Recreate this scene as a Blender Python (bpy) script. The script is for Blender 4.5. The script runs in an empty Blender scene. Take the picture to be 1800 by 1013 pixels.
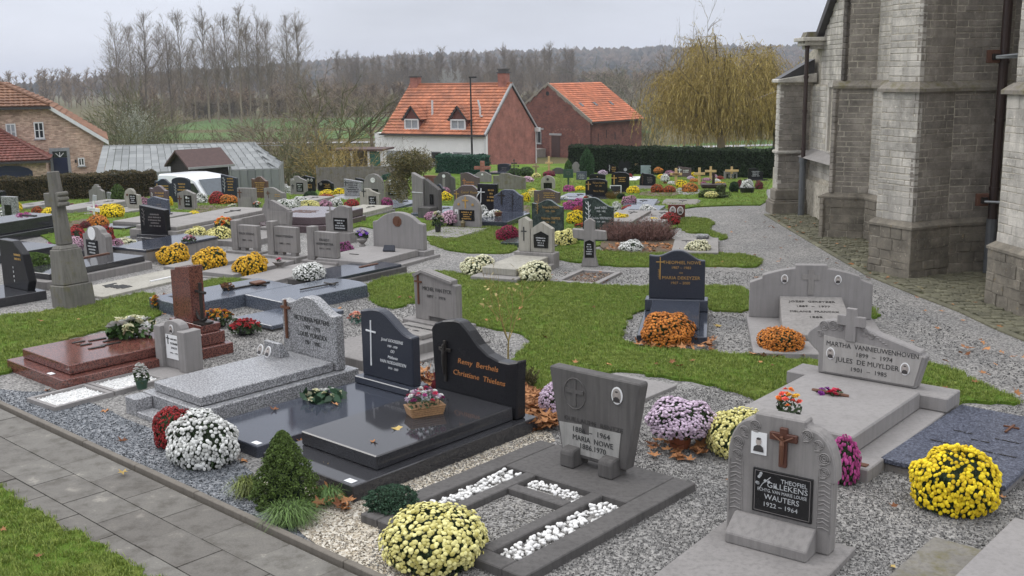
import bpy, bmesh, math, random
from mathutils import Vector, Matrix
from math import sin, cos, pi, radians as R
random.seed(7)
C = bpy.context.scene.collection
S = bpy.context.scene

# ------------------------------------------------------------ camera
FPX, YH, ROLL, CH = 1867.0, 131.0, R(0.9), 3.5
PITCH = math.atan((506.5-YH)/FPX)
_cp, _sp = cos(PITCH), sin(PITCH)
FW = Vector((0, _cp, -_sp)); _U0 = Vector((0, _sp, _cp)); _R0 = Vector((1, 0, 0))
UP = _U0*cos(ROLL)+_R0*sin(ROLL); RT = _R0*cos(ROLL)-_U0*sin(ROLL)
cam = bpy.data.objects.new('camera', bpy.data.cameras.new('camera')); C.objects.link(cam)
m3 = Matrix((RT, UP, -FW)).transposed()
cam.matrix_world = Matrix.Translation((0, 0, CH)) @ m3.to_4x4()
cam.data.lens = 36*FPX/1800; cam.data.sensor_width = 36; cam.data.clip_start = .1; cam.data.clip_end = 6000
S.camera = cam
# ------------------------------------------------------------ world + sun
W = bpy.data.worlds.new('World'); S.world = W; W.use_nodes = True
nt = W.node_tree; N = nt.nodes; L = nt.links
bg = N['Background']; bg.inputs['Strength'].default_value = 0.1
SUN_EL, SUN_AZ = R(42), R(-60)
sky = N.new('ShaderNodeTexSky'); sky.sky_type = 'NISHITA'; sky.sun_disc = False
sky.sun_elevation = SUN_EL; sky.sun_rotation = SUN_AZ
geo = N.new('ShaderNodeNewGeometry'); sep = N.new('ShaderNodeSeparateXYZ')
tc = N.new('ShaderNodeTexCoord')
L.new(tc.outputs['Generated'], sep.inputs[0])
mr = N.new('ShaderNodeMapRange'); mr.inputs[1].default_value = 0.0; mr.inputs[2].default_value = .85
mr.inputs[3].default_value = 0; mr.inputs[4].default_value = 1
L.new(sep.outputs['Z'], mr.inputs[0])
ov = N.new('ShaderNodeValToRGB')                      # overcast: brighter towards the zenith
ov.color_ramp.elements[0].color = (.66, .69, .775, 1); ov.color_ramp.elements[1].color = (1.9, 1.93, 2.0, 1)
e_ = ov.color_ramp.elements.new(.25); e_.color = (.72, .755, .85, 1)
L.new(mr.outputs[0], ov.inputs[0])
mp = N.new('ShaderNodeMapping'); mp.inputs['Scale'].default_value = (1.6, 1.6, 6)
cl = N.new('ShaderNodeTexNoise'); cl.inputs['Scale'].default_value = 1.7; cl.inputs['Detail'].default_value = 5; cl.inputs['Roughness'].default_value = .55
L.new(tc.outputs['Generated'], mp.inputs[0]); L.new(mp.outputs[0], cl.inputs['Vector'])
cr = N.new('ShaderNodeMapRange'); cr.inputs[1].default_value = .3; cr.inputs[2].default_value = .75; cr.inputs[3].default_value = 9.1; cr.inputs[4].default_value = 12.8
L.new(cl.outputs['Fac'], cr.inputs[0])
sc = N.new('ShaderNodeVectorMath'); sc.operation = 'SCALE'
L.new(ov.outputs[0], sc.inputs[0]); L.new(cr.outputs[0], sc.inputs['Scale'])
mx = N.new('ShaderNodeMix'); mx.data_type = 'RGBA'; mx.inputs[0].default_value = .93
L.new(sky.outputs[0], mx.inputs[6]); L.new(sc.outputs[0], mx.inputs[7]); L.new(mx.outputs[2], bg.inputs['Color'])
sun = bpy.data.objects.new('sun', bpy.data.lights.new('sun', 'SUN')); C.objects.link(sun)
sun.data.energy = 1.0; sun.data.angle = R(25); sun.data.color = (1, .975, .94)
sd = Vector((sin(SUN_AZ)*cos(SUN_EL), cos(SUN_AZ)*cos(SUN_EL), sin(SUN_EL)))
sun.rotation_euler = sd.to_track_quat('Z', 'Y').to_euler()
S.view_settings.view_transform = 'Standard'; S.view_settings.look = 'None'; S.view_settings.gamma = 1
S.view_settings.use_curve_mapping = False; S.view_settings.exposure = 0.0

# ------------------------------------------------------------ ground heights, pixel -> ground
def lerp(P, y):
    for (a, b), (d, e) in zip(P, P[1:]):
        if y <= d: return b+(e-b)*(max(y, a)-a)/(d-a)
    return P[-1][1]
CEM = [(-99, 0), (27, 0), (48, -1.3), (9999, -1.3)]
FAR = [(-99, -2.3), (46, -2.3), (60, -2.6), (90, -4.6), (145, -5.2), (220, -7), (400, -7.5), (9999, -7.5)]
def yd(x): return lerp([(-99, 40.3), (-9, 40.3), (-4, 58), (99, 58)], x)
def TZ(x, y):
    a = lerp(CEM, y); b = lerp(FAR, y); d = yd(x)
    t = min(1, max(0, (y-d)/3.5)); t = t*t*(3-2*t)
    z = a*(1-t)+b*t
    if y > 700:                                        # wooded hill on the right of the horizon
        h = 34*math.exp(-((y-1500)/420)**2)*(1/(1+math.exp(-(x+330)/130)))
        z += h
    return z
def ray(x, y): return FW+RT*((x-900)/FPX)+UP*((506.5-y)/FPX)
def gp(x, y, dz=0):
    d = ray(x, y); lo, hi = 1, 3000
    t = 1; 
    while t < 3000 and CH+d.z*t > TZ(d.x*t, d.y*t)+dz: t *= 1.03
    lo, hi = t/1.03, t
    for _ in range(24):
        t = (lo+hi)/2
        if CH+d.z*t > TZ(d.x*t, d.y*t)+dz: lo = t
        else: hi = t
    return Vector((d.x*t, d.y*t, TZ(d.x*t, d.y*t)))
def pr(v):
    q = Vector(v)-Vector((0, 0, CH)); k = q.dot(FW)
    return 900+FPX*q.dot(RT)/k, 506.5-FPX*q.dot(UP)/k
def ppm(v, rot=0):
    """pixels per metre along a horizontal line turned by rot, and upwards"""
    u = Vector((cos(rot), sin(rot), 0))*.2
    a, b = pr(v-u), pr(v+u); c = pr(Vector(v)+Vector((0, 0, .5))); d = pr(v)
    return abs(b[0]-a[0])/.4, abs(c[1]-d[1])/.5
def org(px, py, lx, ly, rot, z=0):
    g = gp(px, py, z); c, s = cos(rot), sin(rot)
    return Vector((g.x-(c*lx-s*ly), g.y-(s*lx+c*ly), TZ(g.x, g.y)))

# ------------------------------------------------------------ materials
MATS = {}
def newmat(name):
    m = bpy.data.materials.new(name); m.use_nodes = True
    return m, m.node_tree.nodes, m.node_tree.links, m.node_tree.nodes['Principled BSDF']
def ramp(N, pts):
    r = N.new('ShaderNodeValToRGB')
    while len(r.color_ramp.elements) < len(pts): r.color_ramp.elements.new(.5)
    for e, (p, c) in zip(r.color_ramp.elements, pts): e.position = p; e.color = (*c, 1)
    return r
def noise(N, L, scale, detail=3, rough=.5, vec=None):
    n = N.new('ShaderNodeTexNoise'); n.inputs['Scale'].default_value = scale; n.inputs['Detail'].default_value = detail; n.inputs['Roughness'].default_value = rough
    if vec: L.new(vec, n.inputs['Vector'])
    return n
def mixc(N, L, f, a, b, mode='MIX'):
    x = N.new('ShaderNodeMix'); x.data_type = 'RGBA'; x.blend_type = mode
    for i, v in ((0, f), (6, a), (7, b)):
        if isinstance(v, (int, float)): x.inputs[i].default_value = v
        elif isinstance(v, tuple): x.inputs[i].default_value = (*v, 1)
        else: L.new(v, x.inputs[i])
    return x.outputs[2]
def objvec(N, L, scale=None, world=False):
    t = N.new('ShaderNodeTexCoord'); o = t.outputs['Object']
    if world: o = N.new('ShaderNodeNewGeometry').outputs['Position']
    if scale:
        m = N.new('ShaderNodeMapping'); m.inputs['Scale'].default_value = scale; L.new(o, m.inputs[0]); o = m.outputs[0]
    return o
def bump(N, L, b, h, strength=.3, dist=.01):
    n = N.new('ShaderNodeBump'); n.inputs['Strength'].default_value = strength; n.inputs['Distance'].default_value = dist
    L.new(h, n.inputs['Height']); L.new(n.outputs[0], b.inputs['Normal'])
def mul(c, k): return tuple(min(1, v*k) for v in c)
def plain(name, c, rough=.6, metal=0, var=.15, sc=6):
    k = ('plain', name)
    if k in MATS: return MATS[k]
    m, N, L, b = newmat(name)
    n = noise(N, L, sc, 4, .6, objvec(N, L, world=True)); r = ramp(N, [(.3, mul(c, 1-var)), (.7, mul(c, 1+var))]); L.new(n.outputs[0], r.inputs[0])
    L.new(r.outputs[0], b.inputs['Base Color']); b.inputs['Roughness'].default_value = rough; b.inputs['Metallic'].default_value = metal
    MATS[k] = m; return m
def granite(name, c, spk, rough=.12, scale=160, amt=.5, spec=.5):
    k = ('gr', name)
    if k in MATS: return MATS[k]
    m, N, L, b = newmat(name); v = objvec(N, L, world=True)
    n = noise(N, L, scale, 2, .7, v); r = ramp(N, [(.42, (0, 0, 0)), (.42+.22*amt+.05, (1, 1, 1))]); L.new(n.outputs[0], r.inputs[0])
    n2 = noise(N, L, 3, 5, .6, v); c2 = mixc(N, L, n2.outputs[0], mul(c, .72), mul(c, 1.28))
    f = mixc(N, L, r.outputs[0], c2, spk); L.new(f, b.inputs['Base Color'])
    rr = N.new('ShaderNodeMapRange'); rr.inputs[3].default_value = rough*.7; rr.inputs[4].default_value = rough*1.5; L.new(n2.outputs[0], rr.inputs[0]); L.new(rr.outputs[0], b.inputs['Roughness']); b.inputs['Specular IOR Level'].default_value = spec
    MATS[k] = m; return m
def concrete(name, c, dark=.5, rough=.85, moss=0):
    k = ('co', name)
    if k in MATS: return MATS[k]
    m, N, L, b = newmat(name); v = objvec(N, L, world=True)
    fine = noise(N, L, 130, 3, .7, v); big = noise(N, L, 2.3, 6, .65, v)
    st = noise(N, L, 1, 4, .6, objvec(N, L, (22, 22, 1.3), True))
    base = mixc(N, L, fine.outputs[0], mul(c, .86), mul(c, 1.14))
    r = ramp(N, [(.45, (0, 0, 0)), (.72, (dark,)*3)]); L.new(st.outputs[0], r.inputs[0])
    a = mixc(N, L, r.outputs[0], base, mul(c, .38))
    r2 = ramp(N, [(.42, (0, 0, 0)), (.75, (min(1, dark*1.1),)*3)]); L.new(big.outputs[0], r2.inputs[0])
    a = mixc(N, L, r2.outputs[0], a, mul(c, .52))
    if moss:
        mo = noise(N, L, 5, 6, .7, v); r3 = ramp(N, [(.62-moss*.25, (0, 0, 0)), (.8-moss*.2, (.8,)*3)]); L.new(mo.outputs[0], r3.inputs[0])
        a = mixc(N, L, r3.outputs[0], a, (.12, .105, .03))
    L.new(a, b.inputs['Base Color']); b.inputs['Roughness'].default_value = rough
    bump(N, L, b, fine.outputs[0], .35, .004)
    MATS[k] = m; return m
def tinted(name, c, var=.35, rough=.6, sheen=0, trans=0, c2=None, attr='rnd', inst=False):
    """colour varied piece by piece with the mesh attribute rnd (and per object)"""
    k = ('ti', name)
    if k in MATS: return MATS[k]
    m, N, L, b = newmat(name)
    at = N.new('ShaderNodeAttribute'); at.attribute_name = attr
    oi = N.new('ShaderNodeObjectInfo'); ad = N.new('ShaderNodeMath'); ad.operation = 'ADD'
    L.new(at.outputs['Fac'], ad.inputs[0]); L.new(oi.outputs['Random'], ad.inputs[1])
    fr = N.new('ShaderNodeMath'); fr.operation = 'FRACT'; L.new(ad.outputs[0], fr.inputs[0])
    r = ramp(N, [(0, mul(c, 1-var)), (1, c2 if c2 else mul(c, 1+var))]); L.new(fr.outputs[0], r.inputs[0])
    L.new(r.outputs[0], b.inputs['Base Color']); b.inputs['Roughness'].default_value = rough
    b.inputs['Specular IOR Level'].default_value = .3
    MATS[k] = m; return m

G_BLACK = granite('black_granite', (.016, .016, .018), (.05, .05, .055), .06, 220, .3)
G_BLACKT = granite('black_stele_granite', (.008, .008, .009), (.022, .022, .025), .22, 220, .3, .22)
G_BLUE = granite('blue_black_granite', (.022, .026, .038), (.07, .078, .1), .1, 200, .6)
G_BLUET = granite('blue_black_stele', (.018, .021, .032), (.05, .055, .07), .3, 200, .6, .25)
G_BLUEL = granite('blue_grey_granite', (.05, .06, .08), (.15, .165, .2), .16, 60, .8)
G_BLUESP = granite('speckled_blue_granite', (.03, .034, .052), (.16, .175, .225), .3, 60, .8, .3)
G_RED = granite('red_brown_granite', (.20, .075, .058), (.03, .016, .015), .13, 60, .8)
G_GREY = granite('light_grey_granite', (.12, .12, .125), (.46, .46, .47), .3, 62, .8)
G_MAUVE = granite('mauve_granite', (.09, .065, .07), (.17, .13, .14), .15, 140, .8)
G_GREEN = granite('green_marble', (.028, .04, .036), (.075, .1, .088), .22, 14, 1, .3)
G_BROWN = granite('brown_granite', (.10, .058, .045), (.17, .1, .08), .25, 60, .8)
G_MARB = granite('mottled_marble', (.12, .12, .125), (.34, .34, .34), .35, 30, .6)
CON = concrete('blue_stone', (.245, .23, .22), .45)
CON_L = concrete('pale_blue_stone', (.275, .258, .243), .45)
CON_D = concrete('dark_weathered_stone', (.105, .098, .094), .6)
CON_M = concrete('mossy_stone', (.22, .205, .18), .6, moss=.55)
CON_W = concrete('pale_cast_stone', (.38, .36, .31), .55)
CON_G = concrete('grey_smooth_stone', (.265, .25, .242), .28)
WHITE = plain('white_enamel', (.78, .78, .78), .35, var=.04)
BLACKP = plain('black_plaque_glass', (.006, .006, .007), .25)
GOLD = plain('gold_lettering', (.5, .3, .09), .4, .3)
ORNG = plain('copper_lettering', (.5, .2, .06), .5)
LBLK = plain('black_lettering', (.03, .03, .03), .6)
LWHT = plain('white_lettering', (.72, .73, .74), .5)
LGRY = plain('grey_lettering', (.42, .43, .44), .5)
LFAINT = plain('faint_lettering', (.17, .155, .15), .7)
BRONZE = plain('dark_bronze', (.045, .04, .036), .45, .6)
RUST = plain('brown_bronze', (.13, .055, .03), .6, .2)
SKIN = plain('portrait_print', (.4, .35, .32), .4)
DARKP = plain('portrait_dark', (.05, .045, .045), .4)
POTB = plain('black_plastic', (.02, .02, .02), .45)
POTR = plain('terracotta', (.33, .10, .045), .6)
POTG = plain('green_plastic', (.03, .07, .045), .4)
WOODX = plain('new_pine_wood', (.55, .38, .18), .6, var=.2)
LEAF = tinted('chrysanthemum_leaf', (.035, .06, .022), .5, .6)

# ------------------------------------------------------------ mesh builder
class MB:
    def __init__(s): s.v = []; s.f = []; s.t = []
    def add(s, vs, fs, t=0.0):
        n = len(s.v); s.v += [tuple(v) for v in vs]; s.f += [tuple(i+n for i in f) for f in fs]; s.t += [t]*len(vs); return s
    def box(s, x0, x1, y0, y1, z0, z1, t=0.0):
        return s.add([(x0, y0, z0), (x1, y0, z0), (x1, y1, z0), (x0, y1, z0), (x0, y0, z1), (x1, y0, z1), (x1, y1, z1), (x0, y1, z1)],
                     [(0, 3, 2, 1), (4, 5, 6, 7), (0, 1, 5, 4), (1, 2, 6, 5), (2, 3, 7, 6), (3, 0, 4, 7)], t)
    def fru(s, cx, cy, z0, z1, w0, d0, w1, d1, t=0.0):
        vs = [(cx+a*w/2, cy+b*d/2, z) for z, w, d in ((z0, w0, d0), (z1, w1, d1)) for a, b in ((-1, -1), (1, -1), (1, 1), (-1, 1))]
        return s.add(vs, [(0, 3, 2, 1), (4, 5, 6, 7), (0, 1, 5, 4), (1, 2, 6, 5), (2, 3, 7, 6), (3, 0, 4, 7)], t)
    def prism(s, pts, y0, y1, t=0.0):      # outline in x,z; depth along y
        n = len(pts)
        vs = [(x, y0, z) for x, z in pts]+[(x, y1, z) for x, z in pts]
        fs = [tuple(range(n-1, -1, -1)), tuple(range(n, 2*n))]+[(i, (i+1) % n, n+(i+1) % n, n+i) for i in range(n)]
        return s.add(vs, fs, t)
    def slab(s, pts, z0, z1, t=0.0):       # outline in x,y (ccw)
        n = len(pts); vs = [(x, y, z0) for x, y in pts]+[(x, y, z1) for x, y in pts]
        return s.add(vs, [tuple(range(n-1, -1, -1)), tuple(range(n, 2*n))]+[(i, (i+1) % n, n+(i+1) % n, n+i) for i in range(n)], t)
    def tube(s, pts, rad, k=5, t=0.0, cap=True):
        pts = [Vector(p) for p in pts]; n = len(pts)
        if isinstance(rad, (int, float)): rad = [rad]*n
        vs = []; fs = []
        for i, p in enumerate(pts):
            d = (pts[min(i+1, n-1)]-pts[max(i-1, 0)]).normalized()
            a = d.cross(Vector((0, 0, 1)) if abs(d.z) < .9 else Vector((1, 0, 0))).normalized(); b = d.cross(a)
            for j in range(k):
                q = 2*pi*j/k; vs.append(p+(a*cos(q)+b*sin(q))*rad[i])
        for i in range(n-1):
            for j in range(k): fs.append((i*k+j, i*k+(j+1) % k, (i+1)*k+(j+1) % k, (i+1)*k+j))
        if cap: fs += [tuple(range(k-1, -1, -1)), tuple((n-1)*k+j for j in range(k))]
        return s.add(vs, fs, t)
    def lathe(s, prof, k=16, c=(0, 0), t=0.0):
        vs = []; fs = []
        for r, z in prof:
            for j in range(k): vs.append((c[0]+r*cos(2*pi*j/k), c[1]+r*sin(2*pi*j/k), z))
        for i in range(len(prof)-1):
            for j in range(k): fs.append((i*k+j, i*k+(j+1) % k, (i+1)*k+(j+1) % k, (i+1)*k+j))
        fs += [tuple(range(k-1, -1, -1)), tuple((len(prof)-1)*k+j for j in range(k))]
        return s.add(vs, fs, t)
    def oval(s, cx, cz, rx, rz, y0, y1, k=14, t=0.0):
        return s.prism([(cx+rx*cos(2*pi*i/k), cz+rz*sin(2*pi*i/k)) for i in range(k)], y0, y1, t)
    def quad(s, c, u, w, t=0.0):
        c = Vector(c); return s.add([c-u-w, c+u-w, c+u+w, c-u+w], [(0, 1, 2, 3)], t)
    def mesh(s, name, bevel=0, seg=1, smooth=False, weld=False):
        me = bpy.data.meshes.new(name); me.from_pydata([tuple(v) for v in s.v], [], s.f)
        if any(s.t):
            a = me.attributes.new('rnd', 'FLOAT', 'POINT'); a.data.foreach_set('value', s.t)
        bm = bmesh.new(); bm.from_mesh(me); bmesh.ops.recalc_face_normals(bm, faces=bm.faces) if bevel or weld else None
        if bevel:
            ed = [e for e in bm.edges if len(e.link_faces) == 2 and e.calc_face_angle(0) > .5]
            bmesh.ops.bevel(bm, geom=ed, offset=bevel, segments=seg, affect='EDGES', clamp_overlap=True)
        if bevel or weld: bm.to_mesh(me)
        bm.free()
        if smooth: me.shade_smooth()
        return me
    def build(s, name, mat, parent=None, loc=None, bevel=0, seg=1, smooth=False, rot=None, weld=False):
        return place(s.mesh(name, bevel, seg, smooth, weld), name, mat, parent, loc, rot)
def place(me, name, mat, parent=None, loc=None, rot=None, scale=None):
    o = bpy.data.objects.new(name, me); C.objects.link(o)
    if mat:
        if not me.materials: me.materials.append(None)
        o.material_slots[0].link = 'OBJECT'; o.material_slots[0].material = mat
    if parent: o.parent = parent
    if loc is not None: o.location = loc
    if rot is not None: o.rotation_euler = rot if not isinstance(rot, (int, float)) else (0, 0, rot)
    if scale is not None: o.scale = scale
    return o
def tag(o, label=None, cat=None, group=None, kind=None):
    if label: o['label'] = label
    if cat: o['category'] = cat
    if group: o['group'] = group
    if kind: o['kind'] = kind
    return o
def thing(name, label, cat, loc=(0, 0, 0), rz=0, group=None):
    o = bpy.data.objects.new(name, None); C.objects.link(o); o.empty_display_size = .1
    o.location = loc; o.rotation_euler = (0, 0, rz); return tag(o, label, cat, group)
def copy_tree(o, parent=None):
    c = o.copy(); C.objects.link(c)
    if parent: c.parent = parent
    for ch in o.children: copy_tree(ch, c)
    return c
# text is collected, then turned into meshes in one go
TXT = []
def text(s, par, x, y, z, h, mat, width=None, rx=R(90), shear=0, name='lettering', rz=0):
    TXT.append((s, par, (x, y, z), h, mat, width, rx, shear, name, rz))
def flush_text():
    obs = []
    for i, t in enumerate(TXT):
        cu = bpy.data.curves.new('txt', 'FONT'); cu.body = t[0]; cu.align_x = 'CENTER'; cu.align_y = 'CENTER'
        cu.size = t[3]*1.35; cu.shear = t[7]; cu.resolution_u = 2; cu.extrude = .0015; cu.offset = -t[3]*.004
        o = bpy.data.objects.new('txt', cu); C.objects.link(o); obs.append(o)
    dg = bpy.context.evaluated_depsgraph_get(); dg.update()
    for o, t in zip(obs, TXT):
        me = bpy.data.meshes.new_from_object(o.evaluated_get(dg)); me.name = t[8]
        xs = [v.co.x for v in me.vertices] or [0, 1]; w = max(xs)-min(xs)
        ob = place(me, t[8], t[4], t[1], t[2], (t[6], 0, t[9]))
        if t[5] and w > 0: ob.scale = (t[5]/w, 1, 1)
    for o in obs: bpy.data.objects.remove(o)
def scrib(par, x, z, w, h, rows, mat, y=-.004, rx=R(90), seed=0, z2=None):
    """worn engraved lines too small to read: rows of broken strokes"""
    rd = random.Random(seed*31+rows); mb = MB(); rh = h/max(1, rows)
    for r in range(rows):
        ww = w*rd.uniform(.55, 1); xx = -ww/2; zz = h/2-rh*(r+.5)
        while xx < ww/2-.01:
            l = min(rd.uniform(.008, .022), ww/2-xx)
            if rd.random() < .87: mb.box(xx, xx+l*.72, zz-rh*.27, zz+rh*.27*rd.uniform(.5, 1), -.001, .001)
            xx += l
    if mb.v: return tag(mb.build('engraving', mat, par, (x, y, z), rot=(rx, 0, 0)), kind='stuff')
# ------------------------------------------------------------ stele outlines (x -.5..5, z 0..1), clockwise from lower left
def curve(f, x0=-.5, x1=.5, n=14): return [(x0+(x1-x0)*i/n, f(x0+(x1-x0)*i/n)) for i in range(n+1)]
def sm(a, b, x): t = min(1, max(0, (x-a)/(b-a))); return t*t*(3-2*t)
def P(kind):
    B = [(-.5, 0)]; E = [(.5, 0)]
    if kind == 'wave': return B+curve(lambda x: 1-.05*(1-sm(-.5, -.2, x))-.3*sm(-.15, .45, x), n=16)+E
    if kind == 'waver': return [(-x, z) for x, z in reversed(P('wave'))]
    if kind == 'wave2': return B+curve(lambda x: .88-.02*sm(-.5, -.4, x)+.12*sm(-.35, -.02, x)-.2*sm(.05, .45, x), n=18)+E
    if kind == 'soft': return B+curve(lambda x: .9+.1*math.exp(-((x+.1)/.28)**2)-.08*sm(.1, .5, x), n=14)+E
    if kind == 'arch': return B+curve(lambda x: .86+.14*math.sqrt(max(0, 1-(x/.5)**2)))+E
    if kind == 'round': return B+[(-.5, .6)]+[(.5*cos(a), .6+.4*sin(a)) for a in [pi*(1-i/14) for i in range(15)]]+[(.5, .6)]+E
    if kind == 'shoulder': return B+[(-.5, .74)]+[(-.5+.13*sin(i*pi/8), .74+.08*(1-cos(i*pi/8))) for i in range(5)]+curve(lambda x: .82+.18*math.sqrt(max(0, 1-(x/.33)**2)), -.33, .33)+[(.37, .82), (.45, .79), (.5, .72)]+E
    if kind == 'gable': return B+[(-.5, .8), (0, 1), (.5, .8)]+E
    if kind == 'gable2': return B+[(-.5, .84), (-.32, .86), (-.26, 1), (-.02, 1), (.1, .9), (.5, .76)]+E
    if kind == 'rect': return B+[(-.5, 1), (.5, 1)]+E
    if kind == 'slant': return B+[(-.5, 1), (.5, .86)]+E
    if kind == 'slantr': return B+[(-.5, .86), (.5, 1)]+E
    if kind == 'peak': return B+[(-.5, .86), (-.2, 1), (.5, .86)]+E
    if kind == 'trap': return [(-.38, 0), (-.5, 1), (.5, 1), (.38, 0)]
    if kind == 'step': return B+[(-.5, .78), (-.47, .82)]+curve(lambda x: .82+.02*(x+.4), -.4, -.17, 3)+[(-.13, .93), (-.13, 1), (.13, 1), (.13, .93)]+[(.17, .83), (.4, .82), (.47, .82), (.5, .78)]+E
    if kind == 'stepc': return B+[(-.5, .66), (-.25, .78), (-.25, .88), (-.12, .92), (-.1, 1), (.1, 1), (.12, .92), (.25, .88), (.25, .78), (.5, .66)]+E
    if kind == 'gek': return B+[(-.5, .66), (-.4, .74)]+[(-.395, .8)]+curve(lambda x: .95-.4*x*x*2.4, -.39, -.13, 5)+[(-.13, 1), (.13, 1)]+curve(lambda x: .95-.4*x*x*2.4, .13, .39, 5)+[(.395, .8), (.4, .74), (.5, .66)]+E
    if kind == 'oct': return B+[(-.5, .7)]+[(-.47, .72)]+curve(lambda x: .72+.28*(1-(abs(x)/.42)**2.2), -.41, .41, 14)+[(.47, .72), (.5, .7)]+E
    if kind == 'gill': return B+[(-.5, .62)]+[(-.5+.22*(1-cos(a)), .62+.32*sin(a)) for a in [i*pi/14 for i in range(1, 7)]]+[(-.25, .955), (-.25, 1), (.22, 1), (.22, .955)]+[(.5-.22*(1-cos(a)), .62+.32*sin(a)) for a in [i*pi/14 for i in range(6, 0, -1)]]+[(.5, .62), (.5, .56), (.47, .56), (.47, 0)]
    if kind == 'martha': return [(-.41, 0), (-.41, .34)]+[(-.40-.1*sin(i*pi/9)-.02, .36+.44*i/9) for i in range(10)]+[(-.40, .86), (-.33, .90), (-.22, .905), (-.15, .895), (-.1, .88), (.46, .6), (.46, .55), (.5, .53), (.43, 0)]
    if kind == 'sagitta': return B+[(-.5, .7)]+curve(lambda x: .75+.25*sm(-.45, -.15, x)-.25*sm(.15, .45, x), -.45, .45, 12)+[(.5, .7)]+E
    if kind == 'heart':
        pts = []
        for i in range(28):
            a = -pi+2*pi*(i+.5)/28; x = 16*sin(a)**3; z = 13*cos(a)-5*cos(2*a)-2*cos(3*a)-cos(4*a); pts.append((x/34, max(0, (z+13)/25)))
        return pts
    if kind == 'rock': return B+[(-.5, .55), (-.42, .84), (-.34, 1), (-.2, .93), (.1, .92), (.35, .85), (.5, .72)]+E
    if kind == 'eye': return [(-.3, 0), (-.42, .3), (-.5, .55), (-.4, .85), (-.2, 1), (.0, .98), (.12, .85), (.15, .72), (.42, .68), (.45, .3), (.5, 0)]
    if kind == 'steens': return B+[(-.5, 1), (-.2, 1), (-.2, .9), (.5, .86)]+E
    return B+[(-.5, 1), (.5, 1)]+E
def outline(kind, w, h): return [(x*w, z*h) for x, z in P(kind)]
# ============================================================ GROUND
def clip(poly, n, c):
    """keep the part of a 2D polygon where n.p <= c"""
    out = []
    for i in range(len(poly)):
        a, b = poly[i], poly[(i+1) % len(poly)]
        da, db = a[0]*n[0]+a[1]*n[1]-c, b[0]*n[0]+b[1]*n[1]-c
        if da <= 0: out.append(a)
        if (da < 0 < db) or (db < 0 < da):
            t = da/(da-db); out.append((a[0]+(b[0]-a[0])*t, a[1]+(b[1]-a[1])*t))
    return out
def chaikin(p, k=2):
    for _ in range(k):
        q = []
        for i in range(len(p)):
            a, b = p[i], p[(i+1) % len(p)]
            q += [(a[0]*.75+b[0]*.25, a[1]*.75+b[1]*.25), (a[0]*.25+b[0]*.75, a[1]*.25+b[1]*.75)]
        p = q
    return p
def sheet(poly, dz, name, mat, thick=0, cell=None, rag=0):
    """a polygon draped over the ground, raised by dz, with a skirt of the given thickness"""
    if rag:
        rd = random.Random(len(poly)); q = []
        for i in range(len(poly)):
            a, b = Vector(poly[i]), Vector(poly[(i+1) % len(poly)]); n = max(1, int((b-a).length/.09))
            for j in range(n): p = a.lerp(b, j/n); q.append((p.x+rd.uniform(-rag, rag), p.y+rd.uniform(-rag, rag)))
        poly = q
    bm = bmesh.new(); vs = [bm.verts.new((x, y, 0)) for x, y in poly]
    f = bm.faces.new(vs); bmesh.ops.triangulate(bm, faces=[f])
    ys = [27, 48]
    if cell:
        y0, y1 = min(p[1] for p in poly), max(p[1] for p in poly); ys += [y0+cell*i for i in range(1, int((y1-y0)/cell)+1)]
        x0, x1 = min(p[0] for p in poly), max(p[0] for p in poly)
        for i in range(1, int((x1-x0)/cell)+1):
            g = bm.verts[:]+bm.edges[:]+bm.faces[:]; bmesh.ops.bisect_plane(bm, geom=g, plane_co=(x0+cell*i, 0, 0), plane_no=(1, 0, 0))
    for y in ys:
        g = bm.verts[:]+bm.edges[:]+bm.faces[:]; bmesh.ops.bisect_plane(bm, geom=g, plane_co=(0, y, 0), plane_no=(0, 1, 0))
    if thick:
        be = [e for e in bm.edges if len(e.link_faces) == 1]
        r = bmesh.ops.extrude_edge_only(bm, edges=be)
        low = [v for v in r['geom'] if isinstance(v, bmesh.types.BMVert)]
        ls = set(low)
        for v in bm.verts: v.co.z = TZ(v.co.x, v.co.y)+dz-(thick if v in ls else 0)
    else:
        for v in bm.verts: v.co.z = TZ(v.co.x, v.co.y)+dz
    bmesh.ops.recalc_face_normals(bm, faces=bm.faces)
    if sum(f.normal.z for f in bm.faces) < 0: bmesh.ops.reverse_faces(bm, faces=bm.faces)
    me = bpy.data.meshes.new(name); bm.to_mesh(me); bm.free()
    return place(me, name, mat)

def gravel_mat(name, cols, far=(.24, .235, .235)):
    m, N, L, b = newmat(name); v = objvec(N, L, world=True)
    vo = N.new('ShaderNodeTexVoronoi'); vo.inputs['Scale'].default_value = 48; L.new(v, vo.inputs['Vector'])
    sp = N.new('ShaderNodeSeparateColor'); L.new(vo.outputs['Color'], sp.inputs[0])
    r = ramp(N, [(i/(len(cols)-1), c) for i, c in enumerate(cols)]); L.new(sp.outputs[0], r.inputs[0])
    ed = N.new('ShaderNodeMapRange'); ed.inputs[1].default_value = .25; ed.inputs[2].default_value = .62; ed.inputs[3].default_value = 1; ed.inputs[4].default_value = .45
    L.new(vo.outputs['Distance'], ed.inputs[0])
    big = noise(N, L, .9, 5, .6, v); rb = ramp(N, [(.3, (.8, .8, .8)), (.7, (1.1, 1.08, 1.05))]); L.new(big.outputs[0], rb.inputs[0])
    a = mixc(N, L, 1.0, r.outputs[0], rb.outputs[0], 'MULTIPLY')
    L.new(a, b.inputs['Base Color']); b.inputs['Roughness'].default_value = .85
    bump(N, L, b, ed.outputs[0], .9, .012)
    return m
GRAV = gravel_mat('grey_gravel', [(.07, .068, .067), (.15, .145, .14), (.24, .232, .225), (.36, .35, .335), (.18, .175, .17)])
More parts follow.
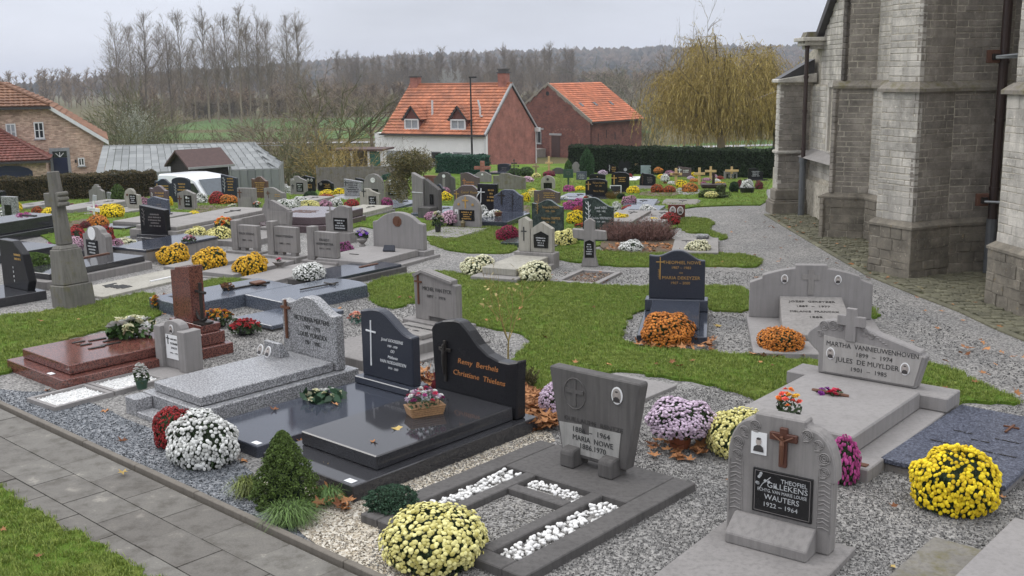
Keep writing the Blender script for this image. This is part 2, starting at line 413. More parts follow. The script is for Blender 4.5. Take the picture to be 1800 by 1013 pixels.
# terrain grid
YS = [-6, -2, 0, 2, 6, 10, 14, 18, 22, 27, 30, 34, 38, 40, 42, 43, 44, 45, 46, 48, 50, 52, 54, 56, 58, 59, 60, 61, 62, 66, 70, 76, 83, 90, 100, 115, 130, 145, 170, 200, 230, 280, 340, 400, 500, 620, 700]+[760+60*i for i in range(26)]+[2600, 3200, 4500]
XS = [-2600, -1500, -900, -700]+[-600+60*i for i in range(8)]+[-130, -100, -80, -65, -50, -40, -30, -25, -20, -16, -12, -10, -9, -8, -7, -6, -5, -4, 0, 4, 8, 12, 16, 20, 30, 45, 65, 90, 130]+[180+60*i for i in range(12)]+[1100, 1500, 2600]
def grid(sel, name, mat):
    mb = MB(); idx = {}
    for j in range(len(YS)-1):
        for i in range(len(XS)-1):
            if not sel((XS[i]+XS[i+1])/2, (YS[j]+YS[j+1])/2): continue
            q = []
            for a, b in ((i, j), (i+1, j), (i+1, j+1), (i, j+1)):
                if (a, b) not in idx: idx[(a, b)] = len(mb.v); mb.v.append((XS[a], YS[b], TZ(XS[a], YS[b]))); mb.t.append(0)
                q.append(idx[(a, b)])
            mb.f.append(tuple(q))
    return tag(mb.build(name, mat), kind='structure')
incem = lambda x, y: y < yd(x)+1 and -40 < x < 45
grid(lambda x, y: incem(x, y) and y < 37 and x > -16, 'ground', GRAV)
def field_mat(name, pts, sc=.05, bs=9):
    m, N, L, b = newmat(name); v = objvec(N, L, world=True)
    n = noise(N, L, sc, 6, .65, v); r = ramp(N, pts); L.new(n.outputs[0], r.inputs[0])
    n2 = noise(N, L, bs, 4, .7, v); a = mixc(N, L, n2.outputs[0], mul((1, 1, 1), .0), (1, 1, 1))
    x = mixc(N, L, .45, r.outputs[0], a, 'OVERLAY'); L.new(x, b.inputs['Base Color']); b.inputs['Roughness'].default_value = .95
    b.inputs['Specular IOR Level'].default_value = .1
    bump(N, L, b, n2.outputs[0], .8, .05); return m
FIELD = field_mat('rough_field', [(.3, (.085, .085, .035)), (.5, (.12, .10, .05)), (.7, (.06, .085, .03))])
MEAD = field_mat('green_meadow', [(.3, (.075, .135, .04)), (.7, (.11, .17, .06))])
TURF = field_mat('turf', [(.3, (.085, .15, .02)), (.5, (.115, .19, .028)), (.72, (.20, .20, .06))], .9, 40)
grid(lambda x, y: incem(x, y) and (y > 37 or x < -16), 'turf_bank', TURF)
grid(lambda x, y: not incem(x, y) and y < 760, 'terrain', FIELD)
HILLM = field_mat('hill_forest_floor', [(.35, (.035, .045, .035)), (.6, (.07, .06, .045))], .02, .12)
grid(lambda x, y: y > 760, 'hill', HILLM)
def px2(pts): return [tuple(gp(x, y)[:2]) for x, y in pts]
# meadows and lanes beyond
sheet([(-75, 168), (-20, 160), (22, 165), (26, 250), (-20, 285), (-80, 290)], .05, 'meadow', MEAD, cell=30)['kind'] = 'structure'
sheet([(15, 66), (70, 66), (80, 108), (40, 140), (18, 125)], .05, 'meadow', MEAD, cell=20)['kind'] = 'structure'
sheet([(-60, 100), (-25, 96), (-25, 104), (-62, 112)], .05, 'meadow', MEAD, cell=10)['kind'] = 'structure'
ASPH = plain('pale_lane', (.34, .33, .33), .8)
sheet([(-72, 148), (-14, 141), (-14, 144.5), (-72, 151.5)], .1, 'road', ASPH, cell=8)['kind'] = 'structure'
sheet([(14, 118), (90, 130), (90, 134), (14, 121)], .1, 'road', ASPH, cell=8)['kind'] = 'structure'

# lawns of the cemetery
LAWN_PX = {
 'corner': [(-160, 760), (-60, 822), (0, 862), (60, 900), (130, 945), (240, 1013), (420, 1130), (100, 1300), (-300, 1150), (-300, 900)],
 'left': [(-80, 590), (0, 557), (70, 552), (150, 536), (215, 526), (268, 513), (280, 540), (283, 562), (200, 578), (110, 600), (62, 625), (35, 650), (0, 664), (-60, 672)],
 'leftstrip': [(345, 500), (390, 492), (440, 492), (458, 498), (420, 506), (360, 520)],
 'centre': [(640, 506), (668, 494), (712, 485), (770, 478), (835, 487), (930, 498), (1040, 503), (1140, 507), (1235, 506), (1322, 505), (1328, 552), (1250, 549), (1243, 541), (1160, 540), (1118, 549), (1096, 575), (1092, 603), (1150, 616), (1240, 622), (1320, 628), (1400, 636), (1500, 640), (1600, 634), (1668, 651), (1740, 682), (1800, 712), (1745, 712), (1690, 706), (1668, 735), (1560, 742), (1400, 730), (1240, 676), (1180, 668), (1080, 652), (1020, 676), (985, 708), (900, 705), (893, 640), (935, 606), (925, 590), (850, 577), (800, 566), (790, 540), (730, 530), (700, 545), (668, 540), (650, 528)],
 'gek': [(1505, 540), (1530, 543), (1548, 556), (1530, 563), (1505, 563)],
 'behind': [(752, 428), (745, 405), (752, 388), (870, 384), (900, 383), (905, 402), (912, 432), (905, 447), (848, 447), (790, 443)],
 'middle': [(966, 452), (968, 436), (1020, 440), (1100, 447), (1180, 448), (1250, 447), (1325, 451), (1341, 462), (1336, 473), (1270, 469), (1170, 471), (1080, 470), (1000, 462)],
 'wedge': [(1190, 384), (1248, 386), (1256, 398), (1240, 404), (1284, 419), (1262, 425), (1250, 412), (1196, 410)],
 'far': [(1345, 334), (1352, 362), (1290, 362), (1200, 366), (1190, 384), (1190, 408), (1090, 412), (1060, 438), (960, 434), (900, 412), (800, 392), (748, 392), (744, 425), (640, 398), (620, 402), (590, 420), (540, 384), (490, 384), (430, 372), (385, 400), (370, 418), (280, 424), (245, 414), (200, 425), (150, 430), (90, 432), (82, 420), (60, 412), (-50, 402), (-300, 395), (-300, 352), (0, 346), (270, 340), (480, 334), (700, 320), (860, 312), (1000, 308), (1360, 312)],
}
lawns = []
K0, K1 = gp(0, 715), gp(640, 1013); kd = (K1-K0).normalized(); kn = Vector((kd.y, -kd.x, 0))   # kn points to the path side
if kn.y > 0: kn = -kn
for k, p in LAWN_PX.items():
    q = chaikin(px2(p), 2 if k != 'far' else 1)
    if k == 'corner': q = [tuple((K0+kn*a+kd*b)[:2]) for a, b in ((1.04, -9), (1.04, 8), (6, 8), (6, -9))]
    o = sheet(q, .035, 'lawn', TURF, .06, cell=2.5 if k == 'far' else None, rag=.045 if k != 'far' else 0); o['kind'] = 'structure'; lawns.append((k, o))

# grass: tufts scattered by geometry nodes; gravel the same way where it is near
def source(name, meshes, mat):
    col = bpy.data.collections.new(name)
    for me in meshes:
        me.materials.clear(); me.materials.append(mat)
        o = bpy.data.objects.new(name, me); col.objects.link(o)
    return col
def scatter(surf_mesh, name, col, density, smin, smax, seed=0, up=True, parent=None, tiltmax=.3):
    me = surf_mesh.copy(); o = bpy.data.objects.new(name, me); C.objects.link(o); tag(o, kind='stuff')
    g = bpy.data.node_groups.new(name+'_nodes', 'GeometryNodeTree')
    g.interface.new_socket('Geometry', in_out='INPUT', socket_type='NodeSocketGeometry'); g.interface.new_socket('Geometry', in_out='OUTPUT', socket_type='NodeSocketGeometry')
    n = g.nodes; l = g.links; gi = n.new('NodeGroupInput'); go = n.new('NodeGroupOutput')
    d = n.new('GeometryNodeDistributePointsOnFaces'); d.inputs['Density'].default_value = density; d.inputs['Seed'].default_value = seed
    nm = n.new('GeometryNodeInputNormal'); sx = n.new('ShaderNodeSeparateXYZ'); cmp = n.new('FunctionNodeCompare'); cmp.inputs[1].default_value = .5
    l.new(nm.outputs[0], sx.inputs[0]); l.new(sx.outputs['Z'], cmp.inputs[0]); l.new(cmp.outputs[0], d.inputs['Selection'])
    ci = n.new('GeometryNodeCollectionInfo'); ci.inputs['Collection'].default_value = col; ci.inputs['Separate Children'].default_value = True; ci.inputs['Reset Children'].default_value = True
    ip = n.new('GeometryNodeInstanceOnPoints'); ip.inputs['Pick Instance'].default_value = True
    rr = n.new('FunctionNodeRandomValue'); rr.data_type = 'FLOAT_VECTOR'
    t = tiltmax if up else pi
    rr.inputs[0].default_value = (-t, -t, 0); rr.inputs[1].default_value = (t, t, 2*pi)
    rs = n.new('FunctionNodeRandomValue'); rs.data_type = 'FLOAT'; rs.inputs[2].default_value = smin; rs.inputs[3].default_value = smax
    l.new(gi.outputs[0], d.inputs['Mesh']); l.new(d.outputs['Points'], ip.inputs['Points']); l.new(ci.outputs[0], ip.inputs['Instance'])
    l.new(rr.outputs[0], ip.inputs['Rotation']); l.new(rs.outputs[1], ip.inputs['Scale']); l.new(ip.outputs[0], go.inputs[0])
    m = o.modifiers.new('scatter', 'NODES'); m.node_group = g
    return o
def tuft(seed, n=16, h=.05, spread=.045, w=.0035):
    rd = random.Random(seed); mb = MB()
    for i in range(n):
        a = rd.uniform(0, 2*pi); r = spread*rd.random(); x, y = r*cos(a), r*sin(a); b = rd.uniform(0, 2*pi); hh = h*rd.uniform(.5, 1.1); le = hh*rd.uniform(.1, .8)
        ux, uy = cos(b)*w/2, sin(b)*w/2; c, s = cos(b+pi/2), sin(b+pi/2); t = rd.random()
        mb.add([(x-ux, y-uy, -.01), (x+ux, y+uy, -.01), (x+c*le*.4+ux*.8, y+s*le*.4+uy*.8, hh*.6), (x+c*le*.4-ux*.8, y+s*le*.4-uy*.8, hh*.6), (x+c*le, y+s*le, hh)], [(0, 1, 2, 3), (3, 2, 4)], t)
    return mb.mesh('tuft%d' % seed)
GRASS = tinted('grass_blade', (.135, .22, .033), .35, .55, c2=(.31, .37, .08))
near_t = source('grass_near', [tuft(i, 22, .032, .055, .0045) for i in range(4)], GRASS)
far_t = source('grass_far', [tuft(i+9, 12, .04, .09, .009) for i in range(3)], GRASS)
for k, o in lawns:
    if k == 'far': scatter(o.data, 'grass', far_t, 34, .7, 1.2, 3)
    elif k in ('corner', 'centre'): scatter(o.data, 'grass', near_t, 420, .7, 1.35, 1)
    else: scatter(o.data, 'grass', near_t, 260, .9, 1.4, 2)
def stone(seed, sx=1, sy=.75, sz=.5, sub=1):
    rd = random.Random(seed); bm = bmesh.new(); bmesh.ops.create_icosphere(bm, subdivisions=sub, radius=.5)
    for v in bm.verts: v.co = Vector((v.co.x*sx, v.co.y*sy, v.co.z*sz))*rd.uniform(.78, 1.15)
    me = bpy.data.meshes.new('stone'); bm.to_mesh(me); bm.free(); return me
STG = tinted('gravel_stone', (.11, .107, .104), .5, .8, c2=(.31, .302, .29))
STB = tinted('blue_gravel_stone', (.065, .072, .082), .5, .8, c2=(.25, .265, .285))
STY = tinted('beige_gravel_stone', (.22, .18, .13), .6, .8, c2=(.55, .50, .42))
cg = source('stones_grey', [stone(i) for i in range(5)], STG); cb = source('stones_blue', [stone(i+5) for i in range(4)], STB); cy = source('stones_beige', [stone(i+9) for i in range(4)], STY)
def flat(poly): 
    me = bpy.data.meshes.new('area'); me.from_pydata([(x, y, TZ(x, y)+.006) for x, y in poly], [], [tuple(range(len(poly)))]); return me
def ccw(p): return p if sum(p[i][0]*p[(i+1) % len(p)][1]-p[(i+1) % len(p)][0]*p[i][1] for i in range(len(p))) > 0 else p[::-1]
K0, K1 = gp(0, 715), gp(640, 1013); kd = (K1-K0).normalized(); kn = Vector((kd.y, -kd.x, 0))   # kn points to the path side
if kn.y > 0: kn = -kn
KA, KB = K0-kd*6, K1+kd*3
beige = ccw(chaikin(px2([(430, 865), (520, 800), (600, 840), (700, 830), (905, 738), (990, 770), (935, 792), (735, 890), (640, 950), (760, 1010), (700, 1060), (600, 990)]), 1))
blue = ccw(chaikin(px2([(-60, 672), (30, 690), (100, 688), (180, 716), (230, 742), (300, 765), (400, 800), (450, 835), (480, 885), (560, 970), (500, 944), (350, 873), (160, 785), (0, 708), (-60, 680)]), 1))
sheet(beige, .004, 'gravel_bed', gravel_mat('beige_gravel', [(.25, .21, .16), (.45, .38, .28), (.62, .57, .48), (.74, .7, .62), (.34, .29, .22)]))['kind'] = 'structure'
sheet(blue, .004, 'gravel_bed', gravel_mat('blue_gravel', [(.06, .065, .075), (.12, .135, .15), (.2, .21, .23), (.33, .34, .36), (.1, .11, .12)]))['kind'] = 'structure'
scatter(flat(beige), 'gravel', cy, 1500, .012, .027, 5, up=False); scatter(flat(blue), 'gravel', cb, 1400, .014, .028, 6, up=False)
scatter(flat(ccw(px2([(700, 840), (1000, 745), (1150, 690), (1290, 676), (1560, 760), (1720, 742), (1800, 700), (1900, 800), (2000, 1100), (1200, 1150), (720, 1120), (640, 1013)]))), 'gravel', cg, 1700, .010, .021, 7, up=False)
scatter(flat(ccw(px2([(330, 530), (700, 470), (900, 610), (890, 720), (600, 700), (300, 650), (200, 650)]))), 'gravel', cg, 600, .013, .024, 8, up=False)
scatter(flat(ccw(px2([(1100, 545), (1330, 545), (1330, 620), (1090, 605)]))), 'gravel', cg, 380, .016, .03, 9, up=False)
scatter(flat(ccw(px2([(960, 475), (1330, 478), (1500, 490), (1800, 640), (1820, 700), (1600, 600), (1540, 540), (1330, 500), (1000, 498)]))), 'gravel', cg, 260, .018, .032, 10, up=False)

# path of concrete paving slabs, kerb
PAVE = None
def pave_mat():
    m, N, L, b = newmat('worn_concrete_slab'); v = objvec(N, L, world=True)
    oi = N.new('ShaderNodeObjectInfo'); r0 = ramp(N, [(0, (.112, .102, .09)), (1, (.155, .146, .13))]); L.new(oi.outputs['Random'], r0.inputs[0])
    n = noise(N, L, 5, 8, .7, v); r = ramp(N, [(.36, (.66, .64, .60)), (.5, (1, 1, 1)), (.6, (1.1, 1.1, 1.08)), (.68, (1.75, 1.74, 1.7))]); L.new(n.outputs[0], r.inputs[0])
    a = mixc(N, L, 1.0, r0.outputs[0], r.outputs[0], 'MULTIPLY')
    n2 = noise(N, L, 90, 3, .6, v); c = mixc(N, L, .35, a, n2.outputs[0], 'OVERLAY')
    L.new(c, b.inputs['Base Color']); b.inputs['Roughness'].default_value = .8; bump(N, L, b, n2.outputs[0], .4, .003); return m
PAVE = pave_mat()
path = sheet([tuple((KA+kn*a)[:2]) for a in (0,)]+[tuple((KB)[:2]), tuple((KB+kn*2.3)[:2]), tuple((KA+kn*2.3)[:2])], .006, 'path', plain('joint_soil', (.06, .052, .04), .9)); path['kind'] = 'structure'
tl, tw = .60, .40; rd = random.Random(3)
tile_me = MB().box(-.5, .5, -.5, .5, 0, 1).mesh('paving_slab', bevel=.012)
ang = math.atan2(kd.y, kd.x)
for row in range(6):
    s0 = -.3*(row % 2)
    n = int(((KB-KA).length)/tl)+1
    for i in range(n):
        c = KA+kd*(s0+(i+.5)*tl)+kn*(.06+(row+.5)*tw*.98)
        x, y = pr((c.x, c.y, 0)); 
        if y > 1300 or x < -2500: continue
        o = place(tile_me, 'paving_slab', PAVE, path, (c.x, c.y, -.03+rd.uniform(0, .006)), (rd.uniform(-.006, .006), rd.uniform(-.006, .006), ang+rd.uniform(-.004, .004)), (tl-.009, tw*.98-.009, .055))
KERB = concrete('kerb_concrete', (.17, .15, .125), .4)
kerb = thing('kerb', 'low concrete edging between the paved path and the gravel of the front graves', 'kerb', K0)
for i in range(14):
    c = KA+kd*(.5+i*1.0)-K0; 
    place(MB().box(-.497, .497, -.03, .03, -.02, .065).mesh('kerb_stone', .006), 'kerb_stone', KERB, kerb, (c.x, c.y, random.uniform(-.004, .004)), (0, 0, ang))

# ============================================================ CHURCH
def lime(name, c, dark, ylw=.25):
    m, N, L, b = newmat(name); v = objvec(N, L, world=True)
    at = N.new('ShaderNodeAttribute'); at.attribute_name = 'rnd'; oi = N.new('ShaderNodeObjectInfo')
    ad = N.new('ShaderNodeMath'); L.new(at.outputs['Fac'], ad.inputs[0]); L.new(oi.outputs['Random'], ad.inputs[1]); fr = N.new('ShaderNodeMath'); fr.operation = 'FRACT'; L.new(ad.outputs[0], fr.inputs[0])
    r0 = ramp(N, [(0, mul(c, .86)), (.5, c), (1, mul(c, 1.14))]); L.new(fr.outputs[0], r0.inputs[0])
    n = noise(N, L, 2.2, 8, .72, v); r = ramp(N, [(.45-dark*.25, (0, 0, 0)), (.75-dark*.25, (1, 1, 1))]); L.new(n.outputs[0], r.inputs[0])
    st = noise(N, L, 1, 5, .6, objvec(N, L, (4, 4, .35), True)); r1 = ramp(N, [(.45, (0, 0, 0)), (.7, (.7, .7, .7))]); L.new(st.outputs[0], r1.inputs[0])
    a = mixc(N, L, r.outputs[0], r0.outputs[0], mul(c, .36)); a = mixc(N, L, r1.outputs[0], a, mul(c, .5))
    y = noise(N, L, 6, 6, .75, v); r2 = ramp(N, [(.62, (0, 0, 0)), (.72, (ylw,)*3)]); L.new(y.outputs[0], r2.inputs[0]); a = mixc(N, L, r2.outputs[0], a, (.30, .21, .07))
    w = noise(N, L, 11, 6, .75, v); r3 = ramp(N, [(.60, (0, 0, 0)), (.70, (.75, .75, .75))]); L.new(w.outputs[0], r3.inputs[0]); a = mixc(N, L, r3.outputs[0], a, mul(c, 1.55))
    pt = noise(N, L, 19, 6, .8, v); r4 = ramp(N, [(.60, (0, 0, 0)), (.70, (.8, .8, .8))]); L.new(pt.outputs[0], r4.inputs[0]); a = mixc(N, L, r4.outputs[0], a, mul(c, .35))
    L.new(a, b.inputs['Base Color']); b.inputs['Roughness'].default_value = .92; f = noise(N, L, 35, 5, .75, v); bump(N, L, b, f.outputs[0], .9, .02); return m
LC = lime('limestone', (.58, .545, .485), .06, .3); LS = lime('sooty_shaded_limestone', (.35, .315, .27), .26, .35)
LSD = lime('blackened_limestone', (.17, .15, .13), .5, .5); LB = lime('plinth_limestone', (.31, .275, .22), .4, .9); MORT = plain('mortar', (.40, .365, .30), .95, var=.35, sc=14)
church = thing('church', 'old limestone church with sooty buttresses and a slate roof edge, right of the cemetery', 'church', (8, 20, 0))
CO = Vector((8, 20, 0))
def cpart(mb, name, mat, **k):
    mb.v = [tuple(Vector(v)-CO) for v in mb.v]; return mb.build(name, mat, church, **k)
# outline as seen from outside, going from far to near: (x, y, soot and painted shade of the face that starts here)
def stones(path, z0, z1, ch, off, mats, seed=0, lmin=.22, lmax=.62, skip=None):
    """courses of separate stones along a wall path; off pushes the faces inwards"""
    rd = random.Random(seed); out = []
    nf = len(path)-1
    for i in range(nf):
        a, b = Vector((path[i][0], path[i][1], 0)), Vector((path[i+1][0], path[i+1][1], 0)); d = (b-a); l = d.length; d.normalize(); n = Vector((d.y, -d.x, 0))
        z = z0; k = 0
        while z < z1-.03:
            h = min(ch*rd.uniform(.7, 1.25), z1-z); 
            if z1-z-h < .06: h = z1-z
            x = 0; k += 1; first = rd.uniform(.5, 1) if k % 2 else .55
            while x < l-.01:
                w = rd.uniform(lmin, lmax)*(first if x == 0 else 1)
                if l-x-w < .12: w = l-x
                pr_ = rd.uniform(-.003, .004) if z0 > .5 else rd.uniform(-.008, .01)
                dd = .1
                if not (skip and skip(i, (x+w/2)/l, z+h/2)):
                    out.append((a+d*(x+w/2)+n*(-off+pr_-dd/2), math.atan2(d.y, d.x), w-.005, dd, z+.0025, h-.005, mats[i], rd.random()))
                x += w
            z += h
    return out
PTS = [(7.30, 29.6), (7.30, 22.75), (6.53, 22.35), (7.36, 21.98), (7.55, 20.3), (6.28, 18.45), (6.69, 17.57), (7.53, 18.02), (8.36, 18.17), (8.36, 16.3), (7.14, 15.7), (7.22, 14.78), (8.2, 13.2), (9.6, 12.2)]
MM = [LC, LS, LS, LC, LC, LC, LS, LS, LS, LC, LC, LC, LC]  # darker stone per face: mostly soot crust, partly shade put into the colour
def inset(path, off):
    out = []
    for i, p in enumerate(path):
        ns = []
        if i > 0: d = Vector(p)-Vector(path[i-1]); ns.append(Vector((d.y, -d.x)).normalized())
        if i < len(path)-1: d = Vector(path[i+1])-Vector(p); ns.append(Vector((d.y, -d.x)).normalized())
        if len(ns) == 2: m = (ns[0]+ns[1]); k = 1/max(.45, (1+ns[0].dot(ns[1]))/1); q = Vector(p)-m*off*k
        else: q = Vector(p)-ns[0]*off
        out.append((q.x, q.y))
    return out
LEDGE = 3.17
def solid(path, z0, z1, name, mat):
    poly = list(path)+[(24, path[-1][1]), (24, path[0][1])]
    mb = MB(); mb.slab(poly[::-1], z0, z1); return cpart(mb, name, mat, weld=True)
lowp = inset(PTS, .09); upp = inset(PTS, .17)
VY, VZ = 25.85, 4.35                                # slate verge of the gable: falls towards the far end
def under_verge(y, z): return z < VZ+(VY-y)*.83
solid(inset(PTS, .014), -.2, .86, 'plinth', MORT); solid(inset(PTS, .096), .86, LEDGE-.02, 'wall', MORT); solid(inset(PTS[1:], .176), LEDGE, 10.5, 'wall', MORT)
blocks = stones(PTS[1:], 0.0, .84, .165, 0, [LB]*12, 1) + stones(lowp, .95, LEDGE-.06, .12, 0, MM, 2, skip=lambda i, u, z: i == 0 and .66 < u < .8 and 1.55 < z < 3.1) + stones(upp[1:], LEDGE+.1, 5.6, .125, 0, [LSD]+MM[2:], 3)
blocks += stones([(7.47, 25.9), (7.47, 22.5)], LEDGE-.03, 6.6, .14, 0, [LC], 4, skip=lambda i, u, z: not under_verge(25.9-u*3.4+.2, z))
mb = MB(); mb.add([(x, y, z) for x in (7.484, 9.5) for y, z in ((29.6, -.1), (29.6, 3.1), (26.0, 4.2), (22.6, 7.05), (22.6, -.1))], [(0, 1, 2, 3, 4), (9, 8, 7, 6, 5), (0, 5, 6, 1), (1, 6, 7, 2), (2, 7, 8, 3), (3, 8, 9, 4)]); cpart(mb, 'gable_wall', MORT, weld=True)
# buttress at the far end, with its stepped plinth
def bbox(x0, x1, y0, y1): return [(x0, y1), (x0, y0), (x1, y0), (x1, y1)]
mb = MB(); mb.box(6.614, 7.4, 26.264, 26.6, -.3, 3.2); mb.box(7.35, 7.6, 26.3, 27.9, -.3, 3.2); cpart(mb, 'buttress', MORT)
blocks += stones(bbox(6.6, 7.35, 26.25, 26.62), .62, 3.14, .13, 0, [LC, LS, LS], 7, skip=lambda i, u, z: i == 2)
mb = MB(); mb.box(6.54, 7.42, 26.18, 26.7, .34, .60); mb.box(6.46, 7.46, 26.06, 26.8, -.2, .30); mb.box(6.50, 7.44, 26.12, 26.76, .30, .34); cpart(mb, 'plinth', LB, bevel=.03)
mb = MB(); mb.box(6.55, 7.4, 26.17, 26.68, 1.48, 1.56); cpart(mb, 'ledge', LC, bevel=.02)
mb = MB(); mb.prism([(6.5, 3.2), (7.45, 3.2), (7.45, 3.42), (6.5, 3.28)], 26.1, 26.75); cpart(mb, 'coping', LC, bevel=.015)
mb = MB(); mb.prism([(6.55, 3.29), (7.4, 3.43), (7.4, 3.75), (7.2, 3.66)], 26.2, 26.7); cpart(mb, 'slate_cap', plain('slate', (.05, .047, .048), .5))
# write the stones: nearest 300 as parts, the rest joined
cube = MB().box(-.5, .5, -.5, .5, 0, 1).mesh('stone_block', bevel=.025)
def show_size(b):
    x, y = pr(b[0]+Vector((0, 0, b[4])));  ok = -50 < x < 1850 and -80 < y < 1050
    return (1 if ok else .02)*b[2]*b[5]/((b[0].x**2+b[0].y**2))
# faces turned away from the camera cannot show
blocks.sort(key=show_size, reverse=True)
rest = {}
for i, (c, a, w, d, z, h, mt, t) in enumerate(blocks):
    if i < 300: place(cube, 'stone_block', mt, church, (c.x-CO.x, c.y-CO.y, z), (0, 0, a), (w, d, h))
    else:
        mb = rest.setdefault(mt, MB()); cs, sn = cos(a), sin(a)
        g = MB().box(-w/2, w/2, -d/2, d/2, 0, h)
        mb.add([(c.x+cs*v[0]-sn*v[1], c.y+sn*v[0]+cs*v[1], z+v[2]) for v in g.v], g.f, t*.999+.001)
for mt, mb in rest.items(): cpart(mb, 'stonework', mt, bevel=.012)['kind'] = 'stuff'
# sloping plinth offset, string course with its mossy top
def band(path, off_out, z0, z1, name, mat, slope=0, bevel=.008):
    mb = MB(); o0 = inset(path, -off_out); o1 = inset(path, -off_out+slope); n = len(path)
    inn = inset(path, .12)
    vs = []; 
    for i in range(n): vs += [(*inn[i], z0), (*o0[i], z0), (*o0[i], z0+(z1-z0)*.35), (*o1[i], z1), (*inn[i], z1)]
    fs = []
    for i in range(n-1):
        for j in range(5): fs.append((i*5+j, i*5+(j+1) % 5, (i+1)*5+(j+1) % 5, (i+1)*5+j))
    fs += [tuple(range(5)), tuple((n-1)*5+j for j in range(4, -1, -1))]
    mb.add(vs, fs); return cpart(mb, name, mat, weld=True)
OCH = concrete('lichen_ledge', (.25, .225, .19), .5, moss=.6)
band(PTS[1:], .02, .84, .955, 'plinth_offset', LB, slope=.10)
band(lowp[2:], .075, LEDGE-.06, LEDGE+.10, 'string_course', OCH, slope=.13)
# wall at the far end: sloping sill, blind niche, cornice and slate verge
mb = MB(); mb.prism([(7.05, 1.42), (7.4, 1.42), (7.4, 1.62)], 22.9, 26.15); cpart(mb, 'sill', CON_L)
mb = MB()
for y0, y1, z0, z1 in ((23.85, 23.97, 1.65, 3.1), (24.75, 24.87, 1.65, 3.1), (23.85, 24.87, 3.1, 3.2), (23.97, 24.75, 1.6, 1.65)): mb.box(7.34, 7.5, y0, y1, z0, z1)
cpart(mb, 'niche_frame', LC); mb = MB(); mb.box(7.46, 7.55, 23.97, 24.75, 1.65, 3.1); cpart(mb, 'niche_panel', LS)
mb = MB(); mb.box(7.1, 7.6, 25.75, 26.3, 3.98, 4.06); mb.box(7.0, 7.6, 25.65, 26.35, 4.06, 4.16); mb.box(6.92, 7.6, 25.55, 26.4, 4.16, 4.25); cpart(mb, 'cornice', LC, bevel=.01)
mb = MB(); mb.prism([(7.05, 4.25), (7.5, 4.25), (7.5, 4.38), (7.1, 4.38)], 25.85, 26.25); cpart(mb, 'cornice_block', CON_M)
SLATE = plain('slate', (.05, .047, .048), .5)
mb = MB(); mb.add([(7.32, 25.95, 4.36), (7.32, 22.0, 7.65), (9.6, 22.0, 7.65), (9.6, 25.95, 4.36), (7.32, 25.87, 4.22), (7.32, 22.0, 7.45), (9.6, 22.0, 7.45), (9.6, 25.87, 4.22)], [(0, 3, 2, 1), (4, 5, 6, 7), (0, 1, 5, 4), (1, 2, 6, 5), (2, 3, 7, 6), (3, 0, 4, 7)]); cpart(mb, 'slate_roof', SLATE)
# drain pipes
IRON = plain('brown_cast_iron', (.038, .022, .018), .5); LEAD = plain('grey_lead_pipe', (.10, .105, .11), .5)
p = (7.08, 25.75)
mb = MB(); mb.tube([(*p, 1.35), (*p, 4.0)], .05, 10); mb.tube([(*p, 4.0), (*p, 4.2)], [.05, .12], 10); [mb.tube([(*p, z), (*p, z+.06)], .062, 10) for z in (1.6, 2.5, 3.3)]; cpart(mb, 'drain_pipe', IRON)
mb = MB(); mb.tube([(*p, 0), (*p, 1.36)], .075, 10); mb.tube([(*p, 1.3), (*p, 1.42)], .1, 10); cpart(mb, 'drain_pipe', LEAD)
p = (8.2, 17.95)
mb = MB(); mb.tube([(*p, .95), (*p, 10.4)], .075, 12); [mb.tube([(*p, z), (*p, z+.05)], .09, 12) for z in (1.45, 2.6, 3.55, 4.6)]; cpart(mb, 'drain_pipe', IRON)
mb = MB(); mb.tube([(*p, -.05), (*p, .96)], .09, 12); cpart(mb, 'drain_pipe', LEAD)
# iron tie plates and rods by the pipe
ZN = plain('zinc_rod', (.30, .31, .32), .4, .5); RU = plain('rusty_iron', (.12, .055, .035), .8)
for (px_, py_, n_) in ((1748, 100, 2), (1728, 352, 1)):
    d = ray(px_, py_); t = 17.9/d.y; v = Vector((0, 0, CH))+d*t
    mb = MB(); mb.box(v.x-.11, v.x+.09, v.y-.02, v.y+.06, v.z-.1, v.z+.11); cpart(mb, 'tie_plate', RU, bevel=.006)
    mb = MB(); mb.box(v.x-.05, v.x+.06, v.y-.07, v.y-.02, v.z-.05, v.z+.05); cpart(mb, 'tie_head', BRONZE, bevel=.004)
    for j in range(n_):
        mb = MB(); mb.tube([(v.x, v.y-.05, v.z-.02+j*.02), (v.x+.5, v.y-.55-.1*j, v.z+.06*j), (v.x+1.4, v.y-2.3, v.z+.1*j)], .022, 8); cpart(mb, 'tie_rod', ZN)
# cobbled apron with its kerb
COB = lime('mossy_cobble', (.20, .19, .125), .3, .7)
KP = [(6.30, 26.1), (6.22, 21.9), (6.16, 18.0), (6.34, 16.5), (6.55, 15.1), (6.60, 14.0), (6.75, 12.7), (7.2, 11.6)]
ap = sheet([(a, b) for a, b in KP]+[(9.6, 12.2), (8.6, 16), (8.6, 18.3), (7.6, 20.4), (7.5, 26.3)], .004, 'cobbled_apron', plain('mossy_joint', (.065, .065, .028), .95, var=.4)); ap['kind'] = 'structure'
def inpoly(x, y, p):
    c = False
    for i in range(len(p)):
        (a, b), (d, e) = p[i], p[i-1]
        if (b > y) != (e > y) and x < (d-a)*(y-b)/(e-b)+a: c = not c
    return c
apoly = [(a+.08, b) for a, b in KP]+[(9.4, 12.2), (8.36, 16.3), (8.36, 18.15), (7.55, 20.3), (7.33, 26.2)]
wallp = PTS+[(24, 12), (24, 30)]
cobs = []; rd = random.Random(9)
y = 11.8
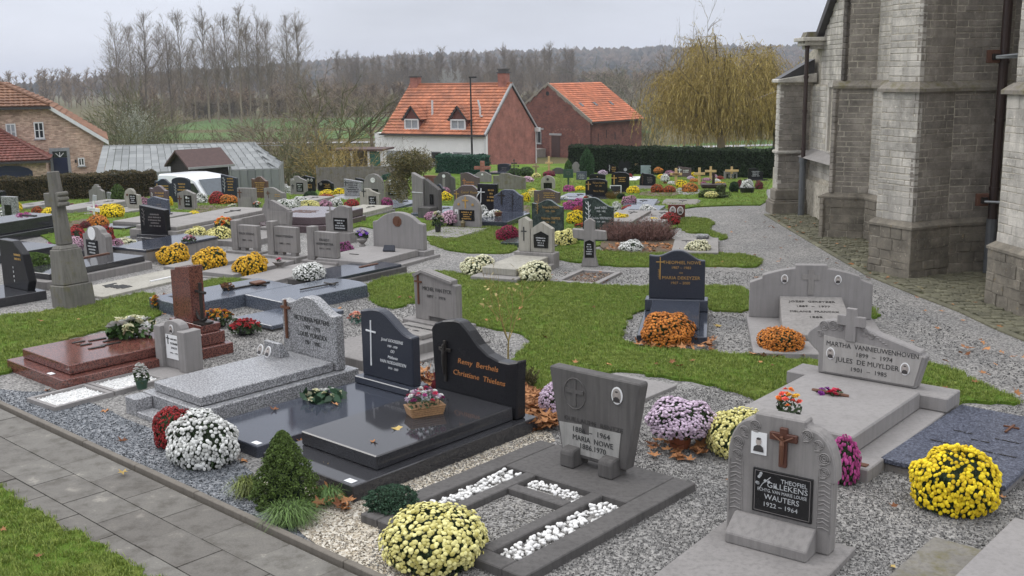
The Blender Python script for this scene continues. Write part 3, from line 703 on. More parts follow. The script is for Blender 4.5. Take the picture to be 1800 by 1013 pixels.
while y < 26.2:
    x = 5.9+rd.uniform(0, .1)
    while x < 9.4:
        w = rd.uniform(.12, .2)
        if inpoly(x+w/2, y+.06, apoly) and not inpoly(x+w/2, y+.06, wallp): cobs.append((x+w/2, y+.06, w-.015, .1+rd.uniform(-.01, .005), rd.uniform(0, .02), rd.random()))
        x += w
    y += .115
cme = MB().fru(0, 0, 0, .8, 1, 1, .98, .98).fru(0, 0, .8, 1, .98, .98, .8, .75).mesh('cobblestone'); mb = MB()
near = set(sorted(range(len(cobs)), key=lambda i: cobs[i][1] if pr((cobs[i][0], cobs[i][1], 0))[0] < 1800 else 99)[:300])
for i, (x, y, w, d, z, t) in enumerate(cobs):
    if i in near: place(cme, 'cobblestone', COB, ap, (x, y, -.03+z), (0, 0, rd.uniform(-.04, .04)), (w, d, .05))
    else:
        g = MB().fru(x, y, -.03+z, .02+z, w, d, w*.85, d*.8); mb.add(g.v, g.f, t*.99+.001)
mb.build('cobblestones', COB, ap)['kind'] = 'stuff'
kt = thing('kerb', 'mossy stone kerb along the cobbled strip at the foot of the church', 'kerb', (6.3, 20, 0))
for i in range(len(KP)-1):
    a, b = Vector((*KP[i], 0)), Vector((*KP[i+1], 0)); n = max(1, int((b-a).length/.8)); d = (b-a)/n
    for j in range(n):
        c = a+d*(j+.5)-Vector((6.3, 20, 0)); MB().box(-d.length/2+.01, d.length/2-.01, -.05, .05, -.05, .03).build('kerb_stone', COB, kt, (c.x, c.y, 0), bevel=.01, rot=math.atan2(d.y, d.x))
# ============================================================ BUILDINGS BEYOND
def tile_mat(name, c, dirt):
    m, N, L, b = newmat(name); v = objvec(N, L, world=True)
    at = N.new('ShaderNodeAttribute'); at.attribute_name = 'rnd'; r0 = ramp(N, [(0, mul(c, .8)), (.6, c), (1, mul(c, 1.25))]); L.new(at.outputs['Fac'], r0.inputs[0])
    n = noise(N, L, .6, 7, .7, v); r = ramp(N, [(.42, (0, 0, 0)), (.75, (dirt,)*3)]); L.new(n.outputs[0], r.inputs[0])
    a = mixc(N, L, r.outputs[0], r0.outputs[0], (.10, .045, .03)); L.new(a, b.inputs['Base Color']); b.inputs['Roughness'].default_value = .75; return m
T_OR = tile_mat('orange_clay_tile', (.46, .165, .08), .75); T_OR2 = tile_mat('orange_barn_tile', (.52, .175, .085), .45)
T_BR = tile_mat('brown_orange_tile', (.25, .125, .07), .6); T_RD = tile_mat('dark_red_tile', (.18, .06, .045), .5)
def brick_mat(name, c1, c2, mort, sc=1.0, axis='xz'):
    m, N, L, b = newmat(name); t = N.new('ShaderNodeTexCoord')
    s = N.new('ShaderNodeSeparateXYZ'); L.new(t.outputs['Object'], s.inputs[0]); ad = N.new('ShaderNodeMath'); L.new(s.outputs[0], ad.inputs[0]); L.new(s.outputs[1], ad.inputs[1])
    c = N.new('ShaderNodeCombineXYZ'); L.new(ad.outputs[0], c.inputs[0]); L.new(s.outputs[2], c.inputs[1])
    bt = N.new('ShaderNodeTexBrick'); L.new(c.outputs[0], bt.inputs['Vector']); bt.inputs['Scale'].default_value = 1
    bt.inputs['Brick Width'].default_value = .22*sc; bt.inputs['Row Height'].default_value = .075*sc; bt.inputs['Mortar Size'].default_value = .008*sc
    bt.inputs['Color1'].default_value = (*c1, 1); bt.inputs['Color2'].default_value = (*c2, 1); bt.inputs['Mortar'].default_value = (*mort, 1); bt.inputs['Bias'].default_value = -.1
    n = noise(N, L, 1.1, 7, .7, c.outputs[0]); r = ramp(N, [(.35, (.6, .6, .6)), (.65, (1.12, 1.1, 1.08))]); L.new(n.outputs[0], r.inputs[0])
    a = mixc(N, L, 1., bt.outputs[0], r.outputs[0], 'MULTIPLY'); L.new(a, b.inputs['Base Color']); b.inputs['Roughness'].default_value = .9; return m
B_RED = brick_mat('red_brick', (.42, .15, .105), (.34, .115, .085), (.40, .26, .22))
B_OLD = brick_mat('old_dark_brick', (.23, .075, .052), (.11, .045, .036), (.19, .12, .10))
B_TAN = brick_mat('buff_mottled_brick', (.70, .50, .39), (.36, .22, .165), (.46, .38, .31))
WHITEW = plain('whitewashed_render', (.82, .82, .80), .8, var=.05, sc=1.2)
WFR = plain('white_window_frame', (.7, .7, .7), .5, var=.03); GLS = plain('dark_window_glass', (.03, .033, .038), .05)
CURT = plain('net_curtain', (.30, .32, .34), .6); GUT = plain('dark_gutter', (.045, .04, .04), .5); NAVY = plain('navy_paint', (.012, .018, .055), .4, var=.05)
STN = plain('grey_lintel_stone', (.33, .33, .33), .8)
def roof(par, e0, e1, r0, r1, mat, row=.34, col=.28, name='roof_tiles', lift=.03):
    e0, e1, r0, r1 = map(Vector, (e0, e1, r0, r1)); n = (e1-e0).cross(r0-e0).normalized()
    if n.z < 0: n = -n
    nr = max(2, int(((r0+r1)/2-(e0+e1)/2).length/row)); mb = MB(); rd = random.Random(int(e0.x*10)+nr)
    for j in range(nr):
        a0, a1 = e0.lerp(r0, j/nr), e1.lerp(r1, j/nr); b0, b1 = e0.lerp(r0, (j+1)/nr), e1.lerp(r1, (j+1)/nr)
        nc = max(1, int((a1-a0).length/col))
        for i in range(nc):
            t = rd.random()*.99+.01; p = [a0.lerp(a1, (i+k)/nc) for k in (0, .35, .7, 1)]; q = [b0.lerp(b1, (i+k)/nc) for k in (0, .35, .7, 1)]
            h = [.01, .045, .03, .01]; g = rd.uniform(-.006, .006)
            vs = [v+n*(h[k]+lift*1.9+g) for k, v in enumerate(p)]+[v+n*(h[k]*.8) for k, v in enumerate(q)]+[v-n*.01 for v in p]
            mb.add(vs, [(0, 1, 5, 4), (1, 2, 6, 5), (2, 3, 7, 6), (8, 9, 1, 0), (9, 10, 2, 1), (10, 11, 3, 2)], t)
    o = mb.build(name, mat, par); o['kind'] = 'stuff'
    th = MB(); th.add([e0, e1, r1, r0, e0-n*.12, e1-n*.12, r1-n*.12, r0-n*.12], [(0, 1, 2, 3), (7, 6, 5, 4), (0, 4, 5, 1), (1, 5, 6, 2), (2, 6, 7, 3), (3, 7, 4, 0)]); th.build('roof_deck', GUT, par); return o
def window(par, x, z, w, h, y=0, nx=2, ny=1, mat=None, glass=None, sill=True, depth=.06, rz=0, fr=.07):
    """frame with panes and a sill; sits in the plane y (facing -y), or turned by rz"""
    f = bpy.data.objects.new('window', MB().box(-w/2, w/2, -.02, 0, -h/2, h/2).mesh('window')) ; C.objects.link(f)
    f.data.materials.append(glass or GLS); f.parent = par; f.location = (x, y, z) if not rz else (y, x, z); f.rotation_euler = (0, 0, rz)
    mb = MB()
    for a, b in ((-w/2, -w/2+fr), (w/2-fr, w/2)): mb.box(a, b, -depth, -.021, -h/2, h/2)
    for a, b in ((-h/2, -h/2+fr), (h/2-fr, h/2)): mb.box(-w/2+fr, w/2-fr, -depth, -.021, a, b)
    for i in range(1, nx): mb.box(-w/2+w*i/nx-.03, -w/2+w*i/nx+.03, -depth+.01, -.021, -h/2+fr, h/2-fr)
    for i in range(1, ny): mb.box(-w/2+fr, w/2-fr, -depth+.012, -.021, -h/2+h*i/ny-.02, -h/2+h*i/ny+.02)
    mb.build('window_frame', mat or WFR, f)
    if sill: MB().box(-w/2-.06, w/2+.06, -.12, -.003, -h/2-.08, -h/2-.002).build('window_sill', STN, f)
    return f
# --- white-fronted house with the orange roof
hs = thing('house', 'white-fronted brick house with an orange tiled roof, two dormers and two chimneys', 'house', (-2.0, 90, -4.8), math.atan2(-5, 9.1))
E_, RG = 3.42, 7.5
MB().box(-10.4, 0, 0, .3, -.6, E_).build('front_wall', WHITEW, hs)
MB().box(-11.6, -10.4, .2, 6, -.6, E_-.05).build('extension', WHITEW, hs)
MB().prism([(0, -.6), (9.2, -.6), (9.2, E_), (4.6, RG), (0, E_)], 0, .3)
def gable(par, x0, x1, D, e, r, mat, z0=-.6, y0=.305):
    mb = MB(); pts = [(y0, z0), (D-y0+.3, z0), (D-y0+.3, e), (D/2, r), (y0, e)]
    vs = [(x0, y, z) for y, z in pts]+[(x1, y, z) for y, z in pts]; n = 5
    mb.add(vs, [tuple(range(n-1, -1, -1)), tuple(range(n, 2*n))]+[(i, (i+1) % n, n+(i+1) % n, n+i) for i in range(n)]); return mb.build('gable_wall', mat, par, weld=True)
gable(hs, -.3, .004, 9.2, E_-.12, RG-.22, B_RED); gable(hs, -10.4, -10.1, 9.2, E_-.12, RG-.22, B_RED)
MB().box(-10.1, -.3, 8.9, 9.2, -.6, E_).build('back_wall', B_RED, hs)
roof(hs, (-10.6, -.2, E_-.1), (.12, -.2, E_-.1), (-10.6, 4.6, RG), (.12, 4.6, RG), T_OR, .36, .30)
roof(hs, (-10.6, 9.4, E_-.1), (.12, 9.4, E_-.1), (-10.6, 4.6, RG), (.12, 4.6, RG), T_OR, .36, .30)
mb = MB(); mb.tube([(-10.6, 4.6, RG+.03), (.12, 4.6, RG+.03)], .12, 6); mb.build('ridge_tiles', T_OR, hs)
mb = MB(); mb.add([(.13, -.25, E_-.2), (.13, -.25, E_), (.13, 4.6, RG+.12), (.13, 4.6, RG-.1), (-.05, -.25, E_-.2), (-.05, -.25, E_), (-.05, 4.6, RG+.12), (-.05, 4.6, RG-.1)], [(0, 1, 2, 3), (7, 6, 5, 4), (0, 4, 5, 1), (1, 5, 6, 2), (3, 2, 6, 7)])
mb.add([(.13, 9.45, E_-.2), (.13, 9.45, E_), (.13, 4.6, RG+.12), (.13, 4.6, RG-.1), (-.05, 9.45, E_-.2), (-.05, 9.45, E_), (-.05, 4.6, RG+.12), (-.05, 4.6, RG-.1)], [(3, 2, 1, 0), (4, 5, 6, 7), (1, 5, 4, 0), (2, 6, 5, 1), (7, 6, 2, 3)])
mb.build('verge', STN, hs)
MB().box(-10.7, .1, -.36, -.22, E_-.22, E_-.08).build('gutter', GUT, hs)
for x in (-.1,): MB().tube([(x, -.08, -.5), (x, -.08, E_-.2)], .05, 6).build('downpipe', WFR, hs)
MB().tube([(.1, 8.95, -.5), (.1, 8.95, E_)], .05, 6).build('downpipe', WFR, hs); MB().box(.05, .45, 8.8, 9.2, E_-.25, E_+.1).build('rainwater_box', WFR, hs)
for x, w, h_, big in ((-9.95, .75, .75, 0), (-.75, .8, 1.0, 1)):
    ch = MB().box(x-w/2, x+w/2, 4.25, 4.95, RG-.5, RG+h_-.1).build('chimney', B_RED, hs)
    mb = MB().box(x-w/2-.08, x+w/2+.08, 4.17, 5.03, RG+h_-.1, RG+h_+.02); 
    if big: mb.box(x-w/2+.05, x+w/2-.05, 4.3, 4.9, RG+h_+.02, RG+h_+.2); mb.box(x-w/2-.02, x+w/2+.02, 4.22, 4.98, RG+h_+.2, RG+h_+.3)
    mb.build('chimney_cap', CON_D, ch)
for x in (-7.6, -2.85):
    d = bpy.data.objects.new('dormer', MB().box(-.75, .75, .3, 1.6, E_+.1, E_+1.25).mesh('dormer')); C.objects.link(d); d.parent = hs; d.location.x = x; d.data.materials.append(T_RD)
    mb = MB().prism([(-.85, E_+1.25), (.85, E_+1.25), (0, E_+2.25)], .28, .9); mb.build('tile_hung_gable', T_RD, d)
    window(d, 0, E_+.75, 1.5, .9, .29, 2, 1, glass=CURT, fr=.12, depth=.1)
    for s in (-1, 1): roof(d, (s*.98, .1, E_+1.12), (s*.98, 1.3, E_+1.12), (0, .1, E_+2.35), (0, 2.6, E_+2.35), T_OR, .3, .3)
for x, lean in ((-6.3, .1), (-1.45, .3)):
    mb = MB(); mb.tube([(x, 1.6, E_+1.3), (x-.05, 1.7, E_+2.1), (x-lean, 1.8, E_+2.75)], [.1, .09, .09], 6)
    if lean > .2: mb.tube([(x, 1.6, E_+1.35), (x+.4, 1.2, E_+1.45)], .09, 6)
    mb.build('flue', plain('zinc', (.5, .5, .5), .5), hs)
for x, w, h_, g in ((-8.9, 2.6, 1.0, CURT), (-7.0, .5, .9, GLS), (-5.0, 1.0, 1.0, GLS), (-2.4, 1.7, 1.0, CURT)): window(hs, x, 1.35, w, h_, 0, 3 if w > 1.5 else 1, 1, mat=STN, glass=g, fr=.06, depth=.05)
# --- barn
bn = thing('barn', 'old dark brick barn with an orange tiled roof behind the dark clipped hedge', 'barn', (7.9, 105, -4.95), math.atan2(6, 5.7))
LB_, DB, EB, RB = 8.4, 11.0, 3.85, 7.5
MB().box(0, LB_, 0, .3, -.6, EB).build('side_wall', B_OLD, bn); MB().box(.3, LB_, DB-.3, DB, -.6, EB).build('side_wall', B_OLD, bn)
gable(bn, -.01, .3, DB, EB-.1, RB-.18, B_OLD, y0=.0); gable(bn, LB_-.3, LB_-.005, DB, EB-.1, RB-.18, B_OLD)
roof(bn, (-.05, -.3, EB-.1), (LB_+.1, -.3, EB-.1), (-.05, DB/2, RB), (LB_+.1, DB/2, RB), T_OR2, .36, .3)
roof(bn, (-.05, DB+.3, EB-.1), (LB_+.1, DB+.3, EB-.1), (-.05, DB/2, RB), (LB_+.1, DB/2, RB), T_OR2, .36, .3)
mb = MB(); rd = random.Random(5)
for s in (0, 1):
    for i in range(14):
        t0, t1 = i/14, (i+1)/14; y0, y1 = (-.3+t0*(DB/2+.3), -.3+t1*(DB/2+.3)); z0, z1 = EB-.1+t0*(RB-EB+.1), EB-.1+t1*(RB-EB+.1); k = rd.uniform(.12, .34)
        if s: y0, y1 = DB-y0, DB-y1
        mb.add([(-.07, y0, z0-k), (-.07, y1, z1-k*.8), (-.07, y1, z1+.1), (-.07, y0, z0+.1), (.08, y0, z0-k), (.08, y1, z1-k*.8), (.08, y1, z1+.1), (.08, y0, z0+.1)], [(0, 1, 2, 3), (7, 6, 5, 4), (3, 2, 6, 7), (4, 5, 1, 0)])
mb.build('mortar_verge', plain('old_mortar', (.23, .21, .17), .9), bn)
mb = MB()
for k in range(15):
    a = pi*k/14; mb.box(-.03, .01, 3.3+1.9*cos(a)-.1, 3.3+1.9*cos(a)+.1, 2.0+1.0*sin(a)-.08, 2.0+1.0*sin(a)+.08)
for y in (1.4, 5.2): mb.box(-.03, .01, y-.1, y+.1, .2, 2.0)
mb.build('bricked_up_arch', plain('pale_brick', (.24, .12, .09), .9), bn)
MB().lathe([(.22, 0), (.22, .04)], 10).build('oculus', GLS, bn, (-.02, DB/2, RB-1.0), rot=(0, R(-90), 0))
window(bn, 6.9, 2.1, 1.0, 1.25, -.01, 2, 1, mat=STN, rz=R(-90)); MB().box(-.06, -.012, 5.9+.2, 7.8, 2.85, 3.05).build('lintel', STN, bn)
MB().box(-.05, -.012, 3.9, 5.0, 0, 2.3).build('door', plain('brown_door', (.06, .03, .025), .6), bn); MB().box(-.07, -.012, 3.7, 5.3, 2.35, 2.55).build('lintel', STN, bn)
MB().box(-1.6, -.3, 5.6, 8.6, -.3, 1.0).build('porch_wall', concrete('rubble', (.3, .27, .24), .4), bn)
n_ = Vector((0, -(RB-EB), DB/2)).normalized()
for x in (1.2, 3.4, 6.0):
    t = .42; MB().box(-.18, .18, -.3, .3, .02, .1).build('roof_light', GLS, bn, (x, -.3+t*(DB/2+.3), EB-.1+t*(RB-EB+.1)), rot=(math.atan2(RB-EB, DB/2), 0, 0))
mb = MB(); [mb.box(x, x+.08, -.02, .01, 1.8+.3*(i % 2), 2.6+.3*(i % 2)) for i, x in enumerate((1.2, 2.5, 3.9, 5.2, 6.6))]; mb.build('slit_openings', GLS, bn)
MB().box(-.1, LB_+.1, -.42, -.3, EB-.22, EB-.12).build('gutter', GUT, bn)
# --- buff brick house on the left
lh = thing('house', 'buff brick house with half-hipped brown roof, navy door and navy garage, at the left edge', 'house', (-22.75, 60, -2.35), R(21)); lh.scale = (.9, .9, .9)
pr_f = [(0, -.5), (0, 3.0), (-3, 5.1), (-8.6, 5.1), (-11.6, 3.0), (-11.6, -.5)]
MB().prism(pr_f, 0, .3).build('front_wall', B_TAN, lh, weld=True); MB().box(-.3, 0, .3, 10, -.5, 3.0).build('side_wall', B_TAN, lh)
roof(lh, (.25, -.25, 2.85), (.25, 10, 2.85), (-3, -.25, 5.1), (-3, 10, 5.1), T_BR, .33, .3); roof(lh, (-3, -.25, 5.1), (-3, 10, 5.1), (-5.8, 2.3, 6.5), (-5.8, 10, 6.5), T_BR, .33, .3)
roof(lh, (-8.8, -.35, 5.05), (-2.85, -.35, 5.05), (-5.9, 2.3, 6.5), (-5.7, 2.3, 6.5), T_BR, .33, .3)
roof(lh, (-11.8, -.25, 2.85), (-11.8, 10, 2.85), (-8.6, -.25, 5.1), (-8.6, 10, 5.1), T_BR, .33, .3); roof(lh, (-8.6, -.25, 5.1), (-8.6, 10, 5.1), (-5.8, 2.3, 6.5), (-5.8, 10, 6.5), T_BR, .33, .3)
MB().box(-8.9, -2.8, -.5, -.36, 4.88, 5.02).build('gutter', GUT, lh)
MB().tube([(-5.8, 2.3, 6.56), (-2.9, -.3, 5.18)], .1, 6).build('hip_tiles', T_BR, lh)
mb = MB(); mb.add([(.3, -.3, 2.6), (.3, -.3, 2.85), (-2.95, -.3, 5.12), (-2.95, -.3, 4.87), (.3, -.24, 2.6), (.3, -.24, 2.85), (-2.95, -.24, 5.12), (-2.95, -.24, 4.87)], [(0, 1, 2, 3), (7, 6, 5, 4), (0, 4, 5, 1), (1, 5, 6, 2), (3, 2, 6, 7), (0, 3, 7, 4)]); mb.build('barge_board', WFR, lh)
window(lh, -5.15, 3.55, .55, 1.0, 0, 2, 2, glass=CURT); window(lh, -3.6, 3.6, .55, 1.0, 0, 2, 2)
window(lh, -1.38, 1.6, .38, .5, 0, 2, 1)
MB().box(-3.15, -2.0, -.06, -.002, 0, 2.5).build('door_surround', plain('blue_stone_surround', (.26, .27, .28), .7), lh)
dr = MB().box(-2.98, -2.17, -.09, -.062, 0, 1.9).build('door', NAVY, lh); MB().box(-2.98, -2.17, -.09, -.062, 1.92, 2.3).build('fanlight', GLS, dr)
mb = MB()
for a in (-40, 0, 40): mb.tube([(-2.575, -.1, 1.95), (-2.575+.36*sin(R(a)), -.1, 1.95+.3*cos(R(a)))], .02, 4)
mb.build('fanlight_bars', WFR, dr)
MB().box(-1.75, -1.65, -.12, 0, 1.55, 1.75).build('wall_lamp', GUT, lh)
MB().box(-10, -3.25, -3.6, -.3, -.5, 2.1).build('garage', B_TAN, lh)
MB().prism([(-6.6, 0), (-6.6, 1.45), (-6.2, 1.68), (-5.4, 1.8), (-4.7, 1.75), (-4.2, 1.6), (-4.0, 1.42), (-4.0, 0)], -3.66, -3.602).build('garage_door', NAVY, lh)
mb = MB(); [mb.box(-6.6, -4.0, -3.68, -3.662, z, z+.012) for z in (.3, .6, .9, 1.2, 1.45)]; mb.build('door_panel_joints', GUT, lh)
for i, x in enumerate([-6.7+.2*k for k in range(15)]):
    MB().box(-.07, .07, -.03, .0, -.11, .11).build('brick', B_TAN, lh, (x, -3.605, 1.98-((x+5.3)/1.4)**2*.28), rot=(0, R((x+5.3)*18), 0))
roof(lh, (-10.2, -3.9, 2.05), (-3.0, -3.9, 2.05), (-10.2, 0, 4.0), (-6.2, 0, 4.0), T_RD, .3, .26); roof(lh, (-3.0, -3.9, 2.05), (-3.0, -.1, 2.05), (-6.2, -.1, 4.0), (-6.25, -.05, 4.0), T_RD, .3, .26)
MB().box(-10.2, -2.95, -4.02, -3.88, 1.9, 2.02).build('gutter', GUT, lh)
MB().tube([(-3.0, -3.9, 2.12), (-6.2, 0, 4.07)], .08, 6).build('hip_tiles', T_RD, lh)
# --- greenhouse with whitewashed panes
GW = tinted('whitewashed_glass', (.225, .235, .235), .1, .5, c2=(.30, .31, .31)); GBAR = plain('galvanised_bar', (.27, .27, .265), .5)
gh = thing('greenhouse', 'long low greenhouse with whitewashed overlapping glass panes behind the dark shed', 'greenhouse', (-11.0, 50.6, -2.55), R(9))
GL, GE, GR, GD = 8.3, 1.8, 2.95, 4.2
pane = MB().box(-.5, .5, 0, 1, 0, .006).mesh('pane')
def panes(e0, e1, r0, r1, nx, ny):
    e0, e1, r0, r1 = map(Vector, (e0, e1, r0, r1))
    for i in range(nx):
        for j in range(ny):
            a = e0.lerp(e1, (i+.5)/nx).lerp(r0.lerp(r1, (i+.5)/nx), j/ny); b = e0.lerp(e1, (i+.5)/nx).lerp(r0.lerp(r1, (i+.5)/nx), (j+1)/ny)
            wid = e0.lerp(r0, (j+.5)/ny)-e1.lerp(r1, (j+.5)/ny); u = (e1-e0).normalized(); v = (b-a).normalized(); w = u.cross(v)
            o = place(pane, 'pane', GW, gh); o.matrix_local = Matrix.Translation(a+w*(.02+random.uniform(-.006, .006))) @ Matrix((u, v, w)).transposed().to_4x4() @ Matrix.Diagonal((wid.length/nx-.02, (b-a).length*1.06, 1, 1))
panes((-GL, 0, GE), (0, 0, GE), (-GL, GD/2, GR), (-1.2, GD/2, GR), 23, 9); panes((-GL, 0, 0), (0, 0, 0), (-GL, 0, GE), (0, 0, GE), 23, 2)
panes((0, 0, GE), (0, GD, GE), (-1.2, GD/2, GR), (-1.2, GD/2+.01, GR), 8, 4); panes((0, 0, 0), (0, GD, 0), (0, 0, GE), (0, GD, GE), 8, 1)
mb = MB(); mb.tube([(-GL, GD/2, GR+.02), (-1.2, GD/2, GR+.02)], .04, 6); mb.tube([(-GL, 0, GE), (0, 0, GE), (0, GD, GE)], .035, 6)
for i in range(20): mb.tube([(-GL*i/19, 0, GE), (-1.2-(GL-1.2)*i/19, GD/2, GR)], .016, 4); mb.tube([(-GL*i/19, -.01, 0), (-GL*i/19, -.01, GE)], .016, 4)
mb.build('glazing_bars', GBAR, gh)
MB().add([(-GL, GD/2, GR), (-1.2, GD/2, GR), (0, GD, GE), (-GL, GD, GE)], [(0, 1, 2, 3)]).build('rear_glass_slope', GW, gh); MB().box(-GL, 0, GD-.02, GD, 0, GE).build('rear_wall', GW, gh)
MB().prism([(0, 0), (GD, 0), (GD, GE), (GD/2, GR), (0, GE)], -GL-.02, -GL).build('end_wall', GW, gh, rot=(0, 0, 0)) if False else None
for i in (1, 6, 7, 13, 14):
    x = -GL+i*GL/15; MB().box(x, x+.75, GD/2-.6, GD/2-.55, 0, .02).build('roof_vent', GW, gh, (0, 0, GR-.12))
# --- dark timber shed
sh = thing('shed', 'small black timber shed with a brown felt roof in front of the greenhouse', 'shed', (-13.95, 46.5, -2.5), R(43)); sh.scale = (.82, .82, 1.14)
TB = plain('black_stained_timber', (.018, .013, .012), .8, var=.5, sc=12); FELT = plain('brown_roof_felt', (.085, .05, .045), .8)
for i in range(12):
    z = i*.17
    place(MB().box(0, 2.2, -.02, .02, z, z+.16).mesh('plank', .004), 'plank', TB, sh); place(MB().box(-.02, .02, 0, 2.3, z, z+.16).mesh('plank', .004), 'plank', TB, sh)
MB().box(.02, 2.2, .03, 2.3, 0, 2.0).build('shed_body', TB, sh)
mb = MB(); mb.add([(0, 0, 2.03), (0, 2.3, 2.03), (0, 1.15, 2.52), (.06, 0, 2.03), (.06, 2.3, 2.03), (.06, 1.15, 2.52)], [(0, 1, 2), (5, 4, 3), (0, 2, 5, 3), (1, 4, 5, 2)]); mb.build('gable', TB, sh)
mb = MB()
for s in (0, 1):
    y = -.25 if s == 0 else 2.55
    mb.add([(-.25, y, 1.98), (2.45, y, 1.98), (2.45, 1.15, 2.6), (-.25, 1.15, 2.6), (-.25, y, 1.9), (2.45, y, 1.9), (2.45, 1.15, 2.52), (-.25, 1.15, 2.52)], [(0, 1, 2, 3), (7, 6, 5, 4), (0, 4, 5, 1), (1, 5, 6, 2), (3, 7, 4, 0)])
mb.build('roof', FELT, sh); MB().box(-.25, 2.45, -.33, -.25, 1.90, 1.98).build('gutter', GBAR, sh); MB().tube([(2.25, -.1, 0), (2.25, -.1, 1.95)], .05, 6).build('downpipe', GBAR, sh)
# --- parked van
vn = thing('van', 'white delivery van with blue print on its side, parked by the small black shed', 'van', (-12.42, 43.5, -2.3), R(-42))
VW = plain('white_van_paint', (.72, .73, .75), .25, var=.02)
prof = [(-2.5, .45), (-2.55, 1.2), (-2.45, 1.85), (-2.3, 1.95), (-1.2, 2.0), (.1, 1.93), (.45, 1.85), (1.25, 1.2), (2.0, 1.02), (2.25, .85), (2.3, .45)]
mb = MB(); secs = []
for y, k, dz in ((-.9, 1, -.0), (-.86, 1, 0), (.86, 1, 0), (.9, 1, 0)):
    pass
vs = []; ysec = [(-.92, .985, 0), (-.84, 1, .0), (.84, 1, .0), (.92, .985, 0)]
def sec(y, ins): return [(x*(.985 if ins else 1), y*(1 if z < 1.1 else (1-.13*(z-1.1))), z if not ins or z < 1 else z-.06) for x, z in prof]
body = MB(); S4 = [sec(-.92, 1), sec(-.86, 0), sec(.86, 0), sec(.92, 1)]; n = len(prof)
vs = [p for s in S4 for p in s]; fs = [tuple(range(n)), tuple(3*n+j for j in range(n-1, -1, -1))]
for k in range(3):
    for j in range(n): fs.append((k*n+j, (k+1)*n+j, (k+1)*n+(j+1) % n, k*n+(j+1) % n))
body.add(vs, fs).build('body', VW, vn, smooth=False, weld=True)
for s in (-1, 1):
    MB().prism([(.25, 1.15), (.3, 1.72), (.5, 1.72), (1.1, 1.18)], s*.925-.004, s*.925+.004).build('side_window', GLS, vn)
    for x in (-1.6, 1.55):
        wh = MB().lathe([(.14, -.1), (.31, -.1), (.32, 0), (.31, .1), (.14, .1)], 16).build('wheel', POTB, vn, (x, s*.8, .32), rot=(R(90), 0, 0)); MB().lathe([(.17, -.105), (.17, .105)], 12).build('rim', GBAR, wh)
MB().add([(.52, -.72, 1.83), (.52, .72, 1.83), (1.24, .78, 1.24), (1.24, -.78, 1.24)], [(0, 1, 2, 3)]).build('windscreen', plain('pale_windscreen', (.06, .075, .09), .25), vn, (.03, 0, .03))
for s in (-1, 1): MB().box(2.2, 2.31, s*.68-.14, s*.68+.14, .72, .88).build('headlight', GBAR, vn)
BLU = plain('blue_print', (.05, .25, .55), .5)
MB().prism([(.3, .72), (.3, .80), (.95, .80), (.95, .72)], -.935, -.93).build('stripe', BLU, vn)
MB().oval(-1.95, 1.62, .28, .16, -.928, -.922).build('logo', plain('pale_blue_print', (.35, .5, .62), .5), vn); MB().oval(-1.85, 1.62, .1, .1, -.934, -.93).build('logo', plain('ochre_print', (.4, .3, .12), .5), vn)
for k in range(4): scrib(vn, -1.05+.05*k, 1.6-.14*k, .8-.12*k, .07, 1, LBLK if k else LGRY, y=-.934, seed=k)
MB().box(-.3, -.1, -.95, -.93, 1.02, 1.06).build('door_handle', POTB, vn)
# --- street lamp
sl = thing('street_lamp', 'tall slim dark street lamp in front of the white house with dormers', 'street lamp', (-2.55, 72, TZ(-2.5, 72)))
z = sl.location.z
MB().tube([(0, 0, 0), (0, 0, 1.2), (0, 0, 3.33-z)], [.085, .07, .05], 8).build('pole', POTB, sl); MB().box(-.1, .42, -.12, .12, 3.3-z, 3.4-z).build('lamp_head', POTB, sl)
# --- garden wall, wire posts, lean-to
gw = thing('garden_wall', 'low brown concrete panel wall at the bottom of the garden, right of the greenhouse', 'wall', (-10.6, 58.5, -2.6), R(3))
for i in range(6): MB().box(i*1.5+.05, i*1.5+1.45, -.03, .03, 0, 1.25).build('panel', CON_M, gw); MB().box(i*1.5-.06, i*1.5+.05, -.06, .06, 0, 1.35).build('post', CON_M, gw)
for i, (x, y, t) in enumerate(((-8.9, 45.0, 'pale concrete fence post with wire at the back edge of the lawn'), (-13.2, 43.5, 'short concrete fence post standing by the parked white van'))):
    o = thing('fence_post', t, 'fence post', (x, y, TZ(x, y)), 0, 'wire fence posts'); MB().box(-.07, .07, -.07, .07, 0, 1.15 if i == 0 else .9).build('post', CON_L, o)
w = thing('wire_fence', 'thin sagging fence wire running behind the back row of graves', 'wire fence', (-8.9, 45, TZ(-8.9, 45)))
for z in (.5, 1.05): MB().tube([(-5.5, -.6, z-.25), (0, 0, z), (2.5, 3, z-.06), (5, 6, z)], .012, 4).build('wire', GBAR, w)
lt = thing('lean_to', 'lean-to with pale posts and a green panel beside the white house', 'lean-to', (-9.8, 72, TZ(-9.8, 72)), R(-12))
MB().box(-2.4, 1.4, -.2, 2.2, 2.0, 2.12).build('roof', FELT, lt)
for x in (-2.2, -.9, .3, 1.2): MB().box(x-.07, x+.07, -.07, .07, 0, 2.0).build('post', WFR, lt)
MB().box(.35, 1.15, 0, .05, 0, 1.95).build('green_panel', plain('green_panel', (.02, .12, .09), .5), lt); MB().box(-2.3, .2, 1.9, 2.0, 0, 1.9).build('back_wall', CON_M, lt); MB().box(-1.6, -.4, .4, 1.0, .72, .78).build('bench_top', TB, lt); MB().box(.0, .28, -.15, -.05, .0, .35).build('blue_crate', BLU, lt)

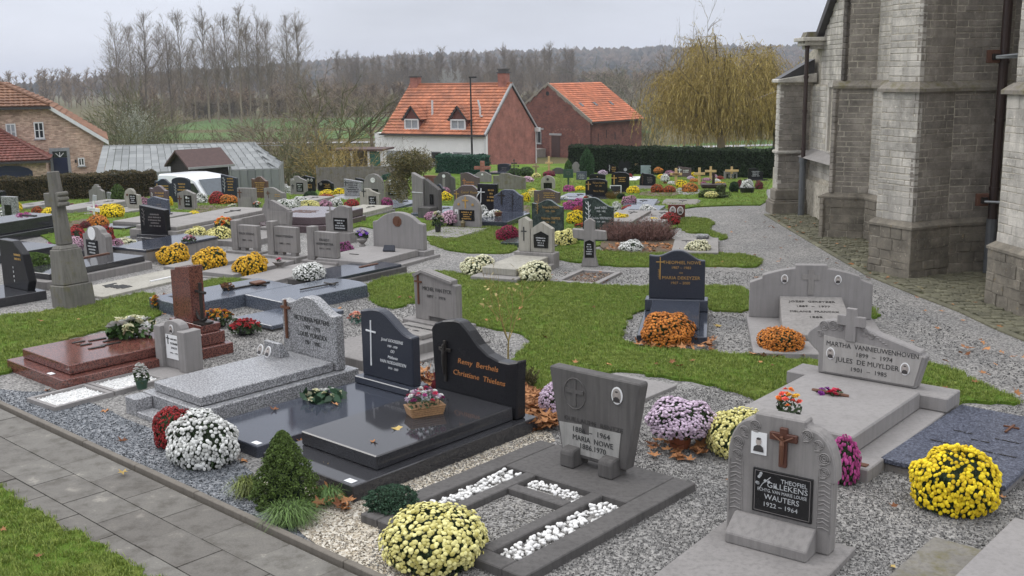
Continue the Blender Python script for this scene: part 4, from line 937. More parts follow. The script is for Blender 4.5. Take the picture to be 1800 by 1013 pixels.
# ============================================================ VEGETATION BEYOND
BARK = tinted('grey_brown_bark', (.16, .13, .095), .3, .9, c2=(.29, .235, .165)); BARKY = tinted('ochre_twig_bark', (.26, .20, .07), .35, .9, c2=(.40, .30, .10))
BARKG = tinted('green_grey_bark', (.11, .115, .06), .35, .9, c2=(.19, .19, .09)); BIRCH = plain('birch_bark', (.42, .41, .38), .8)
def tri_branch(mb, a, b, r0, r1, t):
    d = (b-a).normalized(); u = d.cross(Vector((.3, .9, .2))).normalized(); v = d.cross(u)
    vs = []
    for p, r in ((a, r0), (b, r1)):
        for j in range(3): q = 2*pi*j/3; vs.append(p+(u*cos(q)+v*sin(q))*r)
    mb.add(vs, [(0, 1, 4, 3), (1, 2, 5, 4), (2, 0, 3, 5)], t)
def strip(mb, a, b, r, t, rd):
    d = (b-a).normalized(); u = d.cross(Vector((rd.uniform(-1, 1), rd.uniform(-1, 1), rd.uniform(-.3, .3)))).normalized()*r
    mb.add([a-u, a+u, b], [(0, 1, 2)], t)
def grow(mb, tw, rd, p, d, l, r, depth, spread, up, kids, seglen=3, twig=.012):
    """recursive limb: bends towards 'up', throws side shoots"""
    segs = max(2, min(5, int(l/seglen)+2)); pts = [p]; q = p; dd = d.normalized()
    for i in range(segs):
        dd = (dd+Vector((rd.gauss(0, .2), rd.gauss(0, .2), rd.gauss(0, .14)))+Vector((0, 0, up))).normalized(); q = q+dd*l/segs; pts.append(q)
        a, b = r*(1-i/segs*.7), r*(1-(i+1)/segs*.7)
        if depth > 0: tri_branch(mb, pts[-2], q, a, b, rd.random())
        else: strip(tw, pts[-2], q, max(twig, b), rd.random(), rd)
    if depth <= 0: return
    for k in range(kids[0]):
        t = rd.uniform(.25, 1); i = min(segs-1, int(t*segs)); base = pts[i].lerp(pts[i+1], t*segs-i)
        ax = (pts[i+1]-pts[i]).normalized(); rnd = Vector((rd.gauss(0, 1), rd.gauss(0, 1), rd.gauss(0, 1))); rnd = (rnd-ax*rnd.dot(ax)).normalized()
        nd = (ax*cos(spread)+rnd*sin(spread)).normalized()
        grow(mb, tw, rd, base, nd, l*rd.uniform(.42, .68), r*.45, depth-1, spread, up, kids[1:], seglen, twig)
def poplar(seed, H=26, tw=.026):
    rd = random.Random(seed); mb, t = MB(), MB(); p = Vector((0, 0, 0)); n = 10; pts = [p]
    two = seed % 3 == 0
    for i in range(n): p = p+Vector((rd.gauss(0, .12), rd.gauss(0, .12), H/n)); pts.append(p)
    for i in range(n): tri_branch(mb, pts[i], pts[i+1], .32*(1-i/n*.9), .32*(1-(i+1)/n*.9), .3)
    for k in range(64):
        z = rd.uniform(.2, .97); i = int(z*n); b = pts[i].lerp(pts[min(i+1, n)], z*n-i); a = rd.uniform(0, 2*pi)
        l = H*(.30*(1-z)+.09)*rd.uniform(.6, 1.1); sp = R(rd.uniform(18, 38))
        grow(mb, t, rd, b, Vector((cos(a)*sin(sp), sin(a)*sin(sp), cos(sp))), l, .055, 2, R(24), .06, (6, 4), 3, tw)
    return mb.mesh('limbs'), t.mesh('twigs')
def spread_tree(seed, H=7, R_=4, tw=.012, leaves=None):
    rd = random.Random(seed); mb, t = MB(), MB(); p = Vector((0, 0, 0))
    for i in range(2): q = p+Vector((rd.gauss(0, .15), rd.gauss(0, .15), H*.12)); tri_branch(mb, p, q, .2-.02*i, .18-.02*i, .2); p = q
    for k in range(7):
        a = 2*pi*k/7+rd.uniform(-.4, .4); s = R(rd.uniform(25, 70))
        grow(mb, t, rd, p, Vector((cos(a)*sin(s), sin(a)*sin(s), cos(s))), H*.55, .11, 3, R(40), .04, (6, 5, 4), 1.2, tw)
    return mb.mesh('limbs'), t.mesh('twigs')
def bush(seed, H=3, tw=.012, n=34):
    rd = random.Random(seed); mb, t = MB(), MB()
    for k in range(n):
        a = rd.uniform(0, 2*pi); s = R(rd.uniform(5, 48))
        grow(mb, t, rd, Vector((rd.gauss(0, .3), rd.gauss(0, .3), 0)), Vector((cos(a)*sin(s), sin(a)*sin(s), cos(s))), H*rd.uniform(.5, .9), .022, 2, R(24), .02, (4, 4), 1, tw)
    return mb.mesh('limbs'), t.mesh('twigs')
def tree(me, px, py, h, label, mat=BARK, s0=1.0, name='bare_tree', cat='tree', group=None, d=None, wide=1, g=None):
    if d: v = ray(px, 200); v = Vector((v.x*d/v.y, d, 0)); v.z = TZ(v.x, v.y)
    else: v = gp(px, py)
    o = thing(name, label, cat, v, random.uniform(0, 6), group); k = h/s0
    a = place(me[0], 'trunk', mat, o); b = place(me[1], 'crown', mat, o); o.scale = (k*wide, k*wide, k); return o
def leafcloud(n, f, size, seed=0, name='leaves'):
    """n small leaf faces, positions from f(rd)"""
    rd = random.Random(seed); mb = MB()
    for _ in range(n):
        p = Vector(f(rd)); u = Vector((rd.gauss(0, 1), rd.gauss(0, 1), rd.gauss(0, 1))).normalized(); w = u.orthogonal().normalized(); s = size*rd.uniform(.6, 1.3)
        mb.add([p-u*s, p+w*s*.5, p+u*s, p-w*s*.5], [(0, 1, 2, 3)], rd.random()*.99+.01)
    return mb.mesh(name)
POP = [poplar(i) for i in range(4)]
PX = [(214, 27, 'outermost left'), (236, 26, 'second from the left'), (262, 28, 'third from the left, twin-topped'), (286, 25, 'slightly shorter'), (303, 27, 'between the short one and the forked one'), (323, 28.5, 'forked'), (345, 22, 'low and half hidden'), (368, 29, 'straight tall'), (384, 27.5, 'close behind the straight tall one'), (404, 28, 'middle'), (424, 29, 'thick-trunked'), (440, 27, 'narrow'), (461, 28.5, 'broad'), (474, 27, 'close beside the broad one'), (508, 27.5, 'second from the right'), (527, 27, 'outermost right, widely branched')]
for i, (x, h, w) in enumerate(PX): tree(POP[i % 4], x, 208, h*.9, 'bare poplar of the tall meadow row, '+w, s0=26, name='poplar_tree', group='tall bare poplars at the edge of the meadow', wide=1.15 if i in (2, 15) else .95, d=262+(i*37 % 23))
POPF = [poplar(i+20, tw=.05) for i in range(3)]
for i in range(34):
    x = 597+i*12.4+random.uniform(-4, 4)
    tree(POPF[i % 3], x, 0, 19.5+random.uniform(-1.8, 1.6), 'bare plantation poplar behind the houses, '+(['leftmost', 'second', 'third']+['%dth' % j for j in range(4, 34)]+['rightmost'])[i]+(' from the left' if 0 < i < 33 else ' of its long row'), s0=26, name='poplar_tree', group='bare poplars of the plantation behind the houses', d=405+random.uniform(0, 30), wide=1.05)
SPT = [spread_tree(i) for i in range(3)]; BSH = [bush(i) for i in range(3)]
# far woods: one mass of bare crowns
def wood(name, spots, mat, H, seed, n=60, cr=.05):
    rd = random.Random(seed); mb = MB()
    for x, y in spots:
        h = H*rd.uniform(.75, 1.12); z = TZ(x, y); b = Vector((x, y, z)); tt = rd.random()
        tri_branch(mb, b, b+Vector((0, 0, h*.85)), .2, .06, tt)
        for k in range(n):
            zz = rd.uniform(.12, .95); a = rd.uniform(0, 2*pi); l = h*(.26*(1-zz)+.1)*rd.uniform(.6, 1.2); p = b+Vector((0, 0, h*zz)); q = p+Vector((cos(a)*l*.6, sin(a)*l*.6, l*.8))
            strip(mb, p, q, cr*2.2, (tt+rd.uniform(-.2, .2)) % 1, rd)
            for j in range(3): m = p.lerp(q, rd.uniform(.3, .9)); strip(mb, m, m+Vector((rd.gauss(0, .9), rd.gauss(0, .9), rd.uniform(.4, 1.6))), cr*1.7, (tt+rd.uniform(-.3, .3)) % 1, rd)
    return tag(mb.build(name, mat), kind='stuff')
WOODM = tinted('far_wood_twigs', (.16, .115, .07), .35, .95, c2=(.32, .235, .145))
rd = random.Random(11)
wood('far_wood', [(rd.uniform(-260, -95), rd.uniform(430, 520)) for _ in range(150)], WOODM, 15, 1, 46, .07)
wood('far_wood', [(rd.uniform(-110, 80), rd.uniform(470, 560)) for _ in range(150)], WOODM, 10.5, 2, 46, .07)
wood('far_wood', [(rd.uniform(-110, -30), rd.uniform(300, 350)) for _ in range(70)], WOODM, 8, 5, 50, .06)
wood('far_wood', [(rd.uniform(20, 260), rd.uniform(520, 650)) for _ in range(130)], WOODM, 11, 3, 40, .09)
wood('far_scrub', [(rd.uniform(-110, 30), rd.uniform(286, 345)) for _ in range(420)], tinted('scrub_twigs', (.16, .125, .075), .4, .95, c2=(.27, .215, .13)), 4.5, 4, 40, .05)
# the forest on the hill: clumped crowns
mb = MB(); rd = random.Random(4); ico = bmesh.new(); bmesh.ops.create_icosphere(ico, subdivisions=1, radius=1); iv = [v.co.copy() for v in ico.verts]; ff = [tuple(v.index for v in f.verts) for f in ico.faces]; ico.free()
for _ in range(5200):
    x, y = rd.uniform(-420, 1000), 800+730*rd.random()**.8; z = TZ(x, y)
    if z < -5 and rd.random() < .5: continue
    s = rd.uniform(3, 6.5); t = rd.random()*.99+.01; k = rd.uniform(.9, 1.7)
    mb.add([(x+v.x*s*rd.uniform(.8, 1.2), y+v.y*s, z+4+v.z*s*k*rd.uniform(.8, 1.2)) for v in iv], ff, t)
mb.build('hill_forest', tinted('hill_forest_crowns', (.045, .055, .04), .4, .95, c2=(.12, .085, .055)))['kind'] = 'stuff'
# nearer bare bushes and garden trees
GRB = tinted('pale_willow_leaf', (.22, .24, .15), .3, .8, c2=(.42, .43, .36))
SP = [(215, 262, 95, 4.2, 0, BARKG, 1.1, 'large grey-green bush behind the buff brick house'), (250, 270, 82, 2.6, 1, BARKG, 1.0, 'leafless bush right behind the left end of the greenhouse'), (300, 262, 100, 3.9, 0, BARKG, .8, 'tall multi-stemmed bare bush behind the greenhouse ridge'), (272, 230, 130, 5, 2, BARK, 1, 'tangled bare bush at the near edge of the meadow'), (232, 235, 115, 6.0, 1, BARKG, 1, 'bush with pale catkin-like leaves left of the poplars'),
      (345, 262, 75, 2.2, 1, BARKG, 1.3, 'low bare bush above the greenhouse vents'), (390, 255, 110, 2.6, 2, BARK, 1.4, 'low dark bush beside the field lane'), (480, 275, 70, 3.6, 2, BARK, 1.2, 'bare bush behind the right end of the greenhouse'), (505, 280, 64, 2.6, 0, BARKG, 1.3, 'small bare bush over the brown garden wall'), (525, 262, 80, 3.2, 1, BARKG, 1.3, 'greenish bare bush between greenhouse and fruit tree'),
      (572, 290, 62, 2.3, 0, BARKY, 1.35, 'ochre twiggy shrub in front of the white house'), (622, 292, 66, 1.9, 1, BARKY, 1.25, 'ochre leafless shrub beside the lean-to'), (655, 285, 76, 2.0, 2, BARKG, 1.0, 'bare shrub touching the left corner of the white house'),
      (1142, 240, 120, 3.4, 1, BARKG, 1.2, 'light bush at the right corner of the barn'), (1120, 175, 300, 9, 0, BARK, 1.5, 'distant bare bush right of the barn roof'), (180, 250, 120, 3.5, 2, BARK, 1.3, 'bare bush over the brick house verge'), (440, 222, 170, 3.0, 0, BARK, 1.6, 'lone bare bush in the meadow'), (1080, 160, 330, 9, 2, BARKG, 1.5, 'round greenish bush far behind the barn roof'), (1165, 200, 200, 5, 1, BARKG, 1.6, 'low bush on the verge of the far lane')]
for x, y, d, h, k, m, w, lab in SP: tree(BSH[k], x, y, h, lab, m, s0=2.3, name='bare_bush', cat='bush', d=d, wide=w)
o = thing('bare_bush', 'pale silvery-leaved willow bush behind the buff house roof', 'bush', (-37.5, 108, TZ(-37.5, 108))); place(BSH[1][0], 'trunk', BARKG, o); place(leafcloud(5000, lambda r: (lambda a, z, q: (q*cos(a)*(1+.3*sin(3*a)), q*sin(a), z))(r.uniform(0, 6.3), 1.6+1.3*r.gauss(0, .42), abs(r.gauss(0, .55))), .035, 3), 'leaves', GRB, o); o.scale = (2.1, 2.1, 2.0)
tree(SPT[0], 592, 0, 6.6, 'wide bare fruit tree with mossy limbs left of the white house', BARKG, s0=6.2, d=80, wide=1.0)
tree(SPT[1], 655, 0, 7.0, 'dark bare tree behind the left chimney end of the white house', BARK, s0=6.2, d=120, wide=1.1)
tree(SPT[2], 560, 0, 8.5, 'dark bare tree at the right end of the tall poplar row', BARK, s0=6.2, d=140, wide=1.0)
tree(SPT[1], 1203, 0, 11.3, 'tall bare tree rising left of the yellow willow', BARK, s0=6.2, d=98, wide=.42)
tree(SPT[2], 1230, 0, 10.6, 'bare ash tree mixed into the crown of the yellow willow', BARK, s0=6.2, d=92, wide=.55)
for i, x in enumerate((782, 795, 806)): 
    t_ = tree(POPF[i], x, 0, 12, 'white-trunked birch in front of the poplar plantation, '+('left', 'middle', 'right')[i]+' of three', BIRCH, s0=26, name='birch_tree', group='white birches behind the orange roof', d=330+i*4, wide=.9)
# willow
def willow(seed, H=9, RR=5):
    rd = random.Random(seed); mb, t = MB(), MB(); lv = MB(); p = Vector((0, 0, 0)); tops = []
    tri_branch(mb, p, Vector((0, 0, H*.25)), .4, .33, .3); p = Vector((0, 0, H*.25))
    for k in range(34):
        a = rd.uniform(0, 2*pi); rr = RR*math.sqrt(rd.random()); e = Vector((cos(a)*rr, sin(a)*rr, H*(1-.45*(rr/RR)**2)*rd.uniform(.78, .97))); m = p.lerp(e, .55)+Vector((0, 0, H*.06)); pts = [p, p.lerp(m, .6)+Vector((rd.gauss(0, .2), rd.gauss(0, .2), 0)), m, e]
        for i in range(3): tri_branch(mb, pts[i], pts[i+1], .16-.045*i, .12-.04*i, rd.random())
        for j in range(105):
            i = rd.choice((1, 2, 2)); s = pts[i].lerp(pts[i+1], rd.random())+Vector((rd.gauss(0, .35), rd.gauss(0, .35), rd.gauss(0, .2)))
            out = Vector((s.x+rd.gauss(0, 2), s.y+rd.gauss(0, 2), 0)).normalized()*rd.uniform(.3, 1.3); q = s; v = Vector((out.x*.8, out.y*.8, rd.uniform(0, .9))); l = rd.uniform(.2, .8)*max(2.2, s.z+.2); tt = rd.random()*.99+.01
            for u in range(5):
                v = v*.68+Vector((rd.gauss(0, .16), rd.gauss(0, .16), -.34)); n_ = q+v.normalized()*l/5; strip(t, q, n_, .017, tt, rd)
                for _ in range(2): c = q.lerp(n_, rd.random()); strip(lv, c, c+Vector((rd.gauss(0, .07), rd.gauss(0, .07), -.17)), .018, (tt+rd.uniform(-.2, .2)) % 1, rd)
                q = n_
    return mb.mesh('limbs'), t.mesh('strands'), lv.mesh('leaves')
wl = willow(3); WLF = tinted('yellowing_willow_leaf', (.34, .25, .06), .4, .7, c2=(.60, .47, .15))
v = ray(1300, 200)*74; 
for px_, d_, h_, lab in ((1268, 72, 8.9, 'big yellow weeping willow behind the dark clipped hedge'), (1368, 76, 8.2, 'second yellow weeping willow, half hidden by the church')):
    v = ray(px_, 200); v = Vector((v.x*d_/v.y, d_, 0)); v.z = TZ(v.x, v.y)
    o = thing('willow_tree', lab, 'willow', v, px_); o.scale = (.98, .98, (h_-v.z-1.6)/9)
    place(wl[0], 'trunk', BARK, o); place(wl[1], 'hanging_twigs', BARKY, o); place(wl[2], 'leaves', WLF, o)
# hedges
def hedge(label, a, b, th, h, mat, core, n, leaf, seed, round_=.1, name='hedge'):
    a, b = Vector((*a, 0)), Vector((*b, 0)); d = b-a; l = d.length; rz = math.atan2(d.y, d.x)
    o = thing(name, label, 'hedge', (a.x, a.y, min(TZ(a.x, a.y), TZ(b.x, b.y))), rz)
    MB().box(.05, l-.05, .05, th-.05, 0, h-.05).build('hedge_core', core, o)
    def f(rd):
        x = rd.uniform(0, l); k = rd.random(); w = .025*sin(x*9)+.03*sin(x*3.1+1)
        if k < .62: return (x, rd.gauss(0, .025)+w*.5, rd.uniform(0, h))
        if k < .92: return (x, rd.uniform(0, th), h+rd.gauss(0, .025)+w)
        return (rd.choice((0, l))+rd.gauss(0, .02), rd.uniform(0, th), rd.uniform(0, h))
    place(leafcloud(n, f, leaf, seed), 'foliage', mat, o); return o
YEW = tinted('dark_yew_leaf', (.012, .024, .012), .5, .8, c2=(.035, .06, .022)); YEWC = plain('yew_core', (.006, .01, .006), 1)
BEE = tinted('brown_green_hedge_leaf', (.045, .055, .02), .5, .8, c2=(.12, .085, .04)); BEEC = plain('hedge_core_brown', (.02, .018, .01), 1)
GRN = tinted('blue_green_conifer_leaf', (.018, .07, .045), .4, .7, c2=(.045, .12, .075)); GRNC = plain('conifer_core', (.008, .03, .02), 1)
hedge('long dark clipped yew hedge closing the back of the cemetery on the right', (2.9, 53), (12.6, 47.6), 1.1, 1.24, YEW, YEWC, 26000, .05, 1)
hedge('brownish clipped hedge along the left boundary in front of the buff brick house', (-27, 32.2), (-13.0, 39.1), .8, .95, BEE, BEEC, 44000, .035, 2)
hedge('blue-green clipped conifer hedge in front of the white house', (-3.75, 53.5), (-1.45, 52.2), 1.0, .86, GRN, GRNC, 9000, .04, 3)
hedge('blue-green conifer hedge half hidden behind the autumn shrub', (-6.6, 54.5), (-4.0, 53.8), 1.0, .95, GRN, GRNC, 9000, .04, 4)
def conifer(label, px, py, wpx, hpx, col, shape='flame', z=0, seed=0, nl=2600, leaf=None, core=(.008, .02, .006), lump=1.0):
    v = gp(px, py); a, b = ppm(v); w, h = wpx/a, hpx/b; o = thing('conifer', label, 'conifer', v)
    def prof(t): return {'flame': .5*(1-t**2.6)*(.72+.5*t), 'cone': .5*(1-t)**.58*(1 if t > .12 else .8+t*1.6), 'column': .5*min(1, (1-t)*3.2)**.6, 'ball': .5*math.sqrt(max(0, 1-(2*t-1)**2))}[shape]
    MB().lathe([(max(.01, w*prof(t)*.72), t*h*.9+.01) for t in [i/10 for i in range(11)]], 10).build('core', plain('conifer_core_%d' % int(col[1]*1000), core, 1), o)
    ls = leaf or w*.05
    def f(rd):
        t = rd.random()**1.15; a = rd.uniform(0, 2*pi); r = w*prof(t)*(1+abs(rd.gauss(0, .06))*1.3-.05+lump*(.13*sin(a*4+t*11+seed)*cos(t*17+a*2)+.09*sin(a*9-t*23)))
        return (r*cos(a), r*sin(a), t*h)
    place(leafcloud(nl, f, ls, seed), 'foliage', tinted('conifer_leaf_%d_%d' % (int(col[0]*1000), int(col[1]*1000)), col, .5, .75, c2=mul(col, 2.1)), o); return o
# ============================================================ GRAVES: builders
def stele(par, kind, w, h, th, mat, z=0, x=0, y=0, bevel=.008, name='headstone'):
    return MB().prism(outline(kind, w, h), 0, th).build(name, mat, par, (x, y, z), bevel=bevel)
def cross_mb(h, w, t, d, arm=.68, flare=1.0):
    a = t/2; f = a*flare; z = h*arm
    return MB().prism([(-a, 0), (-a, z-a), (-w/2, z-f), (-w/2, z+f), (-a, z+a), (-a, h), (a, h), (a, z+a), (w/2, z+f), (w/2, z-f), (a, z-a), (a, 0)], 0, d)
def cross(par, x, z, h, mat, y=-.012, w=None, t=None, arm=.68, name='cross', rx=0, d=.012, bevel=0):
    return cross_mb(h, w or h*.6, t or h*.11, d, arm).build(name, mat, par, (x, y, z), rot=(rx, 0, 0), bevel=bevel)
def portrait(par, x, z, h, y=-.006, rx=0, square=False, tone=None):
    rim = (MB().box(-h*.36, h*.36, -.004, .004, -h*.5, h*.5) if square else MB().oval(0, 0, h*.37, h*.5, -.006, .002, 18)).build('portrait', WHITE, par, (x, y, z), rot=(rx, 0, 0))
    if not square: MB().oval(0, 0, h*.29, h*.42, -.010, -.006, 16).build('portrait_print', tone or plain('sepia_print', (.33, .30, .28), .3), rim)
    MB().oval(0, h*.09, h*.12, h*.16, -.013, -.010 if not square else -.004, 10).build('portrait_face', SKIN, rim)
    MB().oval(0, h*.22, h*.10, h*.05, -.0135, -.011 if not square else -.005, 10).build('portrait_hair', DARKP, rim)
    MB().prism([(-h*.24, -h*.36), (-h*.2, -h*.16), (-h*.07, -h*.07), (h*.07, -h*.07), (h*.2, -h*.16), (h*.24, -h*.36)], -.0125, -.010 if not square else -.004).build('portrait_suit', DARKP, rim)
    return rim
def feats(o, W_, H_, z0, fs, near=False):
    for i, f in enumerate(fs):
        k = f[0]
        if k == 'cross': _, u, v, s, mt = f; cross(o, u*W_, z0+(v-s*.5)*H_, s*H_, mt)
        elif k == 'plaque':
            _, u, v, w, h, rows = f[:6]
            MB().box(-w*W_/2, w*W_/2, -.012, .0, -h*H_/2, h*H_/2).build('plaque', f[7] if len(f) > 7 else BLACKP, o, (u*W_, -.001, z0+v*H_))
            if rows: scrib(o, u*W_, z0+v*H_, w*W_*.8, h*H_*.8, rows, f[6] if len(f) > 6 else LGRY, y=-.015, seed=int(W_*1000)+i)
        elif k == 'oval': portrait(o, f[1]*W_, z0+f[2]*H_, f[3]*H_, square=len(f) > 4)
        elif k == 'text': text(f[1], o, f[2]*W_, -.004, z0+f[3]*H_, f[4]*H_, f[5], f[6]*W_)
        elif k == 'scr': scrib(o, f[1]*W_, z0+f[2]*H_, f[3]*W_, f[4]*H_, f[5], f[6], seed=int(W_*977)+i)
        elif k == 'disc': MB().oval(f[1]*W_, z0+f[2]*H_, f[3]*H_, f[3]*H_, -.015, 0, 16).build('medallion', f[4], o)
        elif k == 'panel': MB().box((f[1]-f[3]/2)*W_, (f[1]+f[3]/2)*W_, -.012, 0, z0+(f[2]-f[4]/2)*H_, z0+(f[2]+f[4]/2)*H_).build('inscription_panel', f[5], o)
        elif k == 'flower':      # engraved or bronze sprig
            _, u, v, s, mt = f; mb = MB(); x, z = u*W_, z0+v*H_; s *= H_
            mb.tube([(x, -.004, z-s/2), (x+s*.04, -.004, z), (x, -.004, z+s/2)], s*.018, 4)
            for j in range(7):
                a = -.9+j*.3; zz = z-s*.3+j*s*.11; sd = 1 if j % 2 else -1; mb.tube([(x, -.004, zz), (x+sd*s*.07, -.004, zz+s*.05), (x+sd*s*.12, -.004, zz+s*.13)], [s*.008, s*.02, s*.005], 4)
            mb.build('sprig', mt, o)
CNT = [0]
def grave(label, cx, by, wpx, hpx, kind='rect', mat=CON, rot=-22, th=.1, base=0, bmat=None, slab=None, fs=(), cat='gravestone', name='gravestone', group=None, bev=.006, tilt=0):
    """cx,by: where the foot of the headstone shows; slab=(width, length, height, material[, crown height])"""
    r = R(rot); v = gp(cx, by, base); a, b = ppm(v, r); W_ = wpx/a; H_ = hpx/b
    o = thing(name, label, cat, v, r, group)
    stele(o, kind, W_, H_, th, mat, z=base, bevel=bev)
    if base: MB().box(-W_/2-.06, W_/2+.06, -.08, th+.06, -.05, base).build('base', bmat or mat, o, bevel=.008)
    if slab:
        w, l, h, m = slab[:4]; hh = slab[4] if len(slab) > 4 else 0
        y1 = -.1 if base else -.02
        MB().box(-w/2, w/2, y1-l, y1, -.05, h).build('grave_slab', m, o, bevel=.008)
        if hh: MB().box(-w/2+.08, w/2-.08, y1-l+.1, y1-.04, h, h+hh).build('grave_slab', m if len(slab) < 6 else slab[5], o, bevel=.01)
    feats(o, W_, H_, base, fs)
    return o
# ---------------------------------------------------------------- chrysanthemums
def bloom(mb, p, nrm, r, t, rd, k=6, two=True):
    a = nrm.orthogonal().normalized(); b = nrm.cross(a); ph = rd.uniform(0, 6); sq = Vector((1, 1, .8))
    ring = lambda q, h, off=0: [p+((a*cos(ph+off+2*pi*i/k)+b*sin(ph+off+2*pi*i/k))*q+nrm*h)*sq for i in range(k)]
    if two:
        o = ring(r, -.18*r); m = ring(r*.62, .32*r, pi/k); c = p+nrm*r*.36
        fs = []
        for i in range(k): fs += [(i, (i+1) % k, k+i), (k+i, (i+1) % k, k+(i+1) % k), (k+i, k+(i+1) % k, 2*k)]
        mb.add(o+m+[c], fs, t)
    else:
        o = ring(r, -.2*r); mb.add(o+[p+nrm*r*.4], [(i, (i+1) % k, k) for i in range(k)], t)
def dome(seed, n, br, two=True, k=6, patch=.15):
    rd = random.Random(seed); mb = MB(); lf = MB(); ph = [rd.uniform(0, 6) for _ in range(6)]
    def shape(d): 
        w = 1+.09*sin(3*d.x+ph[0])*cos(2.7*d.y+ph[1])+.05*sin(7*d.z+5*d.x+ph[2])
        return Vector((d.x*w, d.y*w, (d.z*.62+.38)*w if d.z > -.6 else 0))
    for i in range(n):
        z = 1-1.55*(i+.5)/n; a = i*2.39996+rd.gauss(0, .1); z = max(-.58, z+rd.gauss(0, .02)); s = math.sqrt(max(0, 1-z*z)); d = Vector((s*cos(a), s*sin(a), z))
        hole = sin(4*d.x+ph[3])*sin(4*d.y+ph[4])*sin(4*d.z+ph[5])
        if z < -.15 and rd.random() < patch+(-.15-z)*.8: continue
        if hole > .5 and rd.random() < .55: continue
        p = shape(d)*rd.uniform(.965, 1.04); nn = (d+Vector((rd.gauss(0, .22), rd.gauss(0, .22), rd.gauss(0, .15)+.30))).normalized()
        bloom(mb, p, nn, br*rd.uniform(.72, 1.15), rd.random()*.99+.01, rd, k, two)
    for i in range(int(n*1.3)):
        z = rd.uniform(-.6, .95); a = rd.uniform(0, 2*pi); s = math.sqrt(1-z*z); d = Vector((s*cos(a), s*sin(a), z)); p = shape(d)*rd.uniform(.86, .97); u = (d+Vector((rd.gauss(0, .6), rd.gauss(0, .6), rd.gauss(0, .6)))).normalized(); w = u.orthogonal().normalized(); q = br*rd.uniform(.6, 1.2)
        lf.add([p-u*q, p+w*q*.5, p+u*q, p-w*q*.5], [(0, 1, 2, 3)], rd.random()*.99+.01)
    ic = bmesh.new(); bmesh.ops.create_icosphere(ic, subdivisions=2, radius=1)
    lf.add([shape(v.co.normalized())*.86 for v in ic.verts], [tuple(v.index for v in f.verts) for f in ic.faces], .1); ic.free()
    return mb.mesh('blossoms'), lf.mesh('foliage')
D_NEAR = [dome(i, 1350, .054, True, 8) for i in range(4)]; D_MID = [dome(i+20, 600, .082, True, 5) for i in range(4)]; D_FAR = [dome(i+30, 280, .115, False, 5) for i in range(3)]
COLS = {'white': ((.60, .60, .56), (.80, .80, .77)), 'cream': ((.62, .58, .33), (.80, .78, .56)), 'pale_yellow': ((.66, .58, .15), (.82, .77, .34)), 'yellow': ((.84, .56, .012), (.92, .71, .025)), 'golden': ((.62, .32, .012), (.80, .47, .03)),
        'orange': ((.40, .12, .015), (.66, .24, .04)), 'rust': ((.22, .04, .012), (.42, .09, .02)), 'red': ((.20, .012, .014), (.38, .03, .03)), 'crimson': ((.16, .006, .03), (.30, .015, .06)), 'magenta': ((.32, .03, .16), (.52, .09, .30)),
        'pink': ((.52, .27, .38), (.74, .50, .60)), 'lilac': ((.50, .36, .48), (.70, .56, .68)), 'purple': ((.18, .04, .12), (.34, .10, .24)), 'wine': ((.10, .01, .02), (.18, .03, .04)), 'mauve': ((.33, .14, .22), (.50, .26, .36))}
def bmat(c): return tinted('blossom_'+c, mul(COLS[c][0], .66), 0.08, .65, c2=COLS[c][1])
NM = [0]
def mum(label, cx, by, w, h, col, z=0, pot=None, group=None, var=None, at=None):
    NM[0] += 1; v = gp(cx, by, z); a, b = ppm(v); r = w/2/a*.97; f = Vector((v.x, v.y, 0)).normalized()
    sd_ = math.sin(math.atan2(CH-v.z-z, math.hypot(v.x, v.y))); v = v+f*r*.82; Hr = max(.8*r, (h/b-r*sd_*.62)*.95)
    o = thing('chrysanthemum', label, 'flowers', (v.x, v.y, TZ(v.x, v.y)+z), NM[0]*1.7, group)
    ph = 0
    if pot: ph = min(.16, Hr*.3); MB().lathe([(r*.30, 0), (r*.38, ph*1.05), (r*.42, ph*1.05), (r*.42, ph*1.25), (r*.36, ph*1.25)], 14).build('pot', pot, o)
    D = var or (D_NEAR if w > 74 else D_MID if w > 30 else D_FAR); d = D[NM[0] % len(D)]; k = (Hr-ph)
    place(d[0], 'blossoms', bmat(col), o, (0, 0, ph), scale=(r*.97, r*.97, k*.98)); place(d[1], 'foliage', LEAF, o, (0, 0, ph), scale=(r*.97, r*.97, k*.98)); return o
